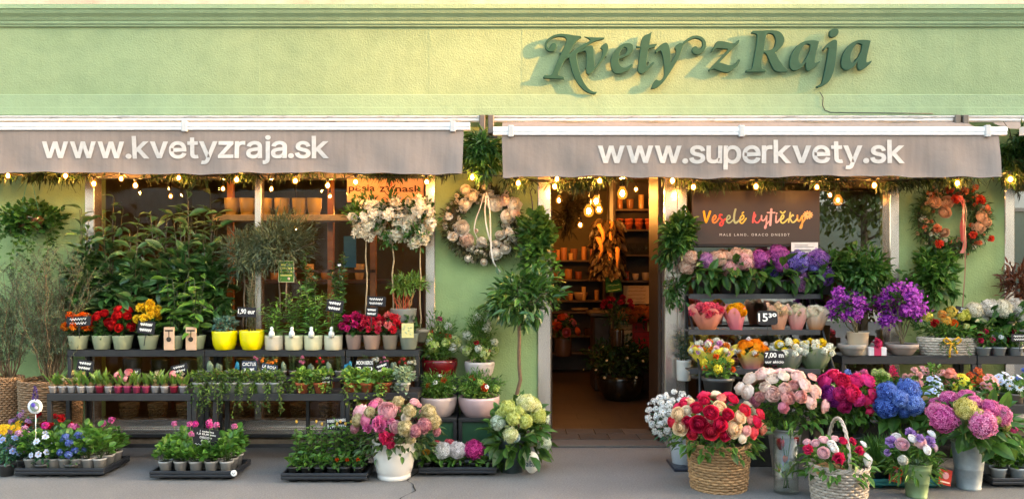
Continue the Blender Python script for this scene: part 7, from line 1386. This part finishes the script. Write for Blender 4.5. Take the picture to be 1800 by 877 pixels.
floor_bouquet('hydrangea_bucket', 'zinc bucket of pink hydrangeas with a few yellow green heads at the right', 'flower bucket', 1703, 863, 0, ('bucket', 56, 82, '98a0a4'), 1707, 740, 82, 46, .32,
 [(1645, 722, 17, 'hydrangea', HP2), (1660, 736, 24, 'hydrangea', HP), (1697, 718, 20, 'hydrangea', HY), (1712, 706, 13, 'hydrangea', HP2), (1728, 744, 26, 'hydrangea', HP2), (1742, 718, 18, 'hydrangea', HP), (1762, 730, 19, 'hydrangea', HP2), (1720, 728, 12, 'hydrangea', HY), (1752, 736, 10, 'hydrangea', HY), (1768, 748, 10, 'hydrangea', HY)], leaf=(170, .14, L_OVAL, GR*1.6, MD*1.1), back=(4, 18, 'hydrangea', [HP]))
LI = ('8860b0', 'c8a8e0'); LP = ('e0a0b8', 'f8dce0'); LW = ('e8dcd4', 'ffffff')
t, Y = floor_bouquet('flower_bucket', 'sage green bucket with lilac and pale pink mixed roses', 'flower bucket', 1611, 877, 0, ('bucket', 50, 60, '7d9468'), 1602, 800, 52, 46, .24,
 [(1567, 776, 11, 'carnation', LI), (1586, 780, 12, 'rose', LP), (1575, 766, 8, 'rose', LW), (1600, 760, 10, 'carnation', LI), (1618, 776, 13, 'rose', LP), (1634, 776, 11, 'carnation', LI), (1638, 762, 9, 'rose', LW), (1616, 770, 9, 'carnation', LI), (1560, 795, 7, 'carnation', LI), (1587, 808, 9, 'hydrangea', ('b8b8a8', 'e8e8dc')), (1604, 770, 8, 'rose', LW), (1630, 790, 9, 'rose', LW), (1644, 786, 8, 'rose', LP)], leaf=(260, .07, L_LANCE, MD, BR))
WP = ('e0a8b0', 'fcdce0'); WR = ('b00c40', 'e83068')
t, Y = floor_bouquet('handled_basket', 'whitewashed wicker basket with tall handle and small pink roses', 'flower basket', 1474, 889, 0, ('wicker', 98, 62, 'b0a294', .34), 1468, 806, 66, 40, .28,
 [(1421, 790, 10, 'carnation', WR), (1433, 778, 8, 'rose', WP), (1448, 772, 9, 'rose', WP), (1462, 780, 8, 'rose', LW), (1448, 795, 11, 'rose', WP), (1467, 788, 8, 'rose', LW), (1474, 804, 12, 'carnation', WR), (1468, 770, 7, 'rose', WP), (1510, 792, 10, 'carnation', WR), (1525, 808, 12, 'rose', LW), (1518, 780, 7, 'rose', LW), (1498, 776, 8, 'carnation', WR), (1418, 776, 7, 'rose', WP), (1482, 774, 8, 'rose', WR)], leaf=(240, .07, L_OVAL, MD, BR))
g = Geo(); b = loc(t, P(1458, 833, Y-.05)); tube(g, [b+Vector((x, 0, .035*math.sin(x*18+1.7))) for x in np.linspace(-.09, .1, 12)], .05, .045, lin('b88858'), 12); g.build('paper_bow', M_PAPER, t)
# white daisies in a white bucket by the door
t, Y = floor_bouquet('daisy_bucket', 'white plastic bucket of small white daisies beside the door frame', 'flower bucket', 1201, 822, 0, ('taper', 52, 58, 'c4cad0'), 1188, 735, 46, 46, .22, [], leaf=(380, .05, L_LANCE, MD, TE*2))
dome_fill(t, 1186, 730, 46, 42, Y, .24, 40, 7, 'cluster', [('e8e8e0', 'ffffff')]); dome_fill(t, 1182, 724, 48, 38, Y, .27, 22, 3.6, 'daisy', [('e8e8e0', 'ffffff')])
t = thing('planting_tray', 'dark plastic tray under the white daisy bucket', 'tray', (fx(1205, -.6), GY(822)-.02, 0)); g = Geo(); box(g, (-.14, -.1+.0, .0), (.13, .22, .025), (.02, .025, .04), bev=.004); g.build('base', M_PLASTIC, t)
# glass cylinder with tulips
Y = GY(869)+.06; s = S(Y); t = thing('glass_vase', 'clear glass cylinder with a few dark red tulips in front of the zinc bucket', 'vase', (fx(1382, Y), Y, 0)); r = 22/s; h = (869-768)/s*.97
g = Geo(); lathe(g, [(.001, .0), (r*.93, 0), (r*.95, .01), (r, h), (r*.97, h), (r*.92, .02), (.001, .02)], seg=36); g.build('glass', M_GLASS, t)
g = Geo()
for i, (dx, hh) in enumerate(((-.03, .40), (.0, .30), (.03, .44), (.015, .22))): tube(g, curve_pts((-dx*.6, 0, .03), (dx, -.01, hh), 0, 6, .004), .004, col=(.08, .16, .04), seg=5)
leaves(g, rng.normal(0, .02, (30, 3))+[0, 0, .12], norm(rng.normal(0, .4, (30, 3))+[0, 0, 1]), .10, L_LANCE, BR, LM); leaves(g, rng.normal(0, .03, (12, 3))+[.02, 0, .42], norm(rng.normal(0, .6, (12, 3))+[0, 0, 1]), .08, L_LANCE, BR, MD); g.build('stems', M_LEAF, t)
for x, y, rr, ca, cb in ((1372, 780, 13, '5a0810', '9a1820'), (1400, 774, 8, '7a1010', 'b02018'), (1380, 806, 8, 'a83010', 'd87838'), (1371, 826, 6, 'b07010', 'e8b030')): bloom(t, 'tulip', loc(t, P(x, y, Y-.01)), (rng.normal(0, .2), -.3, 1), rr/s, ca, cb)
# small tiered plants just above the rose basket
potted('potted_plant', 'dark pot with yellow kalanchoe and small orange blooms behind the rose basket', 'potted flower', 1262, 0, -.62, 56, 40, 'plastic', (.05, .05, .05), lambda g, z, s: low_bush(g, z, 30/s, 38/s, 160, .05, L_OVAL, MD, BR), [('cluster', 5, 8, [('c8b010', 'f0e040')], 26, 34, 12), ('carnation', 4, 7, [('c84010', 'f07828')], 26, 28, 14)], zc=.52)
t = thing('black_crate', 'black crate stack behind the rose basket under the flower rack', 'crate', (fx(1300, -.62), -.62, 0)); g = Geo(); box(g, (-.42, -.08, 0), (.42, .10, .25), (.03, .03, .03), bev=.01); box(g, (-.40, -.07, .255), (.40, .09, .51), (.035, .033, .033), bev=.01); g.build('crate_body', M_PLASTIC, t)
potted('potted_plant', 'blue green succulent bush in a white pot inside the right door frame', 'potted plant', 1202, 668, -.12, 26, 36, 'cyl', 'c8c6c0', lambda g, z, s: upright(g, z, 16/s, 60/s, 8, 16, .06, L_LANCE, TE*1.3, SV*.7, .5, .6), ())
# trays on the right
tr = seed_tray('teal edged plastic tray with tufts of grass and seed packets', 1528, 1668, 860, .34, 0, 0, col=(.02, .16, .17))
tray_pots(tr, 2, 4, .34, .055, .07, (.03, .03, .03), lambda g, z, i, j: leaves(g, rng.normal(0, .025, (130, 3))*[1, 1, 0]+[0, 0, z], norm(rng.normal(0, .22, (130, 3))+[0, 0, 1]), .22 if i < 2 else .13, L_BLADE, MD, BR), lambda t, z, i, j: None, 'green', 'grass', 'grass tufts in the teal tray', 'teal tray')
for i, (px, py) in enumerate(((1575, 833), (1662, 838))):
    t = thing('seed_packet', ('red seed packet clipped to the left part of the teal tray', 'red seed packet at the right end of the teal tray')[i], 'seed packet', tuple(P(px, py, GY(860)-.03)), 'red seed packets'); t.rotation_euler = (R_(-10), R_(14), 0); g = Geo(); box(g, (-.045, 0, -.055), (.045, .004, .055), lin('c83a28'), bev=.001); g.build('card', M_MATTE, t); g = Geo(); ball(g, (0, -.001, .01), .025, lin('e8a0a0'), 10, 5, sy=.1); ribbon2d(g, [(-.03, -.035), (.03, -.035)], .01, lin('f0d8c0'), -.003, smooth=False); g.build('print', M_MATTE, t)
tr = seed_tray('black tray of red flowers cut by the right edge of the photo', 1745, 1900, 858, .5, 0, 0)
tray_pots(tr, 3, 4, .5, .06, .08, 'c4c8cc', gera_fol(.9, MD*1.2, BR), gbl(.4, [('a80814', 'dc1c24'), ('c01868', 'e850a0')], .028, .24), 'green', 'geranium', 'geranium pots in the right edge tray', 'right edge tray')
# support crates under the lower right table
for i, (px, w_) in enumerate(((1560, .5), (1700, .55))):
    t = thing('black_crate', ('black crate under the lower right table behind the blue hydrangea', 'black crate under the lower right table behind the pink hydrangeas')[i], 'crate', (fx(px, -.4), -.40, 0), 'black crates under the tables'); g = Geo(); box(g, (-w_/2, 0, 0), (w_/2, .25, .3), (.03, .03, .03), bev=.01)
    g.build('crate_body', M_PLASTIC, t)
# ================================================================ INSIDE THE SHOP
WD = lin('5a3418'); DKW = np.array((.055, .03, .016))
def unit(label, px0, px1, Y, pys, pyt, pyb=None, depth=.35, col=DKW, name='shelf_unit'):
    x0, x1 = fx(px0, Y), fx(px1, Y); cx = (x0+x1)/2; t = thing(name, label, 'shelf unit', (cx, Y, 0), 'shelves inside the shop'); w_ = (x1-x0)/2; zt = fz(pyt, Y); zs = []
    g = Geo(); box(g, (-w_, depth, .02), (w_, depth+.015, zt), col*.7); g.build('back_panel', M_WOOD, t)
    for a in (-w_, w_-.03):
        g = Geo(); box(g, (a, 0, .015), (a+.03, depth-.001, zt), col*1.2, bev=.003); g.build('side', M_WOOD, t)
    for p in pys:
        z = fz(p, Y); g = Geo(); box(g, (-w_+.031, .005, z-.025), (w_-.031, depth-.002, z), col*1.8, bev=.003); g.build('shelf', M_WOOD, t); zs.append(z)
    return t, zs
def ware(name, label, cat, px, z, Y, w_, h, kind, col, group=None, mat=None):
    s = S(Y); t = thing(name, label, cat, (fx(px, Y), Y+.12, z), group); vessel(t, kind, w_/2/s, h/s, col, soil=False, seg=18); return t
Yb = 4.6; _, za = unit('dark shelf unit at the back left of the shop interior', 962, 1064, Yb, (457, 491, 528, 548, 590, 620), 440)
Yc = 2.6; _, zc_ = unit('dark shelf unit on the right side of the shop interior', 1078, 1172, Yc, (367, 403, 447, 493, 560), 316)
tc = lin('b8542c')
for i, px in enumerate((1091, 1108, 1126, 1144, 1160)):
    s = S(Yc)
    for k in range(2): t = ware('terracotta_pot', f"{('lower', 'upper')[k]} terracotta pot of stack {('one', 'two', 'three', 'four', 'five')[i]} from the left on the interior shelf", 'pot', px, zc_[1]+k*.045, Yc, 15, 13, 'rim', tc, 'stacked terracotta pots on the interior shelf')
for i in range(7):
    t = thing('drinking_glass', f'clear glass, {ORD[i]} from the left on the interior shelf', 'glass', (fx(1090+i*12, Yc), Yc+.12, zc_[2]), 'glasses on the interior shelf'); g = Geo(); s = S(Yc); lathe(g, [(.001, 0), (4/s, 0), (5/s, 20/s), (4.6/s, 20/s), (3.7/s, .01), (.001, .01)], seg=16); lathe(g, [(4.95/s, 9/s), (5.0/s, 10/s), (4.6/s, 10/s)], col=(.5, .3, .1), seg=16); g.build('glass', M_GLASS, t)
its = [(976, 0, 14, 16, 'cyl', 'a85a30'), (992, 0, 12, 22, 'cyl', 'b87848'), (1010, 0, 14, 20, 'taper', '9a6848'), (1028, 0, 10, 22, 'cyl', 'b07858'), (1044, 0, 12, 24, 'cyl', 'a86850'), (980, 1, 18, 14, 'round', '9a6a40'), (1000, 1, 14, 18, 'cyl', 'b8783c'), (1018, 1, 12, 14, 'cyl', '8a4a28'), (1048, 1, 20, 22, 'cyl', 'c8986a'), (980, 2, 12, 18, 'cyl', 'a87850'), (1000, 2, 12, 12, 'cyl', '7a5a3a'), (1022, 2, 26, 14, 'bowl', 'c8986a'), (1020, 3, 32, 6, 'bowl', 'b89868'), (1050, 3, 14, 6, 'bowl', 'c8a878'), (978, 4, 12, 20, 'cyl', '5a4028'), (1000, 4, 10, 16, 'cyl', '6a4830'), (1040, 4, 26, 12, 'cyl', '4a3020'), (984, 5, 14, 22, 'cyl', '5a4028'), (1046, 5, 22, 10, 'bowl', 'a04838')]
for i, (px, k, w_, h, kd, c_) in enumerate(its): ware('ceramic_vessel', f"brown ceramic vessel, number {i+1} counted along the back left interior shelves, on the {('top', 'second', 'third', 'fourth', 'fifth', 'lowest')[k]} shelf"[:120] if False else f"small brown vessel at {ORD[[q[1] for q in its[:i]].count(k)]} place on the {('top', 'second', 'third', 'fourth', 'fifth', 'lowest')[k]} back shelf", 'vessel', px, za[k], Yb, w_, h, kd, c_, 'vessels on the back shelves')
t = thing('flower_bunch', 'dim bunch of orange and pink flowers on the low interior shelf', 'flowers', (fx(990, 3.9), 3.9, .35)); vessel(t, 'cyl', .12, .25, '5a4030'); g = Geo(); low_bush(g, .25, .22, .3, 120, .07, L_OVAL, DK*1.5, GR); g.build('foliage', M_LEAF, t); scatter_blooms(t, 'rose', 9, .06, [('a83010', 'e06a30'), ('c05070', 'e08898')], .3, .2, .25)
it2 = [(1088, 3, 9, 18, 'cyl', 'a83018'), (1104, 3, 9, 16, 'cyl', 'c85028'), (1120, 3, 12, 12, 'bowl', 'd8b088'), (1138, 3, 14, 14, 'round', 'c8a070'), (1156, 3, 10, 18, 'cyl', 'a06838'), (1092, 0, 10, 22, 'cyl', 'b87840'), (1110, 0, 14, 18, 'round', '8a5a30'), (1130, 0, 10, 26, 'cyl', 'c89858'), (1150, 0, 14, 20, 'round', 'a87038')]
for i, (px, k, w_, h, kd, c_) in enumerate(it2): ware('ceramic_vessel', f"small ceramic vessel at {ORD[i if i < 5 else i-5]} place on the {('upper' if k == 0 else 'lower')} right interior shelf", 'vessel', px, zc_[k], Yc, w_, h, kd, c_, 'vessels on the right interior shelves')
it3 = [(970+i*11.5, k, 8, 12+6*((i*7+k*3) % 3), 'cyl', ('b06a38', 'c88848', '9a5028', 'd8a868')[(i+k) % 4], i) for k in (0, 2) for i in range(1, 8, 2)]
for px, k, w_, h, kd, c_, i in it3: ware('storage_jar', f"little warm brown jar, {ORD[i//2]} between the vessels on the {('top' if k == 0 else 'third')} back shelf", 'jar', px, za[k], Yb-.08, w_, h, kd, c_, 'jars on the back shelves')
# pendant cluster of big bulbs
def pendant(label, bl, Y):
    t_ = thing('pendant_lamp', label, 'lamp', (0, 0, 0), 'pendant bulbs inside the shop')
    for x, y, r, dim in bl:
        top = bulb_at(t_, x, y, Y, r/S(Y), dim, True); g = Geo(); tube(g, [top, (top.x+.0, Y, 2.715)], .006, col=(.02, .015, .01), seg=5); g.build('cord', M_PLASTIC, t_)
pendant('cluster of three large amber bulbs hanging in the doorway view', [(1035, 371, 9, 0), (1048, 354, 8, 0), (1053, 368, 7, 0)], 1.6)
pendant('large amber bulb hanging inside the door top', [(1094, 340, 9, 0)], 1.0)
pendant('amber bulb above the terracotta pot shelf inside the shop', [(1118, 333, 4, 0)], 2.3)
pendant('row of amber bulbs inside the left window over the vases', [(392, 332, 4, 0), (477, 332, 4, 0), (580, 345, 4, 0)], .45)
pendant('amber bulbs added over the worktable to light the left window interior', [(300, 345, 4, 0), (520, 402, 4, 0), (620, 375, 4, 0)], 1.1)  # bulbs added to give the window interior more glow
pendant('amber bulb glowing inside the right window beside the sign board', [(1473, 352, 8, 1)], .6)
pendant('amber bulbs added deep in the shop to brighten the back shelves', [(983, 352, 6, 0), (1002, 366, 5, 0), (1020, 395, 5, 0)], 3.8)  # extra bulbs put in for more warm light at the back
# dried garland pillar, green sheet, flowers on the counter
t = thing('dried_garland', 'tall dried leaf garland with pale pods hanging from the ceiling by the counter', 'garland', (fx(1068, 2.2), 2.2, 0)); g = Geo(); s = S(2.2)
for i in range(420):
    z = random.uniform(fz(480, 2.2), fz(385, 2.2)); a = random.uniform(0, 6.28); leaves(g, [(.1*math.cos(a), .1*math.sin(a), z)], (math.cos(a), math.sin(a), -.5), .14, L_OVAL, (.07, .04, .015), (.12, .07, .03))
tube(g, [(0, 0, fz(480, 2.2)), (0, 0, 2.715)], .008, col=(.05, .03, .02), seg=5); g.build('foliage', M_LEAF, t)
for x, y, a in ((1070, 415, .3), (1057, 420, -.3), (1069, 462, .1), (1082, 460, .2), (1054, 442, -.2)):
    g = Geo(); o = loc(t, P(x, y, 2.06)); tube(g, [o+Vector((a*.1, 0, .16)), o+Vector((a*.02+.015, -.03, .07)), o+Vector((.02, -.03, 0)), o+Vector((a*.1, 0, -.12))], .03, .015, lin('c8843c'), 8); g.build('pod', M_MATTE, t)
t = thing('counter', 'dark rounded shop counter at the back right of the doorway view', 'counter', (fx(1125, 3.0), 3.0, 0)); g = Geo(); box(g, (-.58, 0, .015), (.75, .5, .95), DKW, bev=.02); box(g, (-.63, -.05, .951), (.8, .55, 1.0), DKW*2, bev=.01); g.build('counter_body', M_WOOD, t)
def poster(name, label, cat, x0, y0, x1, y1, Y, col, lines, lc='7a5a3a', rot=0):
    c_ = P((x0+x1)/2, (y0+y1)/2, Y); s = S(Y); w_, h_ = (x1-x0)/2/s, (y1-y0)/2/s; t = thing(name, label, cat, tuple(c_)); t.rotation_euler = (0, R_(rot), 0); g = Geo(); box(g, (-w_, 0, -h_), (w_, .006, h_), lin(col), bev=.001); g.build('paper', M_MATTE, t)
    if lines:
        g = Geo()
        for i in range(lines): z = h_*.8-i*h_*1.6/max(1, lines-1); k = 7; q = random.uniform(.5, .8)*w_; ribbon2d(g, [(-q+2*q*j/k, z+random.uniform(-.1, .1)*h_/lines*2) for j in range(k+1)], h_*.6/lines/2, lin(lc), -.002, smooth=False)
        g.build('print', M_MATTE, t)
    return t
poster('poster', 'dark green hand lettered sheet hanging below the dried garland', 'poster', 1064, 480, 1092, 513, 2.1, '3d6a1c', 4, 'c8c858', -6)
poster('poster', 'framed cream print with two columns behind the red flowers', 'poster', 1096, 502, 1142, 534, 2.55, 'c8a070', 5, 'a06a3a'); poster('poster', 'cream poster with hand drawn lettering beside the red box', 'poster', 1086, 565, 1121, 613, 2.7, 'c8ac7c', 5, '4a3828')
for i in range(4): poster('shelf_card', f"narrow cream card, {ORD[i]} from the top of the vertical strip by the poster", 'card', 1074, 560+i*25, 1083, 580+i*25, 2.7, 'b89460', 2, '7a5a3a')
t = thing('red_box', 'red ribbed box standing on the dark counter near the door', 'box', tuple(P(1135, 612, 2.6))); s = S(2.6); g = Geo()
box(g, (-22/s, 0, 0), (22/s, .2, 52/s), lin('a8180c'), bev=.005)
for k in range(6): box(g, (-21/s, -.008, (4+k*8)/s), (21/s, .001, (6+k*8)/s), lin('8a1208'))
g.build('box_body', M_PLASTIC, t); g = Geo(); box(g, (.02, -.014, 30/s), (.2, -.009, 46/s), lin('c8a860')); g.build('label', M_MATTE, t)
t = thing('flower_bunch', 'bunch of crimson flowers hanging over the counter edge under the green sheet', 'flowers', tuple(P(1085, 540, 2.2))); s = S(2.2); g = Geo(); low_bush(g, -.25, .18, .35, 220, .06, L_LANCE, DK*1.5, GR); g.build('foliage', M_LEAF, t); scatter_blooms(t, 'carnation', 12, .036, [('700418', 'b01838')], .0, .19, .12)
vessel(t, 'cyl', .08, .2, '3a2a1c', z0=-.45)
t = thing('flower_bunch', 'bunch of peach coloured roses on the counter at the right jamb', 'flowers', tuple(P(1135, 572, 2.6))); g = Geo(); low_bush(g, 0, .3, .2, 160, .07, L_OVAL, DK*1.6, GR); g.build('foliage', M_LEAF, t); scatter_blooms(t, 'rose', 14, .075, [('b85a20', 'e8a060'), ('a84818', 'd88848')], .06, .32, .16)
t = thing('flower_arrangement', 'dark bushy arrangement with tiny white flowers on the shop floor', 'flowers', (fx(1090, 2.4), 2.4, 0)); vessel(t, 'bowl', .28, .3, '1c1812'); g = Geo(); low_bush(g, .28, .45, .45, 700, .07, L_OVAL, DK, GR*.8); g.build('foliage', M_LEAF, t); scatter_blooms(t, 'primrose', 22, .015, [('c8b890', 'f0e4c0')], .25, .46, .42)
# dark foliage hung high in the doorway
foliage_thing('hanging_greens', 'dim dried bunches hanging along the wall inside the door', 'dried bunch', 1000, 378, 2.8, 30, 30, 400, .12, L_LANCE, (.04, .035, .015), (.08, .06, .03), rd=.2, clumps=7)
# left window interior: wooden posts, shelf with yellow vases, worktable
t = thing('window_shelf', 'pale wooden shelf inside the left window on brown posts carrying yellow vases', 'shelf', (0, .5, 0)); g = Geo(); z = fz(377, .5); box(g, (fx(372, .5), 0, z-.06), (fx(650, .5), .3, z), lin('b09a78'), bev=.004); g.build('board', M_WOOD, t)
for px in (378, 562, 640): g = Geo(); box(g, (fx(px, .5), .31, 0), (fx(px, .5)+.06, .36, 2.7), lin('a8642c'), bev=.003); g.build('post', M_WOOD, t)
g = Geo(); box(g, (fx(372, .5), .31, fz(480, .5)), (fx(650, .5), .36, fz(480, .5)+.03), lin('5a3418')); g.build('rail', M_WOOD, t)
for i, px in enumerate((400, 427, 458, 489, 521, 547)): ware('yellow_vase', f'ribbed yellow glazed vase, {ORD[i]} from the left on the window shelf', 'vase', px, z, .5, 27, 30, 'footed', '9c8440', 'yellow vases on the window shelf')
t = thing('display_ledge', 'low wooden ledge inside the left window with jars', 'ledge', (0, .16, 0)); g = Geo(); box(g, (fx(165, .2), 0, fz(737, .16)-.0-.05), (fx(755, .2), .5, fz(737, .16)), lin('4a3420')); box(g, (fx(165, .2), .3, fz(660, .3)-.03), (fx(755, .2), .5, fz(660, .3)), lin('3a2818')); g.build('board', M_WOOD, t)
for i in range(10):
    px = 222+i*50; ware('storage_jar', f'dusky green jar, {ORD[i]} from the left on the ledge behind the tables', 'jar', px, fz(660, .3), .36, 32, 26, 'cyl', '5a5a38', 'jars inside the left window')
    tt = thing('wicker_pot', f'small brown wicker pot, {ORD[i]} from the left low in the window', 'basket', (fx(px+5, .3), .3, fz(737, .16)), 'wicker pots low in the left window'); wicker(tt, .06, .075, .11, '8a6438', stakes=12)
poster('paper_bag', 'blue paper bag hanging inside the left window behind the white flowers', 'bag', 604, 415, 626, 470, .4, '3a6070', 0)
t = thing('worktable', 'dark wooden worktable inside behind the left window', 'table', (fx(520, 1.2), 1.2, 0)); g = Geo(); z = fz(492, 1.2); box(g, (-1.4, 0, z-.04), (1.3, .6, z), WD, bev=.004); g.build('top', M_WOOD, t)
for i in range(6): ware('clay_jar', f'warm coloured clay jar, {ORD[i]} from the left on the worktable inside the window', 'jar', 478+i*30, z, 1.22, 18, 16+6*(i % 3), ('cyl', 'round')[i % 2], ('c88848', 'a86a38', 'd8a868')[i % 3], 'jars on the inside worktable')
for xx in (-1.35, 1.2):
    for yy in (.02, .52): g = Geo(); box(g, (xx, yy, .015), (xx+.06, yy+.06, z-.041), WD*.7); g.build('leg', M_WOOD, t)
# right window interior
t = thing('window_cabinet', 'dark cabinet filling the right window behind the flower rack', 'cabinet', (fx(1330, .25), .25, 0)); g = Geo(); box(g, (-.55, 0, .02), (.62, .3, fz(450, .25)), DKW, bev=.006); g.build('cabinet_body', M_WOOD, t); g = Geo()
for k in range(4): box(g, (-.52+k*.28, -.012, .06), (-.52+k*.28+.26, -.001, fz(455, .25)-.04), DKW*1.6, bev=.004)
g.build('door', M_WOOD, t)
